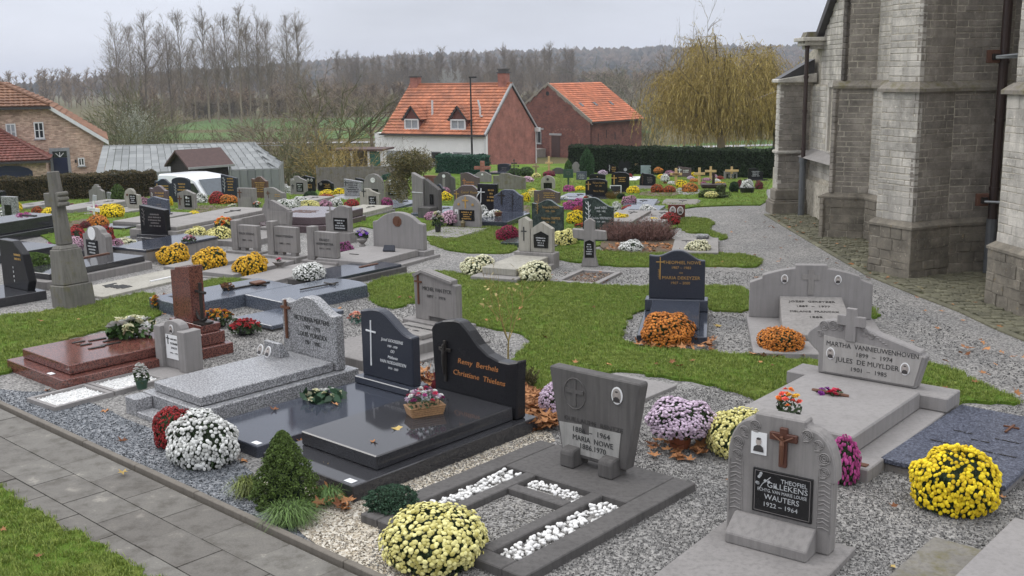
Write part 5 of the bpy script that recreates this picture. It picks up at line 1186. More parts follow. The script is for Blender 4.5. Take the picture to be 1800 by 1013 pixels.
# ---------------------------------------------------------------- bouquets: every bloom a part
def rosette(seed, k=7, layers=3):
    rd = random.Random(seed); mb = MB()
    for l in range(layers):
        q = 1-.3*l; h = .12+.22*l
        for i in range(k-l):
            a = 2*pi*i/(k-l)+l*.5; c, s = cos(a), sin(a); w = .38*q
            mb.add([(0, 0, h*.3), (c*q*.6-s*w, s*q*.6+c*w, h+.1), (c*q, s*q, h+.02*l-.05), (c*q*.6+s*w, s*q*.6-c*w, h+.1)], [(0, 1, 2, 3)], rd.random()*.9+.05)
    return mb.mesh('flower')
ROS = [rosette(i) for i in range(3)]; BALL = None
def fl_mat(c):
    return bmat(c) if c in COLS else tinted('petal_%s' % str(c), c, .25, .5, c2=mul(c, 1.4))
def bouquet(label, loc, w, h, cols, n=12, fs=.035, cont=None, cat='flowers', leafc=LEAF, base=.0, name='flower_arrangement', dense=160, lsize=.03, seed=0, rz=0):
    o = thing(name, label, cat, loc, rz); rd = random.Random(seed+int(w*1000)); z0 = 0
    if cont:
        kind, cw, chh, cm = cont
        if kind == 'pot': MB().lathe([(cw*.36, 0), (cw*.48, chh), (cw*.5, chh), (cw*.5, chh*1.08), (cw*.44, chh*1.08)], 16).build('pot', cm, o)
        if kind == 'vase': MB().lathe([(cw*.30, 0), (cw*.34, .02), (cw*.16, chh*.25), (cw*.46, chh*.55), (cw*.5, chh*.7), (cw*.34, chh*.9), (cw*.42, chh), (cw*.36, chh)], 16).build('vase', cm, o)
        if kind == 'bowl': MB().lathe([(cw*.28, 0), (cw*.2, chh*.25), (cw*.5, chh*.85), (cw*.52, chh), (cw*.45, chh)], 16).build('bowl', cm, o)
        if kind == 'basket': 
            for i in range(5): MB().fru(0, 0, chh*i/5, chh*(i+.9)/5, cw*(.86+.03*i), cw*.55*(.86+.03*i), cw*(.88+.03*i), cw*.55*(.88+.03*i)).build('wicker_band', cm, o, bevel=.004)
        z0 = chh
    zc = z0+h*.4
    def f(r_): a = r_.uniform(0, 2*pi); q = r_.random()**.5; return (w/2*q*cos(a), w/2*q*sin(a)*.8, z0*.9+r_.random()*h*.75*(1.15-q*.5))
    place(leafcloud(dense, f, lsize, seed+1), 'foliage', leafc, o)
    for i in range(n):
        a = i*2.4+rd.uniform(-.3, .3); q = math.sqrt((i+.5)/n); x, y = w*.46*q*cos(a), w*.4*q*sin(a); z = z0+h*(1-.55*q*q)*rd.uniform(.85, 1.02)
        s = fs*rd.uniform(.8, 1.15); c = cols[(i*7+seed) % len(cols)]
        place(ROS[i % 3], 'flower', fl_mat(c), o, (x, y, z-s*.3), (rd.gauss(0, .2)-y*4, rd.gauss(0, .2)+x*4, rd.uniform(0, 6)), (s, s, s))
    return o
def onz(px, py, z): v = gp(px, py, z); return Vector((v.x, v.y, TZ(v.x, v.y)+z))

# ============================================================ FRONT ROW
r1 = R(-42)
# red-brown granite grave
g = thing('grave', 'polished red-brown granite double-step grave with a bronze anchor cross, left in the front row', 'grave', org(112, 690, .74, -1.98, r1), r1)
MB().box(-.74, .74, -1.98, .30, -.05, .14).build('base', G_RED, g, bevel=.008); MB().box(-.75, -.70, -2.0, .3, -.06, .0).build('footing', CON, g)
MB().box(-.64, .60, -1.82, -.12, .145, .26).build('grave_slab', G_RED, g, bevel=.008)
MB().box(-.30, .66, -.10, .24, .145, .30).build('plinth', G_RED, g, bevel=.008); MB().box(-.18, .60, -.06, .22, .305, .40).build('plinth', G_RED, g, bevel=.006)
MB().prism([(-.16, 0), (-.16, .64), (.0, .66), (.01, 0)], 0, .2).build('headstone', G_RED, g, (0, .0, .405), bevel=.006)
MB().prism([(.045, 0), (.04, .70), (.38, .745), (.38, 0)], 0, .2).build('headstone', G_RED, g, (0, -.05, .405), bevel=.006)
mb = MB(); mb.tube([(0, 0, .04), (0, 0, .52)], .022, 8); mb.tube([(-.11, 0, .40), (.11, 0, .40)], .02, 8); mb.tube([(.14*sin(a)*1.0, 0, .16-.13*cos(a)) for a in [-1.5+i*.3 for i in range(11)]], .02, 7); mb.build('anchor_cross', BRONZE, g, (.5, .02, .42))
MB().box(.40, .60, -.06, .12, .405, .43).build('cross_foot', BRONZE, g)
mb = MB(); rd = random.Random(2)
for x, y, l in ((-.33, -1.32, .16), (-.28, -1.13, .22), (-.1, -1.02, .2), (.08, -1.12, .24), (-.13, -1.3, .14), (.12, -1.3, .2)): mb.box(x, x+.045, y, y+l, .262, .272)
mb.build('bronze_lettering', BRONZE, g, rot=(0, 0, R(-4))); MB().box(.3, .4, -1.96, -1.9, .142, .146).build('mason_tag', LWHT, g); MB().box(-.3, -.24, -1.3, -1.26, .262, .275).build('bronze_lettering', RUST, g)
bouquet('cream and white chrysanthemum arrangement with big green leaves on the red-brown granite slab', onz(232, 590, .27), .60, .26, ['cream', 'cream', 'white', 'cream', 'white'], 20, .095, leafc=tinted('big_leaf', (.04, .085, .02), .4, .5), dense=240, lsize=.06, seed=3)
# small child's grave
g = thing('gravestone', 'small grey headstone with white enamel plaque and oval portrait beside the red-brown granite grave', 'gravestone', org(308, 648, 0, 0, R(-38), .04), R(-38))
MB().box(-.30, -.17, -.06, .17, .04, .56).build('headstone_pillar', CON_G, g, bevel=.006); MB().box(.17, .31, -.06, .19, .04, .54).build('headstone_pillar', CON_G, g, bevel=.006)
stele(g, 'arch', .36, .60, .12, CON_G, z=.04, y=.0); MB().box(-.36, .36, -.30, .22, -.04, .04).build('base', CON_G, g, bevel=.006)
MB().box(-.135, .125, -.012, -.001, .16, .46).build('plaque', WHITE, g); portrait(g, -.01, .535, .11, y=-.004)
cross(g, -.085, .34, .11, LBLK, y=-.017); text('ONS LIEVE', g, .03, -.014, .41, .022, LBLK, .13); text('YVONNE', g, .03, -.014, .355, .03, LBLK, .15); text('SMETS', g, .03, -.014, .30, .026, LBLK, .12); text('1945 — 1951', g, .02, -.014, .235, .018, LBLK, .15)
for i, (y0, y1) in enumerate(((-1.0, -.32), (-1.72, -1.02))):
    mb = MB(); 
    for a in ((-.3, -.25, y0, y1), (.25, .3, y0, y1), (-.25, .25, y0, y0+.05), (-.25, .25, y1-.05, y1)): mb.box(a[0], a[1], a[2], a[3], -.04, .05)
    mb.build('border', CON_G, g); 
def pebbles(par, x0, x1, y0, y1, z, n, size, mat, seed, name='pebble', pile=0, single=True, bmats=None):
    rd = random.Random(seed); mes = [stone(seed*7+i, 1, .72, .55, 2 if size > .03 else 1) for i in range(4)]
    for me in mes: me.shade_smooth(); me.name = name
    mb = MB()
    for i in range(n):
        s = size*rd.uniform(.7, 1.2); p = (rd.uniform(x0, x1), rd.uniform(y0, y1), z+size*.2+rd.random()*pile)
        if single: place(mes[i % 4], name, mat, par, p, (rd.gauss(0, .3), rd.gauss(0, .3), rd.uniform(0, 6)), (s, s, s))
        else:
            me = mes[i % 4]; M_ = Matrix.Rotation(rd.uniform(0, 6), 3, 'Z'); mb.add([(M_ @ v.co)*s+Vector(p) for v in me.vertices], [tuple(f.vertices) for f in me.polygons], rd.random()*.99+.01)
    if not single: mb.build(name+'s', mat, par)['kind'] = 'stuff'
WPEB = plain('white_pebble', (.74, .73, .71), .6, var=.08, sc=30); WPEBT = tinted('white_marble_chips', (.74, .74, .73), .06, .7)
for y0, y1 in ((-.95, -.37), (-1.67, -1.07)): MB().box(-.249, .249, y0-.02, y1+.02, -.03, .018).build('chip_bed', WPEB, g); pebbles(g, -.24, .24, y0, y1, .015, 420, .026, WPEBT, 4, 'marble_chip', single=False, pile=.015)
bouquet('white roses in a small green pot standing on the white chips', onz(250, 683, .05), .18, .2, ['white'], 26, .028, cont=('pot', .15, .1, POTG), dense=60, lsize=.03, seed=4)
# Mertens
g = thing('grave', 'light grey speckled granite grave with a wavy headstone, rusty cross and two small oval portraits', 'grave', org(222, 726, -.58, -2.02, r1), r1)
GW2 = 1.42
MB().box(-.57, .57, -1.82, .26, -.05, .20).build('base', G_GREY, g, bevel=.008); MB().box(-.58, -.36, -2.02, -1.825, -.05, .19).build('corner_block', G_GREY, g, bevel=.008); MB().box(.36, .58, -2.02, -1.825, -.05, .19).build('corner_block', G_GREY, g, bevel=.008)
MB().box(-.355, .355, -2.02, -1.825, -.05, .06).build('step', G_GREY, g, bevel=.006)
MB().box(-.46, .46, -1.74, -.02, .205, .31).build('grave_slab', G_GREY, g, bevel=.01)
stele(g, 'wave2', 1.0, .82, .13, G_GREY, z=.205, x=.0, y=.0, bevel=.012)
cross(g, -.40, .46, .47, RUST, y=-.03, w=.16, t=.028, arm=.80, d=.025)
for s, z, h, w in (('VICTORINA MERTENS', .74, .062, .66), ('1903 – 1976', .645, .052, .30), ('LOUIS VONCKX', .555, .062, .54), ('1901 – 1983', .465, .052, .28)): text(s, g, .07, -.004, z, h, LBLK, w)
pb = MB().prism([(0, 0), (.0, .17), (.05, .17), (.15, 0)], -.15, .15).build('portrait_block', G_GREY, g, (-.32, -.30, .31), rot=(0, 0, R(90)), bevel=.006)
for x in (-.40, -.25): portrait(g, x, .395, .135, y=-.372-.03, rx=R(-20))
# Goossens
g = thing('grave', 'blue-black granite grave with a wavy headstone bearing a slim white cross, behind the conifer', 'grave', org(453, 806, .48, -2.06, r1), r1)
MB().box(-.48, .48, -2.06, .24, -.05, .115).build('grave_slab', G_BLUE, g, bevel=.008); MB().box(-.45, .45, -.10, .2, .12, .2).build('plinth', G_BLUE, g, bevel=.008)
stele(g, 'waver' if False else 'wave', .84, .78, .12, G_BLUET, z=.2, y=0, bevel=.012)
cross_mb(.52, .16, .016, .008, .76, 1.2).build('cross', LWHT, g, (-.26, -.01, .33), rot=(0, R(2), 0))
for s, z, h, w in (('Jozef GOOSSENS', .665, .042, .36), ('1909 - 1978', .60, .03, .16), ('OO', .545, .042, .06), ('Mélanie', .475, .038, .16), ('VAN HOEGAERDEN', .415, .042, .42), ('1910 - 2003', .35, .03, .16)): text(s, g, .10, -.004, z, h*.9, LWHT, w, shear=.25)
MB().box(.34, .44, -2.03, -1.97, .116, .119).build('mason_tag', LWHT, g)
bouquet('white calla and rose spray with dark green leaves on the blue-black polished slab', onz(567, 702, .12), .44, .12, ['cream', 'white', 'cream'], 9, .045, leafc=tinted('broad_leaf', (.03, .07, .035), .4, .4), dense=46, lsize=.085, seed=7)
# Berthels
g = thing('grave', 'large black polished granite grave with copper script lettering and a bronze crucifix, front row', 'grave', org(622, 885, .64, -2.14, r1), r1)
MB().box(-.64, .64, -2.14, .24, -.05, .15).build('base', G_BLACK, g, bevel=.008)
MB().box(-.53, .53, -1.78, -.01, .153, .285).build('grave_slab', G_BLACK, g, bevel=.01)
pts = [(-.62, 0), (-.66, .74), (-.60, .80), (-.48, .84), (-.30, .87), (-.20, .86), (-.08, .78), (.06, .66), (.2, .585), (.36, .55), (.50, .55), (.64, .585), (.62, .4), (.61, 0)]
MB().prism([(x*.93, z*1.03) for x, z in pts], 0, .14).build('headstone', G_BLACKT, g, (0, .0, .153), bevel=.014)
cross(g, -.40, .38, .44, BRONZE, y=-.028, w=.17, t=.035, arm=.78, d=.022, bevel=.003)
mb = MB(); mb.tube([(-.40, -.04, .46), (-.405, -.045, .58), (-.40, -.045, .68), (-.40, -.04, .745)], [.008, .016, .022, .012], 6); mb.tube([(-.46, -.04, .735), (-.40, -.045, .69), (-.34, -.04, .735)], .007, 5); mb.lathe([(.006, .74), (.016, .755), (.014, .775), (.004, .79)], 8, (-.40, -.045)); mb.build('corpus', BRONZE, g)
text('Remy  Berthels', g, .05, -.004, .63, .058, ORNG, .56, shear=.16); text('Christiane  Thielens', g, .06, -.004, .50, .058, ORNG, .72, shear=.16)
MB().box(.48, .58, -2.11, -2.04, .151, .154).build('mason_tag', LWHT, g)
bouquet('wicker basket with ornamental cabbage, white and pink flowers on the black polished grave', onz(747, 728, .285), .38, .17, ['white', 'lilac', 'magenta', 'white', 'mauve', (.45, .03, .08)], 40, .034, cont=('basket', .37, .10, plain('wicker', (.30, .17, .08), .7, var=.35, sc=60)), dense=150, lsize=.022, seed=5, rz=R(25))
# Nowe with pebble beds
rN = R(-41.5); g = thing('grave', 'weathered dark headstone wider at the top, with a stone surround and beds of white pebbles', 'grave', (.69, 8.87, 0), rN)
for nm, a in (('border', (-.86, -.66, -1.95, .3)), ('border', (.66, .87, -1.95, .3)), ('border', (-.66, .66, -.42, .3)), ('border', (-.42, -.30, -1.78, -.42)), ('border', (.30, .42, -1.78, -.42)), ('border', (-.66, .66, -1.95, -1.78)), ('border', (-.30, .30, -.80, -.68))):
    MB().box(a[0]+.002, a[1]-.002, a[2]+.002, a[3]-.002, -.05, .075).build(nm, CON_D, g, bevel=.008)
BEDS = [(-.65, -.43, -1.77, -.43), (.43, .65, -1.77, -.43), (-.29, .29, -.67, -.43), (-.29, .29, -1.77, -.81)]
for b_ in BEDS: MB().box(b_[0], b_[1], b_[2], b_[3], -.05, .02).build('gravel_bed', GRAV, g)
pebbles(g, -.63, -.45, -1.72, -.46, .035, 118, .05, WPEB, 11, pile=.02); pebbles(g, .45, .63, -1.74, -.5, .035, 122, .05, WPEB, 12, pile=.02); pebbles(g, -.26, .26, -.60, -.47, .035, 52, .042, WPEB, 13, pile=.015)
[pebbles(g, a_, b_, c_, d_, .02, n_, .04, tinted('white_pebble_fill', (.62, .61, .59), .12, .7), 21, 'pebble', single=False, pile=.005) for a_, b_, c_, d_, n_ in ((-.64, -.44, -1.75, -.45, 130), (.44, .64, -1.75, -.45, 130), (-.27, .27, -.62, -.46, 40))]
pebbles(g, -.28, .28, -1.75, -.83, .02, 900, .022, tinted('bed_gravel', (.10, .095, .09), .5, .8, c2=(.42, .40, .37)), 14, 'bed_gravel', single=False)
hw = .35
MB().prism([(-hw, 0), (-.49, .77), (-.485, .80), (.485, .80), (.49, .77), (hw, 0)], 0, .13).build('headstone', CON_D, g, (0, 0, .14), bevel=.012)
MB().prism([(-.335, .14+.04), (-.375, .14+.30), (-.12, .14+.32), (-.12, .14+.24), (-.04, .14+.24), (-.04, .14+.32), (.30, .14+.33), (.27, .14+.04)], -.006, -.001).build('inscription_panel', concrete('pale_worn_panel', (.36, .35, .33), .55), g)
for s in (-1, 1): MB().prism([(0, 0), (0, .13), (.02, .16), (.07, .17), (.15, .17), (.15, 0)], -.075, .075).build('foot_block', CON_D, g, (s*.21, -.12, .075), rot=(0, 0, 0), bevel=.012).rotation_euler = (0, 0, R(90))
for s in (-1, 1): MB().box(s*.21-.07, s*.21+.07, .02, .11, .075, .145).build('foot_block', CON_D, g)
text('GUILLAUME  RENTZE', g, 0, -.0035, .49, .045, plain('soot_lettering', (.045, .042, .04), .8), .64)
for s, z, w, x in (('1886  –  1964', .405, .40, -.02), ('MARIA  NOWE', .33, .44, 0), ('1886.1970', .262, .28, 0)): text(s, g, x, -.009, z, .052, LBLK, w)
portrait(g, .26, .80, .155, y=-.004)
mb = MB()
for k in range(22): a = 2*pi*k/22; b2 = 2*pi*(k+1)/22; mb.tube([(-.2+.12*cos(a), -.002, .73+.14*sin(a)), (-.2+.12*cos(b2), -.002, .73+.14*sin(b2))], .007, 4)
mb.build('relief_ring', CON_D, g); cross(g, -.2, .62, .24, CON_D, y=-.012, w=.2, t=.035, arm=.55); 
# Gillekens
rG = R(-37); g = thing('grave', 'pale blue stone headstone with carved roses, wooden crucifix and black plaque at the bottom right', 'grave', org(1366, 955, 0, 0, rG, .05), rG)
stele(g, 'gill', .83, .98, .14, CON, z=.05, bevel=.012); MB().box(-.50, .50, -1.9, .26, -.05, .05).build('grave_slab', CON, g, bevel=.008)
MB().prism([(-.16, 0), (-.16, .07), (-.03, .19), (0, .19), (0, 0)], -.31, .29).build('sloped_block', CON, g, (0, -.003, .05), bevel=.01).rotation_euler = (0, 0, 0)
ob = [c for c in g.children if c.name.startswith('sloped_block')][0]
ob.data = MB().add([(x, y, z) for x in (-.33, .30) for y, z in ((-.20, 0), (-.20, .08), (-.04, .19), (-.002, .19), (-.002, 0))], [(4, 3, 2, 1, 0), (5, 6, 7, 8, 9), (0, 1, 6, 5), (1, 2, 7, 6), (2, 3, 8, 7), (3, 4, 9, 8), (4, 0, 5, 9)]).mesh('sloped_block', .008); ob.data.materials.append(None); ob.material_slots[0].link = 'OBJECT'; ob.material_slots[0].material = CON
MB().box(-.20, .26, -.018, -.001, .27, .61).build('plaque', BLACKP, g, bevel=.002)
mb = MB(); [mb.box(*q) for q in ((-.185, .245, -.0195, -.018, .283, .287), (-.185, .245, -.0195, -.018, .593, .597), (-.185, -.181, -.0195, -.018, .283, .597), (.241, .245, -.0195, -.018, .283, .597))]; mb.build('plaque_line', LFAINT, g)
for s, z, h, w, x in (('THEOFIEL', .545, .034, .2, .12), ('GILLEKENS', .498, .044, .31, .07), ('ECHTG. VAN MARIE LOUISE', .452, .026, .38, .03), ('WAUTERS', .402, .044, .27, .03), ('1922 – 1964', .342, .036, .26, .02)): text(s, g, x, -.020, z, h, LGRY, w)
mb = MB(); rd = random.Random(8)
for i in range(9): x, z = -.15+rd.uniform(-.02, .13), .50+rd.uniform(-.03, .08); mb.oval(x, z, .012, .012, -.0205, -.018, 7)
mb.tube([(-.15, -.0195, .45), (-.12, -.0195, .5), (-.06, -.0195, .56)], .003, 4); mb.build('engraved_flowers', LGRY, g)
cross(g, .03, .66, .30, plain('dark_oak', (.085, .03, .018), .5), y=-.035, w=.21, t=.058, arm=.76, d=.03, bevel=.004)
mb = MB(); mb.tube([(.03, -.045, .69), (.032, -.05, .77), (.03, -.052, .84), (.03, -.045, .875)], [.008, .014, .019, .012], 7); mb.tube([(-.05, -.045, .905), (.03, -.052, .86), (.11, -.045, .905)], .007, 5); mb.tube([(.03, -.05, .875), (.026, -.055, .90)], [.012, .013], 7); mb.build('corpus', RUST, g)
portrait(g, -.165, .80, .17, y=-.006, square=True)
for sx in (-1, 1):
    mb = MB()
    for i, (x, z, r_) in enumerate(((.20, .93, .04), (.285, .875, .034), (.33, .78, .042), (.335, .68, .036))):
        for q in (1, .66, .33):
            n = 12; mb.tube([(sx*x+r_*q*cos(a), -.006, z+r_*q*sin(a)) for a in [2*pi*j/n*1.0+q*2 for j in range(n+1)]], .0055, 4)
        mb.tube([(sx*(x-.03), -.003, z-.05), (sx*(x+.01), -.008, z-.04)], .008, 4)
    mb.build('carved_roses', CON, g)
    mb = MB()
    for j in range(11): z = .25+j*.035; mb.tube([(sx*.30, -.003, z), (sx*.34, -.008, z+.012+.01*(j % 2)), (sx*.385, -.003, z-.005)], .006, 4)
    mb.box(sx*.395-.003, sx*.395+.003, -.006, 0, .22, .64); mb.box(sx*.29-.003, sx*.29+.003, -.006, 0, .22, .64); mb.build('carved_panel', CON, g)
# Martha
rM = R(-40); g = thing('grave', 'pale grave with carved rose headstone, stone cross and two oval portraits, on a stepped slab', 'grave', org(1525, 850, .84, -2.1, rM), rM)
MB().box(-.84, .84, -2.1, .32, -.05, .12).build('base', CON_G, g, bevel=.01); MB().box(-.60, .60, -1.86, -.16, .123, .30).build('grave_slab', CON_G, g, bevel=.014)
MB().box(-.86, .86, -.14, .26, .123, .27).build('plinth', CON_G, g, bevel=.01)
HS = (1.26, .66); hz = .272; hx = -.05
stele(g, 'martha', *HS, .14, CON_G, z=hz, x=hx, y=.0, bevel=.012)
MB().prism([(-.36*1.26, .03), (-.36*1.26, .60*.66+.03), (.47*1.26, .53*.66), (.415*1.26, .03)], -.012, -.001).build('inscription_panel', concrete('panel_stone', (.38, .36, .34), .3), g, (hx, 0, hz))
cross_mb(.36, .30, .11, .05, .62).build('stone_cross', CON_G, g, (hx-.16, -.03, hz+.40), bevel=.006)
for s, z, h, w, x in (('MARTHA  VANNIEUWENHOVEN', .345, .056, .98, .07), ('1899  –  1974', .265, .048, .38, .10), ('JULES  DE MUYLDER', .185, .056, .68, .03), ('1901  –  1985', .10, .048, .38, .05)): text(s, g, hx+x, -.014, hz+z, h, LBLK, w)
portrait(g, hx-.37, hz+.24, .13, y=-.014); portrait(g, hx+.43, hz+.20, .135, y=-.014)
mb = MB()
for (x, z, r_) in ((-.46, .53, .05), (-.36, .545, .05), (-.28, .53, .03), (-.02, .52, .045), (.06, .49, .03), (-.50, .44, .03)):
    for q in (1, .6, .3): mb.tube([(x+r_*q*cos(a), -.004, z+r_*q*sin(a)) for a in [2*pi*j/12+q for j in range(13)]], .006, 4)
for j in range(5): mb.tube([(.08+j*.03, -.003, .50-j*.02), (.11+j*.03, -.007, .50-j*.02)], .007, 4)
mb.build('carved_roses', CON_G, g, (hx, 0, hz)); MB().box(.55, .80, -2.05, -1.98, .121, .13).build('brown_tag', RUST, g)
bouquet('orange and yellow tulips in a stone vase standing on the pale grave slab', onz(1384, 742, .30), .24, .24, [(.75, .22, .04), (.72, .12, .08), (.8, .45, .05)], 16, .036, cont=('vase', .17, .09, CON_G), dense=90, lsize=.03, seed=9)
v = onz(1460, 692, .30); o = bouquet('curved brown spray of red and purple artificial roses on the pale grave slab', v, .27, .05, [(.5, .03, .08), (.2, .03, .22), (.5, .03, .08)], 8, .042, dense=20, seed=3, rz=rM)
MB().tube([(-.19, 0, .005), (-.09, -.035, .02), (.09, -.035, .02), (.19, 0, .005)], .018, 6).build('curved_stand', RUST, o)
# blue slab at right edge, slabs in the bottom right corner
g = thing('grave_slab', 'speckled blue granite slab with a thin bronze cross at the right edge of the picture', 'grave', org(1690, 712, -.52, 0, r1, .12), r1)
MB().box(-.50, .50, -1.95, -.02, -.05, .07).build('base', CON, g, bevel=.008); MB().box(-.53, .53, -1.98, .0, .075, .125).build('slab', G_BLUESP, g, bevel=.008)
cross(g, .12, -.55, .26, RUST, y=0, w=.14, t=.02).rotation_euler = (R(-90), 0, 0); [c for c in g.children if c.name.startswith('cross')][0].location = (.1, -.62, .14)
for i, (x, y, w) in enumerate(((-.2, -.85, .3), (.2, -.85, .4), (0, -1.0, .25), (-.2, -1.25, .4), (.25, -1.25, .3), (0, -1.4, .3))): scrib(g, x, .128, w, .05, 1, BRONZE, y=y, rx=0, seed=i)
g = thing('grave_slab', 'plain grey stone slab lying in gravel in the bottom right corner', 'grave', org(1640, 950, -.42, 0, R(-42)), R(-42)); MB().box(-.42, .42, -1.4, 0, -.04, .035).build('slab', CON_M, g, bevel=.01)
g = thing('grave_slab', 'smooth grey stone slab cut off by the lower right corner of the picture', 'grave', org(1790, 915, -.42, 0, R(-42), .1), R(-42)); MB().box(-.45, .45, -1.5, 0, -.04, .12).build('slab', CON_G, g, bevel=.01)
g = thing('grave_slab', 'thin flat grey slab with a small cross and faded inscription behind the dark headstone', 'grave', org(1190, 677, .42, 0, R(-41), .04), R(-41)); MB().box(-.42, .42, -1.3, 0, -.04, .04).build('slab', CON_G, g, bevel=.006)
c_ = cross_mb(.14, .09, .02, .01).build('cross', RUST, g, (-.18, -.30, .052), rot=(R(-90), 0, 0)); c_.rotation_euler = (R(-90), 0, R(20))
for i, (s, y, w) in enumerate((('FRANCOIS  RUISEN  ELISE', -.5, .62), ('1888   -   1971', -.66, .3))): text(s, g, 0, y, .043, .05, LBLK, w, rx=0)
scrib(g, .05, .042, .5, .09, 1, LFAINT, y=-.84, rx=0)
# Theophiel Nowe
rT = R(-11); g = thing('grave', 'dark blue granite grave with gold lettering and a gold cross between the two gravel paths', 'grave', org(1243, 606, .46, -1.58, rT), rT)
MB().box(-.46, .46, -1.58, .22, -.05, .10).build('base', G_BLUE, g, bevel=.008); MB().box(-.45, .45, -.10, .18, .105, .27).build('plinth', G_BLUE, g, bevel=.008)
MB().add([(x, y, z) for x in (-.34, .34) for y, z in ((-1.25, .11), (-1.25, .17), (-.14, .27), (-.14, .11))], [(3, 2, 1, 0), (4, 5, 6, 7), (0, 1, 5, 4), (1, 2, 6, 5), (2, 3, 7, 6), (3, 0, 4, 7)]).build('grave_slab', G_BLUE, g, bevel=.008)
stele(g, 'wave2', .80, .72, .11, G_BLUET, z=.27, bevel=.01)
cross(g, -.24, .55, .33, GOLD, y=-.01, w=.12, t=.012, arm=.78, d=.008)
feats(g, .8, .72, .27, [('flower', -.32, .5, .2, GOLD)])
for s, z, h, w, x in (('THEOPHIEL NOWE', .80, .05, .54, .07), ('1907 – 1983', .725, .04, .27, .06), ('oo', .655, .035, .05, .06), ('MARIA DEKEYZER', .575, .05, .54, .06), ('1907 – 2000', .50, .04, .27, .05)): text(s, g, x, -.004, z, h, GOLD, w)
# Gekeyzer
rK = R(-10); g = thing('grave', 'broad pale stone headstone with stepped top, carved cross, two oval portraits and a sloping tablet', 'grave', org(1423, 560, 0, 0, rK, .08), rK)
MB().box(-.86, .86, -1.95, .25, -.05, .08).build('base', CON_G, g, bevel=.01)
stele(g, 'gek', 1.66, .76, .13, CON_G, z=.08, bevel=.014); cross_mb(.36, .24, .075, .01, .70).build('carved_cross', CON_L, g, (0, -.011, .42)); portrait(g, -.36, .64, .13); portrait(g, .36, .64, .13)
tb = MB().add([(x*k, y, z) for x in (-1, 1) for k, y, z in ((.46, -1.3, .085), (.46, -1.3, .16), (.42, -.02, .40), (.42, -.02, .085))], [(3, 2, 1, 0), (4, 5, 6, 7), (0, 1, 5, 4), (1, 2, 6, 5), (2, 3, 7, 6), (3, 0, 4, 7)]).build('sloping_tablet', CON_L, g, bevel=.01)
sl_ = math.atan2(.24, 1.28)
for s, y, w in (('JOZEF  GEKEYZER', -.22, .62), ('1889  –  1977', -.38, .44), ('MELANIE  FRANCKX', -.56, .64), ('1888', -.74, .16)): text(s, g, 0, y, .40-(abs(y)-.02)*.1875+.004, .06, BRONZE, w, rx=sl_)
# van Eyck
rV = R(-41); g = thing('grave', 'pale stone headstone with sloping top and bronze cross beyond the black polished grave', 'grave', org(765, 566, 0, 0, rV, .24), rV)
MB().box(-.52, .52, -.12, .26, -.05, .24).build('plinth', CON, g, bevel=.008); MB().box(-.5, .5, -1.75, -.125, -.05, .16).build('grave_slab', CON, g, bevel=.008)
MB().box(-.36, .36, -.62, -.14, .165, .22).build('inscribed_slab', CON_L, g, bevel=.006); MB().box(-.72, .72, -2.0, .3, -.05, .03).build('surround', CON, g, bevel=.006)
MB().prism([(-.38, .02), (-.40, .62), (-.22, .70), (.33, .60), (.33, .54), (.40, .54), (.40, .02), (.30, .02), (.30, .06), (-.12, .06), (-.12, .0), (-.38, .0)], 0, .12).build('headstone', CON, g, (0, 0, .24), bevel=.008); MB().box(-.12, .3, .02, .1, .24, .3).build('foot_block', CON_D, g)
MB().prism([(-.37, .58), (-.22, .655), (.30, .56), (.34, .56), (.34, .59), (-.22, .69), (-.40, .62)], -.03, 0).build('cornice', CON, g, (0, 0, .24))
cross(g, -.30, .45, .40, RUST, y=-.02, w=.13, t=.022, arm=.78, d=.02); text('MICHEL VAN EYCK', g, .05, -.004, .68, .055, LBLK, .54); text('1897  -  1974', g, .03, -.004, .58, .045, LBLK, .34)
text('OTTILLE BOYENLANDEN', g, 0, -.32, .224, .05, LBLK, .54, rx=0); text('1900  -  1984', g, 0, -.46, .224, .045, LBLK, .3, rx=0)
bouquet('purple and red flowers in a dark box on the pale grave beyond the black headstone', onz(688, 600, .16), .30, .13, ['magenta', 'purple', (.5, .08, .1), 'yellow', 'purple'], 34, .024, cont=('basket', .17, .13, POTB), dense=110, lsize=.03, seed=12)
bouquet('peach artificial roses with blue-green leaves behind the blue-black headstone', onz(627, 566, .02), .26, .16, [(.75, .38, .28), (.78, .5, .36), (.7, .3, .25)], 14, .038, leafc=tinted('teal_leaf', (.05, .12, .09), .3, .5), dense=60, lsize=.03, seed=2)
bouquet('golden and orange flowers half hidden behind the light grey granite headstone', onz(588, 622, .0), .22, .30, [(.7, .4, .08), (.6, .2, .05), (.75, .5, .2)], 14, .04, dense=90, lsize=.03, seed=6)
# dark slabs in second row
g = thing('grave_slab', 'thick blue-grey granite tomb slab with a large metal cross, behind the red-brown headstone', 'grave', org(517, 522, .5, 0, r1, 0), r1)
MB().box(-.50, .50, -2.0, 0, -.05, .20).build('slab', G_BLUEL, g, bevel=.01)
c_ = cross_mb(.85, .42, .05, .02, .74).build('cross', BRONZE, g, (0.02, -.98, .222), rot=(R(-90), 0, 0)); MB().box(-.09, .09, -.1, .1, 0, .04).build('bronze_ornament', RUST, g, (.04, -.36, .22), bevel=.01); scrib(g, -.1, .203, .5, .2, 2, BRONZE, y=-1.7, rx=0)
bouquet('withered brown plant in a black bowl on the blue-grey granite tomb slab', onz(400, 510, .20), .22, .08, [(.15, .06, .03)], 8, .03, cont=('pot', .2, .05, POTB), leafc=tinted('dry_leaf', (.16, .08, .035), .5, .8), dense=50, lsize=.035, seed=4)
g = thing('grave_slab', 'dark grey granite tomb slab with pointed end and a thin iron cross beside the lawn', 'grave', org(657, 520, .48, 0, r1, 0), r1)
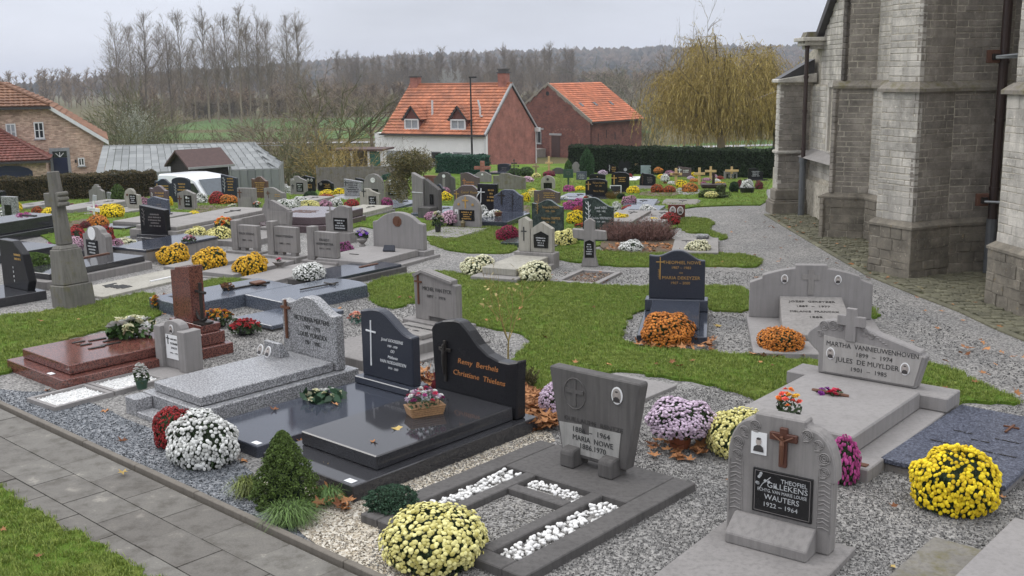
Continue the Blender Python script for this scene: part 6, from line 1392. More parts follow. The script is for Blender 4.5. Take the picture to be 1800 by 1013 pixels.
MB().slab([(-.48, -1.8), (.48, -1.8), (.48, -.12), (.2, 0), (-.2, 0), (-.48, -.12)], -.05, .2).build('slab', G_BLUEL, g, bevel=.01)
mb = MB(); mb.tube([(0, -1.1, .22), (.02, -.35, .22)], .012, 5); mb.tube([(-.13, -.52, .225), (.14, -.5, .225)], .012, 5); mb.lathe([(.03, .2), (.03, .23)], 8, (.01, -.5)); mb.build('cross', BRONZE, g)
g = thing('grave_slab', 'low dark polished slab between the red flowers and the light grey granite headstone', 'grave', org(478, 584, .45, -1.3, r1), r1)
MB().box(-.45, .45, -1.3, 0, .03, .09).build('slab', G_BLUEL, g, bevel=.008); MB().box(-.42, .42, -1.27, -.03, -.05, .028).build('base', CON_D, g)
g = thing('grave_slab', 'low black polished slab with bronze strip on a concrete base, left of the lawn', 'grave', org(716, 478, .48, 0, R(-38), 0), R(-38))
MB().box(-.48, .48, -2.0, 0, -.05, .10).build('base', CON_D, g, bevel=.01); MB().box(-.42, .42, -1.9, -.08, .103, .15).build('slab', G_BLUE, g, bevel=.006); MB().box(.0, .05, -.75, -.3, .15, .165).build('bronze_strip', RUST, g)
# old stone cross
g = thing('stone_cross', 'tall weathered leaning stone cross on a tapered pedestal at the left, on the grass', 'stone cross', (-6.93, 16.45, 0), R(-42))
LEAN = R(-5)
pc = concrete('old_grey_sandstone', (.17, .16, .14), .6, moss=.3); g.scale = (.95, .95, .885)
for nm, mb in (('foot', MB().fru(0, 0, -.1, .42, .52, .52, .50, .50)), ('pedestal', MB().fru(0, 0, .425, 1.05, .44, .44, .37, .37).fru(0, 0, 1.05, 1.12, .34, .34, .26, .26)), ('shaft', MB().fru(0, 0, 1.125, 2.42, .22, .2, .16, .15)), ('arms', MB().box(-.34, -.1, -.07, .07, 1.80, 2.05).box(.08, .2, -.07, .07, 1.80, 2.05)), ('arm_roll', MB().tube([(.19, -.08, 2.02), (.19, .10, 2.02)], .045, 8).tube([(.19, -.08, 1.93), (.19, .10, 1.93)], .045, 8).tube([(.19, -.08, 1.84), (.19, .10, 1.84)], .045, 8))):
    mb.build(nm, pc, g, bevel=.014).rotation_euler = (R(1), LEAN, 0)
# ============================================================ MIDDLE GROUND
# left edge
g = thing('grave', 'black polished headstone with cut corner and gold script at the left picture edge', 'grave', org(46, 533, .52, -.12, R(-38)), R(-38))
MB().box(-.60, .52, -1.6, .24, -.05, .15).build('base', G_BLACK, g, bevel=.008); MB().prism([(-.5, 0), (-.5, .80), (-.05, .80), (.22, .60), (.36, .16), (.28, 0)], 0, .14).build('headstone', G_BLACKT, g, (.05, .02, .15), bevel=.01)
scrib(g, .12, .70, .26, .14, 2, GOLD, y=.016, seed=4); scrib(g, -.05, .40, .03, .3, 4, WHITE, y=.016, seed=2)
g = thing('grave_slab', 'black polished two-step tomb slab with a bronze strip at the left edge of the picture', 'grave', org(50, 418, .5, -1.0, R(-24)), R(-24))
MB().box(-.6, .62, -1.9, .1, -.05, .16).build('base', G_BLACK, g, bevel=.008); MB().box(-.55, .45, -1.8, 0, .163, .42).build('slab', G_BLACK, g, bevel=.01); MB().box(-.3, .2, -.5, -.42, .42, .44).build('bronze_strip', BRONZE, g)
g = thing('grave_slab', 'low black polished slab below the two-step black tomb at the left edge', 'grave', org(90, 448, .5, -.3, R(-30)), R(-30)); MB().box(-.9, .5, -1.6, 0, .0, .16).build('slab', G_BLACK, g, bevel=.008); MB().box(-.85, .44, -1.55, -.05, -.05, -.002).build('base', CON_D, g)
# Victor slab with the little stele
g = thing('grave_slab', 'black polished slab on a long concrete base, right behind the old leaning stone cross', 'grave', org(268, 472, .55, 0, R(-30)), R(-30))
MB().box(-.56, .56, -2.3, 0, -.05, .14).build('base', CON, g, bevel=.01); MB().box(-.46, .46, -2.15, -.08, .143, .25).build('slab', G_BLACK, g, bevel=.008); MB().box(-.42, -.36, -1.2, -.2, .25, .27).build('bronze_strip', RUST, g)
grave('small grey headstone with a white carved head and black plaque, behind the old stone cross', 169, 458, 40, 60, 'shoulder', CON, -38, th=.14, fs=[('plaque', -.1, .36, .5, .46, 4), ('disc', -.08, .78, .19, WHITE)])
g = thing('grave_slab', 'pale flat slab with black lettering and a white cross, beside the old stone cross', 'grave', org(181, 522, .5, -2.35, R(-30), .04), R(-30))
MB().box(-.5, .5, -2.35, 0, -.05, .04).build('slab', CON_W, g, bevel=.008); MB().box(.18, .22, -1.1, -.3, .041, .06).build('cross', WHITE, g); MB().box(.08, .32, -.5, -.46, .041, .062).build('cross_arm', WHITE, g)
mb = MB(); rd = random.Random(6)
for i in range(7): x = -.28+i*.08; y = -1.75+rd.uniform(-.05, .05); mb.box(x, x+.05, y, y+rd.uniform(.12, .3), .041, .05)
mb.build('black_lettering', LBLK, g)
# group of slabs between golden mums and the far rows
grave('dark green-black headstone with slanted top and engraved praying hands, on a black base', 270, 412, 44, 50, 'slant', G_BLACKT, -24, th=.16, base=.2, bmat=G_BLACK, slab=(1.1, 1.9, .16, G_BLACK), fs=[('scr', .1, .5, .6, .5, 5, LFAINT), ('flower', -.35, .6, .6, LFAINT)])
g = thing('grave_slab', 'long pale grey concrete double tomb with a polished top, behind the orange flower vase', 'grave', org(440, 402, .55, -.5, R(-24)), R(-24)); MB().box(-.8, .55, -3.0, .6, -.05, .28).build('base', CON_L, g, bevel=.01); MB().box(-.7, .45, -2.9, .5, .283, .36).build('slab', CON_L, g, bevel=.01); c_ = cross_mb(.6, .3, .03, .015).build('cross', BRONZE, g, (-.1, -.6, .375), rot=(R(-90), 0, 0))
g = thing('grave_slab', 'blue-grey polished tomb slab with concrete sides, under a small spray of pink flowers', 'grave', org(384, 438, .5, 0, R(-30)), R(-30)); MB().box(-.50, .50, -1.9, 0, -.05, .22).build('base', CON, g, bevel=.01); MB().box(-.52, .52, -1.92, .02, .223, .27).build('slab', G_BLUE, g, bevel=.008)
g = thing('grave_slab', 'low black polished slab just left of the blue-grey polished tomb', 'grave', org(300, 440, .4, -.8, R(-30)), R(-30)); MB().box(-.5, .5, -1.5, .3, -.03, .12).build('slab', G_BLACK, g, bevel=.008)
g = thing('grave_slab', 'pale polished slab with a thin bronze cross behind the small stone crosses', 'grave', org(478, 378, .5, 0, R(-22)), R(-22)); MB().box(-.5, .5, -2.0, 0, -.05, .18).build('slab', G_BLUEL, g, bevel=.01); MB().box(-.1, .2, -1.0, -.96, .18, .19).build('bronze_strip', BRONZE, g)
g = thing('grave_slab', 'mauve granite eight-sided tomb with bronze letters on its polished top', 'grave', org(600, 398, .75, -1.0, R(-22)), R(-22))
oc = lambda k: [(-.85*k, -1.7*k-.1), (-.6*k, -1.95*k-.1), (.6*k, -1.95*k-.1), (.85*k, -1.7*k-.1), (.85*k, -.1), (-.85*k, -.1)]
MB().slab(oc(1.08), -.05, .16).build('base', G_MAUVE, g, bevel=.01); MB().slab(oc(1), .163, .34).build('slab', G_MAUVE, g, bevel=.012); scrib(g, -.2, .343, .9, .5, 4, RUST, y=-1.1, rx=0, seed=3)
# three matching stones
for i, (cx, by, w, h, t1, t2, lab) in enumerate(((431, 441, 44, 52, 'FELIX STEENS', '1884 – 1973', 'left of three matching pale headstones with a square pillar'), (497, 449, 50, 58, 'MARIA STEENSENS', '1885 – 1965', 'middle one of three matching pale headstones with a square pillar'), (567, 458, 50, 58, 'HEERMEESTER', '1893 – 1978', 'right one of three matching pale headstones, with Ernest above the surname'))):
    r = R(-30); v = gp(cx, by, .14); a, b = ppm(v, r); W_, H_ = w/a, h/b; o = thing('grave', lab, 'grave', v, r)
    MB().box(-W_/2, -W_/2+.16, -.02, .15, .14, .14+H_).build('headstone_pillar', CON, o, bevel=.006); MB().box(-W_/2+.163, W_/2, .0, .12, .20, .14+H_*.86).build('headstone', CON, o, bevel=.006)
    for x in (-.12, .2): MB().box(x, x+.12, .01, .11, .14, .198).build('foot_block', CON, o)
    MB().box(-W_/2-.08, W_/2+.08, -.12, .22, -.05, .138).build('base', CON, o, bevel=.008); MB().box(-.40, .40, -1.75, -.125, -.05, .09).build('grave_slab', CON_G, o, bevel=.008); MB().box(-.46, .46, -1.85, -.122, -.06, .02).build('surround', CON, o, bevel=.006)
    if i == 2: text('ERNEST', o, .07, -.004, .14+H_*.62, .045, LBLK, .24)
    text(t1, o, .07, -.004, .14+H_*(.5 if i == 2 else .58), .045, LBLK, W_*.6); text(t2, o, .07, -.004, .14+H_*.36, .035, LBLK, W_*.38)
grave('pale headstone with a raised cross and curved carved shoulder, behind the three matching stones', 487, 400, 48, 52, 'martha', CON, -24, th=.12, base=.18, bmat=CON, slab=(1.0, 1.6, .12, CON), fs=[('cross', -.28, .86, .42, CON), ('panel', .02, .34, .7, .42, CON_L), ('scr', .02, .34, .5, .3, 3, LFAINT)])
grave('pale headstone with a scooped top, carved cross and shiny black plaque with two engraved roses', 594, 408, 42, 46, 'waver', CON, -24, th=.14, base=.22, bmat=CON, fs=[('plaque', .12, .30, .56, .48, 4), ('cross', -.28, .72, .5, CON_L)]).children[0]
def flip(o):
    for c in o.children:
        if c.name.startswith('headstone'): c.scale.x = -1
# big arched double stone with the octagonal bronze
r = R(-30); g = thing('grave', 'very broad pale headstone with arched top and an octagonal brown medallion, on a two-step slab', 'grave', org(700, 437, 0, 0, r, .16), r)
stele(g, 'oct', 1.22, .72, .13, CON_G, z=.16+.0, bevel=.012); MB().box(-.70, .70, -.10, .24, -.05, .158).build('plinth', CON_G, g, bevel=.008); MB().box(-.66, .56, -1.7, -.105, .06, .19).build('grave_slab', CON_G, g, bevel=.01); MB().box(-.80, .80, -1.95, .3, -.05, .058).build('base', CON_G, g, bevel=.008)
MB().prism([(.11*cos(pi/8+i*pi/4), .11*sin(pi/8+i*pi/4)) for i in range(8)], -.015, 0).build('medallion', RUST, g, (0, 0, .70), bevel=.004); MB().oval(0, .70, .05, .06, -.025, -.015, 10).build('relief_head', RUST, g)
MB().prism([(-.12, 0), (-.1, .12), (.1, .12), (.12, 0)], -.03, .03).build('open_book_stone', G_BLUET, g, (.18, -.55, .2), rot=(R(-35), 0, R(20))); MB().box(-.35, -.15, -1.1, -1.06, .19, .2).build('bronze_strip', BRONZE, g)
# tall two-part pillar stele
r = R(-35); g = thing('grave', 'tall pale stone pillar with slanting top and darker plaque wing, behind the broad arched stone', 'grave', org(735, 382, 0, 0, r), r)
MB().prism([(-.18, 0), (-.18, 1.12), (.18, .98), (.18, 0)], 0, .14).build('pillar', CON, g, bevel=.008); MB().prism([(.22, 0), (.22, .98), (.66, .72), (.66, 0)], .02, .16).build('wing', CON_D, g, bevel=.008); MB().box(.40, .50, -.01, .02, .35, .6).build('plaque', BLACKP, g); MB().box(-.18, .18, -.012, -.001, .62, .635).build('joint_line', LWHT, g); MB().box(.24, .62, -.3, .02, 0, .3).build('step_block', CON_D, g, bevel=.008)
# arch stone with gold cross, lilies
g = grave('pale round-topped headstone with a gold cross, two gold leaves and a black plaque', 820, 400, 47, 56, 'round', CON_G, -25, th=.12, base=.04, bmat=CON, fs=[('plaque', .03, .38, .56, .34, 4, GOLD), ('cross', -.02, .78, .36, GOLD), ('disc', -.27, .72, .04, GOLD), ('disc', .25, .72, .04, GOLD), ('oval', -.36, .48, .14, 1)])
MB().box(-.5, .55, -1.5, -.1, -.04, .06).build('grave_slab', CON_G, g, bevel=.01)
# white-painted stele with pentagon plaque
r = R(-26); v = gp(941, 443, .28); g = thing('grave', 'cream cast-stone headstone with black cross pillar and five-sided black plaque on a stepped pale slab', 'grave', v, r)
MB().prism([(-.33, 0), (-.33, .58), (-.22, .64), (-.1, .57), (-.1, 0)], -.02, .12).build('headstone_pillar', CON_W, g, (0, 0, .28), bevel=.006); MB().prism([(-.095, 0), (-.095, .42), (.12, .56), (.34, .44), (.34, 0)], -.0, .13).build('headstone', CON_W, g, (0, 0, .28), bevel=.006)
MB().box(-.40, .40, -.08, .2, -.05, .278).build('plinth', CON_L, g, bevel=.008); MB().box(-.36, .30, -1.45, -.085, .1, .22).build('grave_slab', CON_W, g, bevel=.008); MB().box(-.46, .42, -1.7, -.083, -.05, .098).build('base', CON_L, g, bevel=.01)
cross(g, -.22, .48, .26, LBLK, y=-.03, w=.11, t=.02); MB().prism([(-.14, -.14), (-.15, .1), (0, .17), (.15, .1), (.14, -.14)], -.012, -.001).build('plaque', BLACKP, g, (.12, 0, .50)); scrib(g, .12, .48, .22, .18, 4, LGRY, y=-.015, seed=8)
# stone cross with plaque and its plot
g = thing('stone_cross', 'pale stone cross with flared arms and a black plaque, between cream and yellow flowers', 'stone cross', org(1036, 469, 0, 0, R(-12)), R(-12))
MB().prism([(-.16, 0), (-.11, .2), (-.105, .42), (-.10, .50), (-.30, .53), (-.32, .70), (-.10, .68), (-.10, .84), (0, .90), (.10, .84), (.10, .68), (.30, .66), (.32, .50), (.10, .50), (.11, .2), (.16, 0)], 0, .12).build('cross', CON_L, g, bevel=.01); MB().prism([(-.085, -.16), (-.085, .13), (0, .17), (.085, .13), (.085, -.16)], -.012, -.001).build('plaque', BLACKP, g, (0, 0, .33)); scrib(g, 0, .33, .13, .22, 5, LGRY, y=-.015, seed=5)
g = thing('grave_border', 'low stone border round a bed of brown gravel before the flared stone cross', 'grave', org(975, 497, -.4, -1.15, R(-26)), R(-26))
for a in ((-.4, -.3, -1.2, 0), (.3, .4, -1.2, 0), (-.3, .3, -1.2, -1.1), (-.3, .3, -.1, 0)): MB().box(a[0]+.002, a[1]-.002, a[2]+.002, a[3]-.002, -.04, .045).build('border', CON_G, g, bevel=.006)
pebbles(g, -.28, .28, -1.08, -.12, .01, 420, .03, tinted('brown_gravel', (.13, .07, .05), .5, .8, c2=(.34, .26, .2)), 3, 'bed_gravel', single=False)
# slabs on the right of the middle
g = thing('grave_slab', 'flat pale slab with small bronze cross and a grey ornament, by the wide gravel path', 'grave', org(1263, 446, .45, -1.9, R(-11), .06), R(-11)); MB().box(-.45, .45, -1.9, 0, -.04, .08).build('slab', G_MAUVE if False else CON_L, g, bevel=.008); cross_mb(.3, .2, .02, .012).build('cross', BRONZE, g, (-.2, -.7, .09), rot=(R(-90), 0, 0)); MB().box(-.02, .26, -.22, -.06, .08, .17).build('ornament', G_MARB, g, bevel=.03)
for lab, x, y, w, l, h, m, ro in (('pale polished slab with bronze letters beside the pink chrysanthemum dome', 1153, 362, .85, 1.6, .10, G_BLUEL, -12), ('flat weathered slab alone on the lawn near the church corner', 1226, 360, .95, 1.7, .06, CON_M, -12), ('light concrete tomb slab between two yellow flower domes', 1128, 396, .8, 2.0, .22, CON_L, -20), ('pale slab under the white flowers and a double portrait', 1183, 392, .8, 2.0, .16, CON_L, -20), ('blue-grey polished slab with white flowers on its edge', 1160, 378, .9, 1.6, .14, G_BLUEL, -18), ('light polished slab behind the magenta flower domes', 1036, 352, .9, 1.7, .12, G_BLUEL, -18), ('white-grey polished slab at the foot of the tall arched stone', 720, 366, .95, 1.8, .12, G_BLUEL, -22), ('light polished slab behind the pink and white lilies', 796, 378, .8, 1.6, .12, G_BLUEL, -22), ('pale slab with red flowers in front of the arched headstone with white disc', 660, 380, .9, 1.9, .16, CON_W, -22),
        ('long grey slab with pale top in front of the stepped stone by the left hedge', 182, 372, .95, 2.4, .20, CON_L, -22), ('dark kerbed slab with a pale top left of the white plaque stone', 296, 392, .9, 1.9, .14, CON_L, -22), ('thin dark slab on the lawn below the orange flower dome', 262, 398, .9, 1.7, .08, G_BLACK, -22), ('pale slab behind the red-brown dome near the middle', 560, 360, .9, 1.8, .16, CON_L, -22), ('flat pale slab beside the two-photo headstone', 640, 345, .8, 1.8, .10, CON_L, -22), ('grey low slab behind the stone cross at far left', 75, 368, .8, 2.0, .14, CON, -22), ('white slab with bronze cross beyond the black gold-lettered stones', 1124, 318, .8, 1.6, .12, LWHT, -18)):
    r = R(ro); g = thing('grave_slab', lab, 'grave', org(x, y, w/2, -l*.5, r), r); MB().box(-w/2, w/2, -l, 0, -.05, h).build('slab', m, g, bevel=.01); MB().box(-w/2-.05, w/2+.05, -l-.05, .05, -.06, h*.4).build('base', CON, g, bevel=.008)
    cross_mb(.4, .22, .025, .012).build('cross', BRONZE, g, (.05, -.7, h+.013), rot=(R(-90), 0, 0)); scrib(g, -.1, h+.002, .5, .25, 2, BRONZE, y=-1.0, rx=0, seed=int(x))
GV = [
 # label, cx, by, w, h, kind, mat, rot, base, slab, feats
 ('green marble headstone with gold vine and gold lettering, beside the cream stone', 962, 408, 54, 57, 'wave2', G_GREEN, -20, .1, (1.0, 1.5, .1, G_GREEN), [('text', 'Fernand BAUWENS', .12, .76, .085, GOLD, .55), ('text', '1928 – 2004', .1, .64, .06, GOLD, .3), ('text', 'Valentine TRIPPIER', .12, .42, .085, GOLD, .62), ('text', '1930 – 2005', .1, .3, .06, GOLD, .3), ('flower', -.32, .75, .4, GOLD)]),
 ('blue-grey granite headstone with gold lettering directly behind the green marble one', 961, 360, 45, 28, 'wave2', G_MAUVE, -20, 0, None, [('scr', .1, .6, .5, .4, 3, GOLD), ('flower', -.32, .4, .5, GOLD)]),
 ('dark green headstone with white lettering and white lily between two yellow domes', 1051, 402, 54, 54, 'wave', G_GREEN, -16, .08, (1.0, 1.4, .1, G_GREEN), [('text', 'Jozef AERS', .1, .68, .085, LWHT, .4), ('text', '1930 - 1982', .1, .56, .06, LWHT, .28), ('text', 'oo', .08, .46, .06, LWHT, .06), ('text', 'Charlotte VERSTRAETEN', .12, .34, .08, LWHT, .66), ('text', '1929 - 2002', .1, .22, .06, LWHT, .28), ('flower', -.32, .5, .75, LWHT)]),
 ('black headstone with arched top, gold cross and four lines of gold lettering', 1048, 345, 38, 30, 'arch', G_BLACKT, -16, .1, (1.0, .5, .1, G_BLACK), [('cross', -.36, .6, .5, GOLD), ('text', 'Marianne Hendrix', .12, .78, .12, GOLD, .55), ('text', '1927 - 2002', .1, .6, .09, GOLD, .3), ('text', 'Marcus Manens', .12, .3, .12, GOLD, .5)]),
 ('small black headstone with a pale shield right behind the gold-lettered black one', 1050, 322, 28, 16, 'arch', G_BLACKT, -16, 0, None, [('disc', 0, .7, .05, GOLD)]),
 ('black headstone with gold cross and gold lettering beside a small photo plaque', 1090, 336, 31, 33, 'arch', G_BLACKT, -16, .06, (.9, .5, .08, G_BLACK), [('cross', -.34, .6, .5, GOLD), ('scr', .12, .62, .45, .3, 3, GOLD)]),
 ('rough dark rock-shaped headstone with a bronze figure on a grey slab', 1138, 329, 28, 25, 'rock', G_BLACKT, -16, .05, (.8, 1.2, .12, CON_D), [('scr', .15, .5, .4, .5, 4, LFAINT), ('flower', -.32, .5, .7, RUST)]),
 ('black headstone with a white flower sprig in front of the dark hedge', 1077, 306, 19, 17, 'wave', G_BLACKT, -14, 0, None, [('scr', .1, .5, .5, .6, 3, GOLD), ('flower', -.3, .6, .7, LWHT)]),
 ('twin-heart black headstone with a pale bust in front of the dark hedge', 1097, 307, 22, 25, 'heart', G_BLACKT, -14, .05, (1.0, .6, .1, G_BLACK), [('disc', .1, .35, .12, LGRY)]),
 ('grey-mauve heart-shaped headstone before the dark hedge', 1182, 306, 22, 23, 'heart', G_MAUVE, -14, 0, None, []),
 ('mauve slanted headstone with a white inscription and a thin cross, right of the heart stone', 1203, 313, 24, 20, 'slant', G_MAUVE, -12, 0, None, [('scr', .1, .6, .6, .3, 2, LWHT), ('cross', -.36, .6, .6, LWHT)]),
 ('pale blue glassy headstone between two wooden crosses', 1135, 307, 18, 16, 'rect', plain('pale_glass_stone', (.26, .32, .34), .2), -14, 0, None, []),
 ('dark slanted headstone behind three wooden crosses', 1238, 308, 23, 16, 'slant', G_BLUET, -10, 0, None, [('scr', 0, .5, .7, .5, 3, GOLD)]),
 ('grey upright headstone behind a wooden cross near the right end of the hedge', 1284, 316, 24, 14, 'rect', CON, -10, 0, None, [('plaque', .05, .45, .7, .6, 3)]),
 ('rounded dark headstone partly hidden behind another at the right end of the hedge', 1335, 305, 23, 19, 'eye', G_BLUET, -8, 0, None, []),
 ('dark headstone with a wavy double crest and grey lettering near the far church corner', 1328, 317, 26, 21, 'wave', G_BLACKT, -8, .04, (1.0, .8, .1, G_BLACK), [('scr', 0, .55, .7, .5, 4, LGRY)]),
 ('narrow dark stone seen at the very edge of the church', 1356, 312, 7, 24, 'rect', G_BLUET, -8, 0, None, []),
 ('grey-blue rectangular headstone left of the big green conifer', 1022, 318, 18, 16, 'rect', G_BLUESP, -14, 0, None, [('scr', 0, .5, .7, .6, 4, LGRY)]),
 ('pale headstone with a cut-out round crest between the two conifers', 1012, 304, 13, 19, 'shoulder', CON, -14, 0, None, []),
 ('mauve headstone right behind the big green conifer', 1048, 302, 12, 15, 'arch', G_MAUVE, -14, 0, None, []),
 ('long low dark curved headstone in front of the barn door', 981, 306, 21, 11, 'sagitta', CON_D, -16, 0, None, []),
 ('blue granite headstone with arched top in front of the red brick gable', 886, 304, 23, 16, 'arch', G_BLUET, -18, 0, (1.0, .9, .1, G_BLUE), [('scr', 0, .4, .6, .5, 3, LFAINT)]),
 ('small white arched headstone with dark diamond and black plaque', 963, 334, 24, 25, 'round', CON_W, -16, 0, None, [('plaque', 0, .3, .6, .4, 0), ('disc', 0, .74, .09, BRONZE)]),
 ('long pale stone with a stepped raised end, behind the blue granite one', 895, 335, 56, 30, 'gable2', CON_M, -20, 0, None, []),
 ('pale round-shouldered headstone with a white enamel disc, right of the mauve wave-top', 848, 322, 30, 20, 'shoulder', CON, -20, 0, None, [('disc', 0, .76, .09, WHITE)]),
 ('mauve granite headstone with a sweeping curve and brown edge, below the blue-green hedge', 826, 330, 33, 26, 'wave', G_MAUVE, -20, 0, None, [('scr', 0, .3, .5, .3, 2, ORNG), ('cross', -.3, .4, .4, ORNG)]),
 ('dark mulberry headstone with gold script behind the round-topped one with gold cross', 822, 362, 48, 36, 'sagitta', G_MAUVE, -22, 0, None, [('text', 'Cornel  Vlassens', .1, .66, .13, GOLD, .66), ('cross', -.40, .5, .4, GOLD)]),
 ('black headstone with a white hooked cross and gold lines, left of the blue granite one', 857, 372, 34, 48, 'rect', G_BLACKT, -22, .06, (1.0, 1.2, .12, G_BLACK), [('scr', .2, .6, .45, .5, 4, GOLD)]),
 ('speckled blue granite headstone with a bronze figure and thin cross, on a long polished slab', 893, 372, 50, 38, 'sagitta', G_BLUESP, -20, .16, (1.25, 1.7, .16, G_BLUE), [('flower', .15, .45, .8, BRONZE), ('cross', -.22, .62, .6, BRONZE)]),
 ('dark ribbed headstone with curved shoulders and a white disc, below the blue-green hedge', 781, 345, 36, 42, 'shoulder', CON_D, -22, 0, None, [('disc', 0, .84, .07, WHITE), ('panel', 0, .4, .12, .7, CON)]),
 ('stone with brick-coloured rustic sides under the autumn shrub', 757, 335, 26, 26, 'rect', B_OLD, -22, 0, None, []),
 ('grey narrow headstone with gold ornament behind the yellow flowers', 774, 352, 14, 28, 'wave', G_BLUET, -22, 0, None, [('flower', -.1, .6, .5, GOLD)]),
 ('headstone with greenish gabled top, two photos and black plaque, under the hanging shrub', 696, 350, 38, 42, 'shoulder', CON_M, -22, .06, None, [('plaque', -.1, .36, .48, .42, 4), ('oval', -.26, .70, .16, 1), ('oval', .10, .70, .16, 1)]),
 ('tall arched pale headstone with a round white disc', 657, 356, 34, 50, 'round', CON, -22, 0, None, [('disc', 0, .78, .09, WHITE), ('plaque', .1, .42, .3, .1, 0)]),
 ('small cream headstone with cross and black plaque in front of the tall arched one', 650, 368, 34, 36, 'gable2', CON_W, -22, .06, (.9, 1.4, .14, CON_W), [('cross', -.28, .8, .4, LBLK), ('plaque', .16, .4, .38, .48, 4)]),
 ('light grey granite headstone with slanting top and dark lettering', 621, 347, 31, 32, 'slant', G_GREY, -22, .05, (.9, 1.4, .1, G_GREY), [('scr', 0, .55, .75, .6, 5, LBLK), ('cross', -.4, .75, .3, LBLK)]),
 ('dark headstone mostly hidden behind the light granite one with slanting top', 634, 336, 18, 23, 'slant', G_BLACKT, -22, 0, None, []),
 ('low black curved headstone with a round engraved face, by the wire fence', 572, 336, 26, 19, 'sagitta', G_BLACKT, -22, 0, None, [('disc', -.28, .65, .14, LFAINT), ('scr', .15, .5, .5, .4, 3, GOLD)]),
 ('black peaked headstone with two oval photos by the wire fence', 541, 337, 24, 28, 'peak', G_BLACKT, -22, 0, None, [('oval', .08, .72, .2), ('oval', .32, .72, .2), ('scr', .15, .35, .5, .3, 3, GOLD)]),
 ('rustic grey headstone with an oval photo, black plaque and rounded steps', 525, 341, 28, 31, 'gable2', CON, -22, .05, None, [('plaque', .1, .38, .42, .5, 4), ('oval', -.3, .76, .2), ('cross', -.34, .4, .3, LBLK)]),
 ('brown granite headstone with an off-white crest and gold inscription', 457, 348, 27, 38, 'wave2', G_BROWN, -22, .05, None, [('scr', .05, .5, .7, .5, 5, GOLD)]),
 ('pale arched headstone behind the brown granite one', 466, 340, 18, 38, 'round', CON_L, -22, 0, None, []),
 ('grey headstone with small photo and curved shoulder right of the brown one', 482, 340, 20, 24, 'waver', CON, -22, 0, None, [('oval', -.3, .7, .2, 1)]),
 ('low wavy stone with a small bronze cross behind the white flower domes', 483, 360, 36, 30, 'wave', CON, -22, 0, None, [('cross', -.3, .6, .4, RUST), ('scr', .15, .55, .4, .2, 2, GOLD)]),
 ('square concrete headstone with a cross and two white worn panels', 434, 368, 31, 37, 'rect', CON, -22, 0, None, [('cross', -.36, .72, .4, RUST), ('panel', .0, .34, .6, .5, CON_L), ('scr', .05, .5, .45, .2, 2, LBLK)]),
 ('dark blue headstone with gold lettering in front of the white van', 404, 352, 27, 45, 'slant', G_BLUET, -22, .04, None, [('scr', .1, .62, .5, .55, 5, GOLD), ('flower', -.3, .6, .6, LGRY)]),
 ('small pale gabled headstone with a brown cross and a black plaque with white rose', 328, 368, 30, 34, 'gable', CON_L, -24, .04, None, [('plaque', .12, .42, .42, .6, 3), ('cross', -.36, .45, .5, RUST), ('disc', .06, .6, .07, WHITE)]),
 ('dark headstone with arched top between the hedge end and the white van', 319, 356, 30, 44, 'arch', G_BLUET, -22, .04, None, [('scr', .1, .62, .6, .35, 3, GOLD), ('flower', -.3, .5, .5, LGRY)]),
 ('dark wavy headstone with gold script at the end of the left hedge', 288, 352, 28, 38, 'wave2', G_BLUET, -22, .04, None, [('scr', .1, .6, .6, .25, 2, GOLD), ('cross', -.35, .55, .4, GOLD)]),
 ('second dark wavy headstone with gold script, lower than the one behind it', 280, 368, 30, 42, 'wave2', G_MAUVE, -22, .05, None, [('scr', .1, .62, .6, .25, 2, GOLD), ('flower', -.36, .5, .4, WHITE)]),
 ('grey-green headstone with slanting shoulders and gold edge above the praying hands stone', 278, 384, 35, 38, 'peak', G_BLUESP, -24, .04, None, [('scr', .1, .6, .4, .2, 2, LFAINT)]),
 ('egg-shaped cream headstone with a brass emblem and black plaque by the left hedge', 233, 366, 28, 34, 'eye', CON_W, -24, .12, (.9, 1.3, .12, CON_L), [('plaque', .08, .46, .42, .5, 4), ('disc', -.26, .68, .06, RUST)]),
 ('stepped grey headstone standing on a long slab in front of the left hedge', 170, 358, 25, 33, 'stepc', CON, -24, 0, None, []),
 ('small tilted black marble book stone in front of the left hedge', 194, 352, 12, 14, 'slant', G_MARB, -24, 0, None, []),
 ('mottled grey marble headstone with a dark niche at the far left', 17, 382, 25, 36, 'rect', G_MARB, -24, .08, None, [('plaque', -.05, .35, .45, .5, 0)]),
 ('black headstone cut off by the left picture edge, below the hedge', 2, 362, 12, 26, 'rect', G_BLACKT, -24, 0, None, []),
]
for t in GV:
    lab, cx, by, w, h, k, m, ro, ba, sl, fs = t
    o = grave(lab, cx, by, w, h, k, m, ro, th=.11, base=ba, bmat=m, slab=sl, fs=fs)
    if 'hooked cross' in lab: mb = MB(); mb.tube([(-.16, -.02, .66), (-.17, -.03, .3), (-.22, -.03, .2), (-.30, -.03, .16), (-.34, -.03, .3), (-.26, -.03, .48), (-.16, -.02, .6)], .013, 5); mb.tube([(-.26, -.02, .56), (-.06, -.02, .56)], .012, 5); mb.build('hooked_cross', LWHT, o)
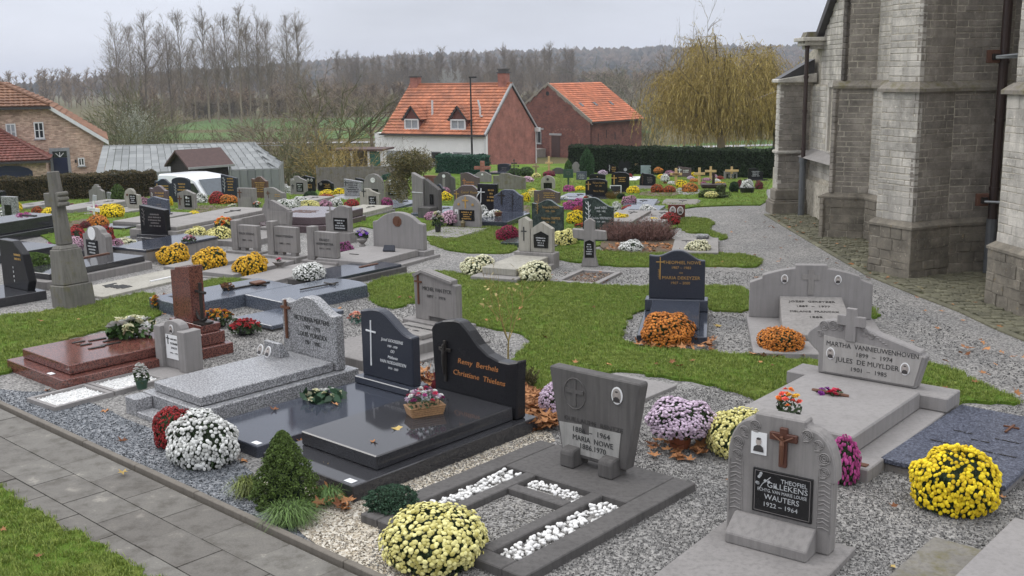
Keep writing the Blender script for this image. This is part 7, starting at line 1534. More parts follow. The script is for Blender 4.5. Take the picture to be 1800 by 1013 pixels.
# wooden crosses
for lab, cx, by, h, w in (('new pine cross in front of the barn, tallest of the row', 965, 309, 34, 13), ('thin old wooden cross in front of the red brick wall', 942, 306, 19, 12), ('pine cross left of the pale blue headstone', 1122, 306, 25, 14), ('pine cross right of the pale blue headstone', 1148, 306, 22, 14), ('pine cross with dark name plate in front of the mauve slanted headstone', 1188, 327, 31, 21), ('pine cross with rounded tip beside its twin near the hedge', 1229, 327, 32, 20), ('pine cross with plain square tip beside its twin', 1249, 318, 25, 20), ('pine cross in front of the grey rectangular stone, rightmost of all', 1286, 316, 23, 24)):
    v = gp(cx, by); a, b = ppm(v, R(-8)); o = thing('wooden_cross', lab, 'wooden cross', v, R(-8)); H_ = h/b; W_ = w/a
    m = WOODX if 'old' not in lab else plain('old_wood', (.3, .24, .13), .8)
    MB().box(-.05, .05, 0, .05, 0, H_).build('upright', m, o, bevel=.006); MB().box(-W_/2, W_/2, -.03, -.001, H_*.60, H_*.60+.10).build('crossbar', m, o, bevel=.006)
    if 'plate' in lab: MB().box(-W_*.3, W_*.3, -.04, -.031, H_*.60+.03, H_*.60+.08).build('name_plate', RUST, o)
o = thing('wooden_cross', 'low dark brown wooden cross rising from a planted bed on the right', 'wooden cross', gp(1254, 333), R(-8)); DW = plain('dark_brown_wood', (.035, .02, .014), .7)
MB().box(-.05, .05, 0, .08, 0, .6).build('upright', DW, o, bevel=.006); MB().box(-.45, .45, -.3, .3, .1, .2).build('planter_board', DW, o, bevel=.01); MB().box(-.4, .4, -.25, .25, -.02, .1).build('planter', DW, o)
o = thing('wooden_cross', 'small white painted cross with a name board, leaning on the lawn at the left', 'white cross', gp(165, 386), R(-22)); MB().box(-.022, .022, 0, .03, 0, .52).build('upright', WHITE, o, rot=(0, R(4), 0)); MB().box(-.20, .20, -.02, 0, .22, .31).build('crossbar', WHITE, o, rot=(0, R(6), 0)); scrib(o, -.0, .265, .3, .04, 1, LGRY, y=-.023); MB().box(-.05, .07, -.01, .02, .50, .64).build('photo', LGRY, o, rot=(0, R(8), 0))
o = thing('iron_cross', 'ornate dark iron grave cross standing on a small stone before the brick gable', 'iron cross', gp(904, 318), R(-10)); mb = MB(); mb.tube([(0, 0, 0), (0, 0, .95)], .022, 6); mb.tube([(-.2, 0, .68), (.2, 0, .68)], .02, 6); [mb.lathe([(.01, z-.05), (.05, z), (.01, z+.05)], 6, (x, 0)) for x, z in ((-.2, .68), (.2, .68), (0, .95), (-.1, .55), (.1, .55), (0, .8), (-.09, .8), (.09, .8))]; mb.build('cross', BRONZE, o); MB().fru(0, 0, -.05, .25, .3, .3, .2, .2).build('foot', CON_D, o)
o = thing('brick_cross', 'red brick cross-shaped memorial beside the blue-green hedge', 'memorial', gp(848, 311), R(-10)); MB().box(-.1, .1, 0, .1, 0, .75).build('upright', B_RED, o); MB().box(-.4, .4, -.002, .098, .35, .5).build('crossbar', B_RED, o)
o = thing('sign', 'small dark green notice board on a post between the two conifers', 'sign', gp(999, 328), R(-8)); MB().box(-.035, .035, 0, .05, 0, .55).build('post', POTG, o); MB().box(-.2, .2, -.03, -.001, .35, .70).build('board', POTG, o); scrib(o, 0, .55, .28, .15, 3, LFAINT, y=-.034)
o = thing('photo_plaque', 'small tilted black plaque with a white rim in front of the black headstone', 'plaque', gp(1082, 345), R(-8)); MB().box(-.19, .19, 0, .02, 0, .26).build('frame', LWHT, o, (0, 0, .1), rot=(R(-12), 0, 0)); MB().box(-.165, .165, -.004, -.001, .025, .235).build('panel', G_BLACKT, o, (0, 0, .1), rot=(R(-12), 0, 0)); MB().box(-.12, .12, -.02, .1, -.02, .1).build('foot', CON_L, o)
o = thing('portrait_stone', 'small upright stone with two oval portraits by the dark red flower dome', 'plaque', onz(1189, 382, .1), R(-12)); MB().box(-.2, .2, 0, .06, 0, .30).build('stone', G_RED, o, bevel=.006); portrait(o, -.09, .16, .2); portrait(o, .09, .16, .2)
o = thing('lantern', 'small bronze grave lantern with a red top beside the pink chrysanthemum', 'lantern', gp(814, 404)); MB().lathe([(.055, 0), (.06, .02), (.045, .03), (.05, .15), (.065, .16), (.03, .21), (.01, .23)], 8).build('lantern_body', plain('old_brass', (.16, .13, .07), .5, .3), o)
# ---------------------------------------------------------------- flowers
M_ = [
 ('big white chrysanthemum dome beside the paved path in the foreground', 362, 830, 134, 106, 'white', 0, None),
 ('dark red chrysanthemum half hidden behind the big white dome by the path', 312, 792, 76, 76, 'red', 0, None),
 ('pale yellow chrysanthemum dome at the bottom centre, in front of the pebble beds', 765, 1018, 188, 122, 'pale_yellow', 0, None),
 ('bright yellow chrysanthemum dome on gravel at the lower right', 1674, 912, 160, 130, 'yellow', 0, None),
 ('lilac chrysanthemum in a terracotta pot right of the weathered dark headstone', 1195, 802, 122, 102, 'lilac', 0, POTR),
 ('lilac chrysanthemum hidden behind the weathered dark headstone, among fallen leaves', 990, 742, 98, 70, 'lilac', 0, None),
 ('pale yellow chrysanthemum tucked behind the carved-rose headstone', 1300, 812, 120, 92, 'pale_yellow', 0, None),
 ('magenta chrysanthemum between the carved-rose headstone and the stepped slab', 1478, 856, 66, 92, 'magenta', 0, None),
 ('orange chrysanthemum dome in front of the dark blue granite grave', 1172, 614, 98, 66, 'orange', 0, None),
 ('orange chrysanthemum lying on the edge of the broad pale grave behind the carved stone', 1372, 628, 82, 54, 'orange', 0, None),
 ('cream chrysanthemum dome left of the cream headstone', 840, 488, 62, 40, 'cream', 0, None),
 ('cream chrysanthemum dome in front of the low gravel bed border', 940, 500, 62, 42, 'cream', 0, None),
 ('pale yellow chrysanthemum between the cream headstone and the flared stone cross', 992, 434, 48, 32, 'pale_yellow', 0, None),
 ('crimson chrysanthemum on the lawn left of the cream headstone', 892, 427, 42, 31, 'crimson', 0, None),
 ('golden chrysanthemum, left of the three in a row', 305, 466, 56, 38, 'golden', 0, None),
 ('golden chrysanthemum, middle of the three in a row', 370, 478, 62, 44, 'golden', 0, None),
 ('golden chrysanthemum, right of the three in a row', 442, 488, 62, 44, 'golden', 0, None),
 ('white chrysanthemum with pot ring beside the blue-grey tomb slab', 545, 507, 62, 46, 'white', 0, POTB),
 ('white chrysanthemum in front of the leaf-strewn heather bed', 1110, 446, 46, 24, 'white', 0, None),
 ('white-cream chrysanthemum at the foot of the flat slab by the gravel path', 1227, 448, 46, 26, 'cream', 0, None),
 ('pale yellow chrysanthemum with the round stone vase, left of two side by side', 346, 432, 46, 34, 'pale_yellow', 0, None),
 ('pale yellow chrysanthemum, right of two side by side near the orange vase', 386, 430, 52, 32, 'pale_yellow', 0, None),
 ('big dark red chrysanthemum behind the stone cross', 135, 444, 46, 48, 'red', 0, None),
 ('red chrysanthemum showing right of the small headstone with the carved head', 190, 436, 26, 40, 'red', 0, None),
 ('pink and white cyclamen-like chrysanthemum just right of the stone cross', 134, 448, 26, 34, 'pink', 0, POTB),
 ('mauve chrysanthemum right of the small headstone with the carved head', 204, 452, 34, 32, 'mauve', 0, None),
 ('cream chrysanthemum leaning over the black polished slab', 222, 450, 44, 32, 'cream', 0, None),
 ('magenta chrysanthemum dome behind the black two-step tomb at the left edge', 42, 412, 46, 38, 'magenta', 0, None),
 ('white chrysanthemum on the dark stand at the left picture edge', 8, 386, 28, 17, 'white', 0, None),
 ('yellow chrysanthemum behind the mottled marble headstone', 33, 374, 15, 18, 'yellow', 0, None),
 ('rust-red chrysanthemum left of the stone cross shaft', 66, 380, 22, 18, 'rust', 0, None),
 ('yellow chrysanthemum seen on both sides of the stone cross shaft', 92, 382, 38, 20, 'yellow', 0, None),
 ('bright yellow chrysanthemum dome next to the small white cross', 197, 385, 44, 28, 'yellow', 0, None),
 ('small orange-yellow chrysanthemum touching the bright yellow dome by the white cross', 176, 380, 24, 18, 'golden', 0, None),
 ('magenta chrysanthemum behind the small white cross', 168, 376, 20, 16, 'magenta', 0, None),
 ('orange chrysanthemum dome in front of the small white cross', 173, 402, 40, 24, 'orange', 0, None),
 ('wine-dark chrysanthemum left of the orange dome by the white cross', 150, 404, 20, 16, 'wine', 0, None),
 ('crimson chrysanthemum at the end of the left hedge', 250, 347, 26, 16, 'crimson', 0, None),
 ('mauve chrysanthemum behind the egg-shaped headstone', 254, 366, 18, 20, 'mauve', 0, None),
 ('yellow chrysanthemum peeping out behind the dark wavy headstones', 299, 364, 12, 20, 'yellow', 0, None),
 ('white chrysanthemum left of the dark red dome near the van', 353, 359, 26, 20, 'white', 0, None),
 ('dark red chrysanthemum dome below the white van', 384, 361, 34, 25, 'red', 0, None),
 ('orange chrysanthemum dome next to the dark red one below the van', 403, 361, 34, 20, 'orange', 0, None),
 ('small red chrysanthemum in front of the pale gabled headstone', 322, 384, 20, 9, 'red', 0, None),
 ('small yellow chrysanthemum between the pale tomb slabs', 341, 380, 22, 8, 'yellow', 0, None),
 ('white chrysanthemum beside the rustic grey headstone by the wire fence', 500, 341, 26, 18, 'white', 0, None),
 ('cream-white chrysanthemum cluster behind the raised-cross headstone', 502, 372, 38, 24, 'white', 0, None),
 ('white chrysanthemum in the middle of the flower row behind the mauve tomb', 530, 366, 32, 22, 'white', 0, None),
 ('pale yellow chrysanthemum dome above the mauve eight-sided tomb', 546, 370, 34, 20, 'pale_yellow', 0, None),
 ('mauve-pink chrysanthemum right of the pale yellow dome above the mauve tomb', 572, 367, 26, 16, 'mauve', 0, None),
 ('white chrysanthemum with dark leaves next to the mauve-pink one', 590, 366, 26, 18, 'white', 0, None),
 ('rust-red chrysanthemum in front of two yellow ones', 573, 353, 28, 13, 'rust', 0, None),
 ('yellow chrysanthemum behind the rust-red one', 574, 346, 28, 13, 'yellow', 0, None),
 ('yellow chrysanthemum right of the low black curved headstone', 597, 346, 22, 16, 'yellow', 0, None),
 ('rust and orange chrysanthemum left of the cream headstone with cross', 619, 367, 28, 18, 'red', 0, None),
 ('magenta chrysanthemum right of the tall arched headstone', 679, 371, 24, 24, 'magenta', 0, None),
 ('purple-red heather-like chrysanthemum beside the three matching stones', 605, 457, 34, 34, 'purple', 0, None),
 ('mauve chrysanthemum on a stand above the yellow one by the ribbed headstone', 780, 342, 22, 14, 'mauve', .18, None),
 ('yellow chrysanthemum at the foot of the ribbed headstone', 783, 355, 26, 19, 'yellow', 0, None),
 ('yellow flowers peeping beside the tall pillar headstone', 766, 372, 12, 14, 'yellow', 0, None),
 ('mauve chrysanthemum left of the lilies', 760, 390, 28, 18, 'mauve', 0, None),
 ('pink chrysanthemum dome in front of the round-topped headstone with gold cross', 792, 403, 38, 34, 'pink', 0, POTB),
 ('white chrysanthemum dome in front of the blue polished slab', 864, 393, 38, 24, 'white', 0, None),
 ('white chrysanthemum just left of the white dome by the blue polished slab', 848, 384, 22, 24, 'white', 0, None),
 ('small pale yellow chrysanthemum at the foot of the hooked-cross headstone', 846, 366, 9, 12, 'pale_yellow', 0, None),
 ('bright yellow chrysanthemum right of the speckled blue headstone', 924, 357, 17, 19, 'yellow', 0, None),
 ('white-yellow chrysanthemum behind the bright yellow one by the blue headstone', 935, 349, 14, 16, 'pale_yellow', 0, None),
 ('yellow chrysanthemum under the long pale stepped stone', 936, 340, 18, 9, 'yellow', 0, None),
 ('pale yellow chrysanthemum in the row before the brick gable', 943, 314, 18, 10, 'pale_yellow', 0, None),
 ('pink flowering cushion on the lawn before the brick gable', 927, 322, 24, 13, 'pink', 0, None),
 ('crimson chrysanthemum behind the small white arched headstone', 965, 312, 22, 12, 'crimson', 0, None),
 ('magenta chrysanthemum on the lawn right of the small white arched headstone', 1000, 339, 22, 14, 'magenta', 0, None),
 ('yellow chrysanthemum left of the black gold-cross headstone', 1020, 337, 20, 11, 'yellow', 0, None),
 ('magenta chrysanthemum dome behind the dark green marble headstone, left one', 1002, 372, 28, 20, 'magenta', 0, None),
 ('magenta chrysanthemum dome touching the dark green marble headstone', 1020, 370, 26, 22, 'magenta', 0, None),
 ('red chrysanthemum in front of the two magenta domes', 1018, 376, 22, 14, 'red', 0, None),
 ('low white flower cushion left of the magenta domes', 992, 354, 18, 10, 'white', 0, None),
 ('big yellow chrysanthemum left of the dark green marble headstone', 1012, 396, 32, 26, 'yellow', 0, None),
 ('big yellow chrysanthemum right of the dark green marble headstone', 1090, 400, 34, 26, 'yellow', 0, None),
 ('white chrysanthemum behind the dark green marble headstone', 1084, 374, 16, 20, 'white', 0, None),
 ('pink-mauve chrysanthemum dome beside the pale slab with bronze letters', 1106, 363, 27, 20, 'mauve', 0, None),
 ('yellow chrysanthemum dome in front of the rock-shaped headstone', 1113, 342, 23, 16, 'yellow', 0, None),
 ('dark red chrysanthemum on the blue-grey slab', 1106, 373, 28, 10, 'red', 0, None),
 ('white chrysanthemum spilling over the pale slab in the middle right', 1139, 380, 33, 20, 'white', 0, None),
 ('yellow chrysanthemum behind the brown heather', 1148, 397, 26, 15, 'yellow', 0, None),
 ('dark red chrysanthemum dome above the brown heather', 1178, 398, 36, 24, 'red', 0, None),
 ('rust chrysanthemum dome, left of the pair on brown soil', 1155, 341, 24, 18, 'rust', 0, None),
 ('dark rust chrysanthemum dome, right of the pair on brown soil', 1177, 341, 24, 16, 'rust', 0, None),
 ('orange chrysanthemum dome on gravel near the far hedge', 1213, 340, 28, 19, 'orange', 0, None),
 ('bright yellow chrysanthemum behind the orange dome on gravel', 1198, 332, 20, 16, 'yellow', 0, None),
 ('white chrysanthemum behind the pine cross with name plate', 1181, 326, 15, 8, 'white', 0, None),
 ('orange chrysanthemum growing on a tall stem near the heart stone', 1157, 304, 18, 10, 'orange', .28, None),
 ('white chrysanthemum in a terracotta pot near the heart stone', 1169, 325, 17, 20, 'white', 0, POTR),
 ('yellow chrysanthemum behind the potted white one', 1162, 316, 14, 10, 'yellow', 0, None),
 ('mauve chrysanthemum at the foot of the heart stone', 1178, 312, 20, 12, 'mauve', 0, None),
 ('white ball-shaped chrysanthemum on a dark stand near the church corner', 1313, 336, 23, 21, 'white', .10, None),
 ('pale yellow chrysanthemum inside the clipped box border', 1250, 347, 25, 11, 'pale_yellow', .08, None),
 ('yellow chrysanthemum piled against the mauve slanted headstone, lower', 1219, 312, 15, 9, 'yellow', 0, None),
 ('yellow chrysanthemum piled against the mauve slanted headstone, upper', 1217, 304, 9, 8, 'yellow', 0, None),
 ('mauve chrysanthemum behind the dark brown wooden cross', 1242, 320, 16, 8, 'mauve', 0, None),
 ('pink chrysanthemum behind the low brown cross', 1256, 314, 12, 7, 'pink', 0, None),
 ('dark red chrysanthemum left of the rightmost pine cross', 1266, 317, 14, 8, 'red', 0, None),
 ('white chrysanthemum right of the low brown cross', 1260, 322, 14, 8, 'white', 0, None),
 ('magenta flowers left of the low brown cross', 1236, 327, 12, 8, 'magenta', 0, None),
 ('orange-yellow flowers right of the low brown cross', 1266, 328, 20, 7, 'golden', 0, None),
 ('rust chrysanthemum between the pine crosses', 1220, 322, 16, 9, 'orange', 0, None),
 ('grey-lilac chrysanthemum behind the rust one between pine crosses', 1214, 317, 14, 8, 'lilac', 0, None),
 ('dark red chrysanthemum behind the black headstone with gold cross', 1108, 316, 8, 11, 'red', 0, None),
 ('white and lilac chrysanthemum behind the small black headstone', 1060, 309, 18, 10, 'lilac', 0, None),
 ('rust chrysanthemum on the ledge of the twin-heart headstone', 1088, 305, 14, 6, 'rust', 0, None),
 ('red geranium-like flowers at the corner of the church', 1349, 306, 9, 5, 'orange', .1, None),
 ('brownish heather clump left of the white ball near the church', 1300, 335, 12, 20, 'wine', 0, None),
 ('brownish heather clump right of the white ball near the church', 1334, 335, 14, 18, 'wine', 0, None),
]
for t in M_:
    lab, x, y, w, h, c, z, pt = t; mum(lab, x, y, w, h, c, z, pt)
# potted stand for the white ball
o = thing('flower_stand', 'dark container under the white ball-shaped chrysanthemum by the church', 'planter', gp(1313, 341)); MB().lathe([(.2, 0), (.26, .2), (.26, .22)], 14).build('pot', POTB, o)
# other arrangements
STV = CON_G
bouquet('orange and yellow artificial flowers in a round stone vase on the long concrete tomb', onz(395, 412, .15), .42, .26, [(.75, .2, .04), (.8, .45, .06), (.75, .2, .04), 'pale_yellow'], 24, .06, cont=('vase', .34, .14, CON), dense=90, lsize=.05, seed=5)
bouquet('violet and white artificial flowers in a pale urn on the broad grave slab', onz(637, 433, .14), .24, .16, ['lilac', (.22, .10, .50), 'white', (.3, .14, .55)], 16, .045, cont=('vase', .22, .20, CON_L), dense=60, lsize=.05, seed=6)
bouquet('small spray of pink and green flowers on the blue-grey polished tomb', onz(333, 424, .27), .30, .12, ['pink', 'mauve', (.6, .12, .16)], 14, .035, dense=70, lsize=.04, seed=8)
bouquet('tiny pink bouquet in a grey stone bowl on the right matching slab', onz(491, 470, .09), .10, .07, ['pink', (.6, .08, .14)], 7, .03, cont=('bowl', .24, .11, CON), dense=14, lsize=.025, seed=9)
bouquet('white lilies in a dark vase on the pale slab beside the pink chrysanthemum', onz(770, 408, .06), .26, .34, ['white', 'white', 'cream'], 18, .06, cont=('pot', .16, .16, POTB), dense=90, lsize=.045, seed=10)
bouquet('small bunch of peach flowers in front of the square concrete headstone', onz(452, 369, .0), .26, .16, [(.7, .3, .22), 'white'], 12, .04, cont=('pot', .13, .1, POTB), dense=40, lsize=.04, seed=11)
bouquet('orange-yellow mixed chrysanthemums in a dark tray behind the red-brown headstone', onz(382, 574, .0), .52, .20, ['golden', 'orange', 'golden', (.6, .2, .1)], 60, .03, cont=('pot', .30, .07, POTB), dense=260, lsize=.035, seed=12)
bouquet('deep red chrysanthemums in a dark tray between the granite graves', onz(432, 588, .0), .46, .17, ['red', (.4, .02, .03), 'red', (.5, .05, .06)], 56, .03, cont=('pot', .28, .06, POTB), dense=240, lsize=.035, seed=13)
bouquet('orange flowers half hidden left of the red-brown headstone', onz(275, 548, .0), .16, .28, ['orange', 'golden'], 24, .03, dense=60, lsize=.03, seed=14)
bouquet('two white and dark pansies in a low bowl near the square concrete headstone', onz(411, 365, .0), .34, .10, ['cream', 'white'], 6, .08, dense=50, lsize=.05, seed=15)
bouquet('orange-brown flowers on top of the middle matching headstone row', onz(500, 412, .1), .16, .07, [(.6, .14, .07), (.5, .1, .05)], 10, .035, dense=30, lsize=.035, seed=16)
bouquet('orange flower tray on the lawn left of the black gold-cross headstone', onz(1021, 345, .0), .38, .05, ['orange', (.7, .3, .05)], 16, .05, dense=40, lsize=.04, seed=17)
bouquet('cream and red bouquet on the pale slab beside the black gold-cross headstone', onz(1032, 350, .12), .24, .1, ['cream', (.5, .05, .05), 'white'], 10, .05, dense=40, lsize=.04, seed=18)
bouquet('small red and white posy beside the green marble headstone', onz(971, 404, .1), .16, .14, ['red', 'pink', 'white'], 10, .035, dense=30, lsize=.035, seed=19)
bouquet('orange-red flowers between the yellow dome and the flared stone cross', onz(1022, 402, .0), .34, .14, [(.55, .12, .05), 'rust'], 16, .045, dense=60, lsize=.045, seed=20)
bouquet('brown pot with a small green plant on the speckled blue granite slab', onz(876, 380, .18), .12, .04, ['pale_yellow'], 2, .03, cont=('pot', .20, .09, RUST), dense=24, lsize=.03, seed=21)
bouquet('colourful mixed flowers on the pale slab under the hanging shrub', onz(678, 362, .1), .34, .1, ['orange', 'white', 'pink'], 10, .05, dense=50, lsize=.045, seed=22)
bouquet('pink and white flowers right behind the stone cross shaft', onz(86, 440, .0), .28, .16, ['white', 'pink', 'magenta'], 22, .04, dense=70, lsize=.04, seed=23)
bouquet('magenta artificial garland on the slab in front of the left hedge', onz(124, 364, .12), .36, .10, ['magenta', 'crimson'], 14, .045, dense=20, lsize=.04, seed=24)
# ---------------------------------------------------------------- evergreens and small plants
cf = conifer('dwarf cone-shaped spruce beside the paved path in the foreground', 503, 888, 106, 130, (.055, .085, .018), 'cone', seed=3, nl=17000, leaf=.011, lump=1.7)
conifer('large upright green conifer near the barn', 1032, 312, 27, 52, (.025, .06, .02), 'flame', seed=5, nl=6000, leaf=.035)
conifer('small upright yellow-green conifer behind the notice board', 999, 308, 14, 27, (.045, .09, .02), 'flame', seed=6, nl=2500, leaf=.035)
conifer('yellow-green conifer between the book stone and the egg-shaped headstone', 209, 362, 20, 38, (.05, .08, .02), 'column', seed=7, nl=3500, leaf=.03)
conifer('low green bush in front of the black peaked headstone', 546, 351, 22, 14, (.025, .05, .02), 'ball', seed=8, nl=1500, leaf=.035)
conifer('round dark bush left of the white ball near the church', 1290, 340, 14, 20, (.015, .035, .012), 'ball', seed=9, nl=1500, leaf=.035)
conifer('bright green mossy cushion shrub beside the black headstone at the left edge', 60, 487, 62, 42, (.05, .085, .015), 'ball', seed=10, nl=9000, leaf=.018)
conifer('small green bush at the base of the green dome between black headstones', 1070, 350, 12, 18, (.03, .055, .02), 'ball', seed=11, nl=900, leaf=.04)
conifer('small dark green creeping juniper in gravel in front of the black polished grave', 688, 903, 82, 46, (.02, .045, .025), 'ball', seed=12, nl=5000, leaf=.012)
conifer('dark green bush left of the rightmost bouquet in the far bed', 1092, 353, 12, 12, (.02, .04, .015), 'ball', seed=13, nl=800, leaf=.04)
for lab, a, b, th, h in (('low clipped box border round the pale yellow flowers on the far lawn', gp(1228, 350), gp(1271, 351), .5, .18), ('short clipped box cube behind the pale yellow flowers', gp(1259, 341), gp(1272, 341), .3, .18)):
    hedge(lab, tuple(a[:2]), tuple(b[:2]), th, h, tinted('box_leaf', (.03, .055, .012), .5, .7, c2=(.08, .10, .03)), YEWC, 2600, .022, 5, name='box_hedge')
def grassclump(label, px, py, w, h, col, n=260, seed=0):
    o = thing('grass_tuft', label, 'grass tuft', gp(px, py)); rd = random.Random(seed); mb = MB()
    for i in range(n):
        a = rd.uniform(0, 2*pi); l = rd.uniform(.5, 1)*w/2; u = Vector((-sin(a), cos(a), 0))*.003; c, s = cos(a), sin(a); hh = h*rd.uniform(.5, 1); x0, y0 = rd.gauss(0, w*.07), rd.gauss(0, w*.07); b = Vector((x0, y0, 0)); m = b+Vector((c*l*.45, s*l*.45, hh)); e = b+Vector((c*l, s*l, hh*rd.uniform(.1, .75)))
        mb.add([b-u, b+u, m+u*.9, m-u*.9, e], [(0, 1, 2, 3), (3, 2, 4)], rd.random()*.99+.01)
    mb.build('blades', tinted('tuft_blade_%d' % int(col[0]*1000), col, .4, .5, c2=mul(col, 2.6)), o); return o
grassclump('arching green grass tuft in front of the dwarf spruce', 512, 918, .62, .16, (.06, .10, .025), 800, 1)
grassclump('yellowish grass tuft left of the dwarf spruce', 436, 872, .40, .17, (.10, .12, .03), 420, 2); grassclump('green grass tuft right of the dwarf spruce', 578, 885, .36, .15, (.07, .12, .035), 360, 3)
# heather
def heather(label, px, py, wpx, h, c1, c2, n, seed, mt='heather'):
    v = gp(px, py); a, b = ppm(v); w = wpx/a; o = thing('heather', label, 'heather', v+Vector((0, w*.35, 0))); rd = random.Random(seed); mb = MB()
    for i in range(n):
        a_ = rd.uniform(0, 2*pi); q = math.sqrt(rd.random()); x, y = w*.42*q*cos(a_), w*.34*q*sin(a_); l = h*(1.1-.45*q*q)*rd.uniform(.55, 1.15); d = Vector((cos(a_)*.75*q+rd.gauss(0, .2), sin(a_)*.75*q+rd.gauss(0, .2), 1)).normalized(); p = Vector((x, y, 0)); e = p+d*l
        strip(mb, p, e, .008, rd.random()*.99+.01, rd)
        for j in range(9):
            c = p.lerp(e, rd.uniform(.35, 1)); strip(mb, c, c+Vector((rd.gauss(0, .022), rd.gauss(0, .022), .035)), .006, rd.random()*.99+.01, rd)
    mb.build('sprigs', tinted(mt, c1, .3, .85, c2=c2), o); return o
heather('left half of the brown-purple heather in the leaf-strewn bed', 1092, 428, 66, .42, (.10, .055, .045), (.34, .20, .17), 620, 1)
heather('taller right half of the brown-purple heather in the leaf-strewn bed', 1148, 428, 76, .46, (.10, .055, .045), (.34, .20, .17), 680, 2)
heather('red pointed celosia-like plant behind the wicker basket', 768, 690, 30, .20, (.16, .02, .03), (.40, .06, .08), 120, 3, 'red_celosia')
heather('green-brown small shrub between the blue-black and the black headstones', 705, 688, 44, .20, (.05, .05, .02), (.16, .14, .06), 260, 4, 'brown_green_sprig')
heather('green-brown bush behind the right edge of the black headstone', 915, 690, 36, .26, (.06, .06, .025), (.20, .16, .08), 320, 5, 'brown_green_sprig')
heather('ochre and green plants beside the small photo plaque', 1082, 352, 28, .26, (.10, .07, .02), (.26, .17, .05), 200, 6, 'ochre_sprig')
# little bare sapling in the lawn, autumn shrub over the graves
def sapling(label, px, py, H, mat, n, spread, seed, leaves=0, lm=None, tw=.003, name='sapling'):
    rd = random.Random(seed); mb, t = MB(), MB(); o = thing(name, label, 'young tree', gp(px, py)); p = Vector((0, 0, 0)); q = Vector((.01, 0, H*.3)); tri_branch(mb, p, q, .014*H, .011*H, .3)
    for k in range(n): a = 2*pi*k/n+rd.uniform(-.4, .4); s = R(rd.uniform(15, spread)); grow(mb, t, rd, q, Vector((cos(a)*sin(s), sin(a)*sin(s), cos(s))), H*.65, .008*H, 2, R(30), .05, (3, 3), .3, tw)
    place(mb.mesh('limbs'), 'trunk', mat, o); place(t.mesh('twigs'), 'twigs', mat, o)
    if leaves:
        me = t.mesh('x'); vs = [v.co.copy() for v in me.vertices]
        place(leafcloud(leaves, lambda r_: vs[r_.randrange(len(vs))]+Vector((r_.gauss(0, .05), r_.gauss(0, .05), r_.gauss(0, .05))), .03 if H < 1.5 else .026, seed), 'leaves', lm, o)
    return o
sapling('spindly bare sapling with a few yellow leaves, behind the black polished headstone', 893, 640, .95, BARKY, 5, 45, 3, 26, tinted('pale_yellow_leaf', (.32, .26, .08), .3, .6, c2=(.5, .4, .16)))
ALF = tinted('olive_autumn_leaf', (.06, .07, .022), .4, .7, c2=(.17, .14, .05))
def shrub(label, px, py, zc, rx, rz, tail, n, seed):
    o = sapling(label, px, py, zc+rz*.6, BARK, 8, 55, seed, name='autumn_shrub', tw=.006)
    def f(r):
        if r.random() < .74:
            a = r.uniform(0, 2*pi); u = r.uniform(-1, 1); q = r.random()**.4*(1+.18*sin(3*a+seed)+.15*sin(7*a+u*4)); c = math.sqrt(1-u*u); return (rx*q*c*cos(a), rx*.8*q*c*sin(a), zc+rz*q*u)
        t = r.random(); k = int(r.uniform(0, 4)); x = tail[k % len(tail)]; return (x*rx+r.gauss(0, .07)+.1*sin(t*5+k), r.gauss(0, .12)-.15, zc-t*zc*(.55+.12*k))
    place(leafcloud(n, f, .026, seed), 'leaves', ALF, o); return o
shrub('hanging olive-brown autumn shrub growing over the graves left of the pillar headstone', 727, 372, 1.32, .66, .34, (-.4, -.1, -.55, .3), 9000, 5)
shrub('drooping small tree arching over the two-photo headstone', 700, 358, .85, .26, .14, (-.6, .4, .8), 2200, 8)
for i, (x, y, lab) in enumerate(((445, 338, 'leafy green bush by the garden wall'), (523, 322, 'yellow-green bush left of the rustic headstone'), (545, 318, 'dark green bush behind the black peaked headstone'), (905, 312, 'green leafy bed plant below the brick gable'), (925, 310, 'low green shrub below the brick gable'))):
    conifer(lab, x, y, 22, 16, (.04, .07, .02), 'ball', seed=20+i, nl=1200, leaf=.05)
# ---------------------------------------------------------------- fallen leaves
FL = tinted('fallen_maple_leaf', (.22, .075, .025), .4, .7, c2=(.50, .24, .10)); FLY = tinted('yellow_maple_leaf', (.40, .27, .07), .2, .6, c2=(.5, .36, .12))
def maple(seed, curl=.25):
    rd = random.Random(seed); pts = []
    for i in range(10): a = 2*pi*i/10; r = (1 if i % 2 == 0 else .45)*rd.uniform(.8, 1.1)*.5; pts.append(Vector((r*cos(a), r*sin(a), curl*r*rd.uniform(-.2, 1))))
    mb = MB(); mb.add([(0, 0, 0)]+pts, [(0, i+1, (i+1) % 10+1) for i in range(10)]); mb.add([(0, -.008, 0), (0, .008, 0), (-.75, 0, .05)], [(0, 1, 2)]); return mb.mesh('leaf')
MPL = [maple(i, .5) for i in range(5)]
def leafpile(poly, n, name, size, mat=FL, z=.02, pile=.03, seed=0):
    rd = random.Random(seed); mb = MB(); P2 = px2(poly); x0, x1 = min(p[0] for p in P2), max(p[0] for p in P2); y0, y1 = min(p[1] for p in P2), max(p[1] for p in P2); k = 0
    while k < n:
        x, y = rd.uniform(x0, x1), rd.uniform(y0, y1)
        if not inpoly(x, y, P2): continue
        k += 1; s = size*rd.uniform(.6, 1.2); M3 = Matrix.Rotation(rd.uniform(0, 6), 3, 'Z') @ Matrix.Rotation(rd.gauss(0, .35), 3, 'X'); me = MPL[k % 5]; b = Vector((x, y, TZ(x, y)+z+rd.random()*pile))
        mb.add([(M3 @ v.co)*s+b for v in me.vertices], [tuple(f.vertices) for f in me.polygons], rd.random()*.99+.01)
    tag(mb.build(name, mat), kind='stuff')
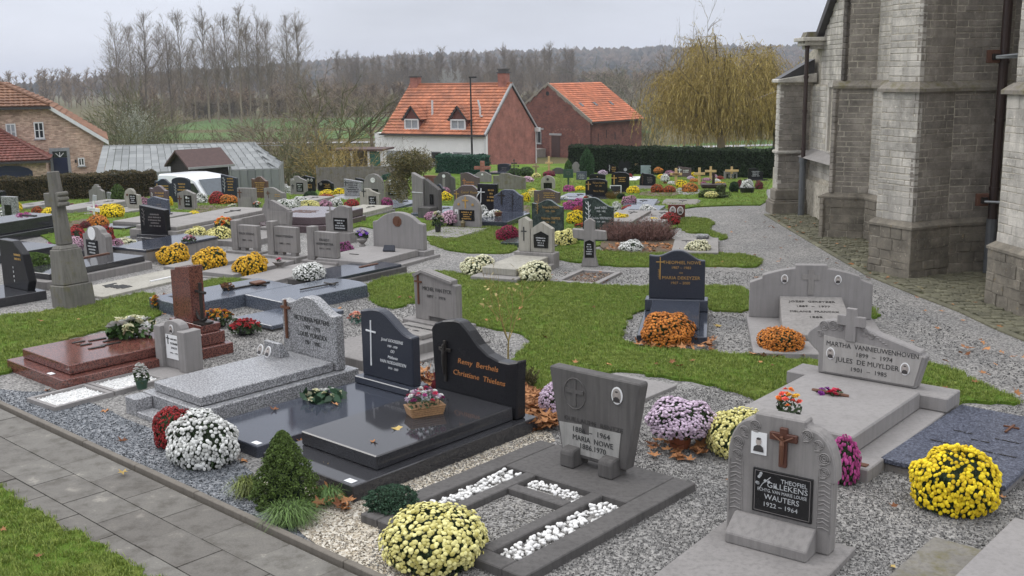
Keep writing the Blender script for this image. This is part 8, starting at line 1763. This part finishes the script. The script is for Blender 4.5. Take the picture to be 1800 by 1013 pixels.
leafpile([(1070, 432), (1180, 432), (1205, 448), (1060, 443)], 190, 'fallen_leaves', .13, seed=1); leafpile([(898, 690), (985, 700), (990, 760), (925, 765), (905, 735)], 260, 'fallen_leaves', .17, pile=.10, seed=2)
leafpile([(655, 655), (755, 660), (760, 700), (700, 705), (690, 680)], 80, 'fallen_leaves', .16, z=.04, pile=.16, seed=3); leafpile([(525, 770), (560, 775), (560, 800), (525, 795)], 26, 'fallen_leaves', .14, pile=.05, seed=4)
leafpile([(550, 850), (610, 840), (620, 900), (550, 910)], 46, 'fallen_leaves', .15, pile=.06, seed=5); leafpile([(1110, 598), (1260, 600), (1250, 622), (1120, 618)], 50, 'fallen_leaves', .15, z=.04, pile=.04, seed=6); leafpile([(1330, 622), (1420, 625), (1420, 636), (1330, 634)], 22, 'fallen_leaves', .13, z=.05, seed=7)
leafpile([(1140, 780), (1240, 785), (1250, 812), (1150, 812)], 24, 'fallen_leaves', .16, pile=.03, seed=8); leafpile([(900, 480), (1080, 470), (1080, 500), (800, 500)], 22, 'fallen_leaves', .1, seed=9); leafpile([(1345, 376), (1540, 420), (1600, 520), (1740, 520), (1800, 620), (1500, 480)], 40, 'fallen_leaves', .09, seed=10)
leafpile([(0, 560), (270, 520), (1240, 540), (1240, 660), (1000, 690), (0, 660)], 26, 'fallen_leaves', .10, z=.06, seed=11); leafpile([(1500, 600), (1800, 620), (1800, 760), (1200, 660), (1100, 650)], 40, 'fallen_leaves', .11, z=.05, seed=12); leafpile([(1300, 370), (1240, 500), (1500, 480), (1800, 700), (1800, 620), (1350, 372)], 34, 'fallen_leaves', .1, seed=13); leafpile([(1200, 800), (1800, 850), (1800, 1000), (1500, 1010)], 8, 'fallen_leaves', .1, seed=14)
for i, (x, y, z, lab, m, s) in enumerate(((84, 688, 0, 'brown leaf curled on the gravel near the red-brown grave', FL, .11), (185, 724, 0, 'upright orange-brown leaf on gravel below the white chip beds', FL, .12), (215, 776, 0, 'orange-brown leaf on gravel between path and light granite grave', FL, .12), (216, 832, .05, 'flat tan leaf lying on the paving slabs', FLY, .11), (698, 755, .28, 'yellow-green leaf on the black polished slab', FLY, .14), (657, 778, .28, 'small orange leaf on the black polished slab left of the yellow one', FL, .09), (567, 824, .11, 'yellow maple leaf on the front edge of the black grave', FLY, .15), (482, 721, .12, 'orange leaf on the blue-black polished slab', FL, .11), (590, 712, .12, 'rusty leaf beside the calla spray on the blue-black slab', FL, .11), (656, 844, .1, 'small rusty leaf on the black base ledge', FL, .07), (917, 652, .05, 'tan leaf on the lawn beside the sapling', FLY, .13), (1012, 658, .05, 'small tan leaf on the lawn above the flat slab', FLY, .10), (1262, 575, .0, 'tan leaf on the gravel between the two right-hand graves', FLY, .14), (1070, 642, .05, 'dark red leaf at the back edge of the flat slab', FL, .11), (1570, 998, .01, 'tiny tan leaf on gravel near the bottom right corner', FLY, .06), (68, 979, .05, 'small brown leaf on the corner lawn', FL, .08), (6, 932, .05, 'round brown leaf on the corner lawn at the picture edge', FL, .08), (416, 752, 0, 'rust leaf on the gravel beside the white dome', FL, .1), (428, 812, 0, 'rust leaf under the right side of the white dome', FL, .12), (395, 502, 0, 'rust leaf by the withered plant', FL, .1))):
    v = gp(x, y, z); o = place(MPL[i % 5], 'fallen_leaf', m, None, (v.x, v.y, TZ(v.x, v.y)+z+.008), (random.uniform(-.15, .15), random.uniform(-.15, .15), i*1.3), (s, s, s*1.2)); tag(o, lab, 'leaf')
# soil patches under the far beds
SOIL = plain('dug_soil', (.10, .07, .045), .95, var=.35, sc=9)
for i, p in enumerate(([(1060, 420), (1200, 420), (1212, 450), (1052, 447)], [(105, 395), (170, 386), (178, 398), (150, 402), (108, 404)], [(1128, 338), (1190, 338), (1195, 347), (1120, 347)], [(340, 362), (420, 366), (400, 378), (330, 378)], [(908, 366), (935, 362), (930, 384), (905, 390)])):
    sheet(chaikin(px2(p), 2), .045, 'soil_bed', SOIL, .03)['kind'] = 'structure'
# grey gravel patches let into the lawn
for p in ([(920, 404), (980, 400), (1000, 436), (915, 440)], [(750, 405), (800, 396), (870, 400), (830, 418), (760, 424)], [(1190, 330), (1232, 332), (1228, 345), (1185, 344)]):
    sheet(chaikin(px2(p), 2), .040, 'gravel_bed', GRAV)['kind'] = 'structure'
flush_text()
# ---------------------------------------------------------------- haze
HZ = True
if HZ:
    m = bpy.data.materials.new('haze'); m.use_nodes = True; n = m.node_tree.nodes; n.clear(); o_ = n.new('ShaderNodeOutputMaterial'); v_ = n.new('ShaderNodeVolumePrincipled'); v_.inputs['Color'].default_value = (.86, .90, 1, 1); v_.inputs['Density'].default_value = .0003; v_.inputs['Anisotropy'].default_value = .2
    m.node_tree.links.new(v_.outputs[0], o_.inputs['Volume'])
    hb = MB().box(-2650, 2650, -10, 4550, -12, 62).build('haze', m); tag(hb, kind='stuff')
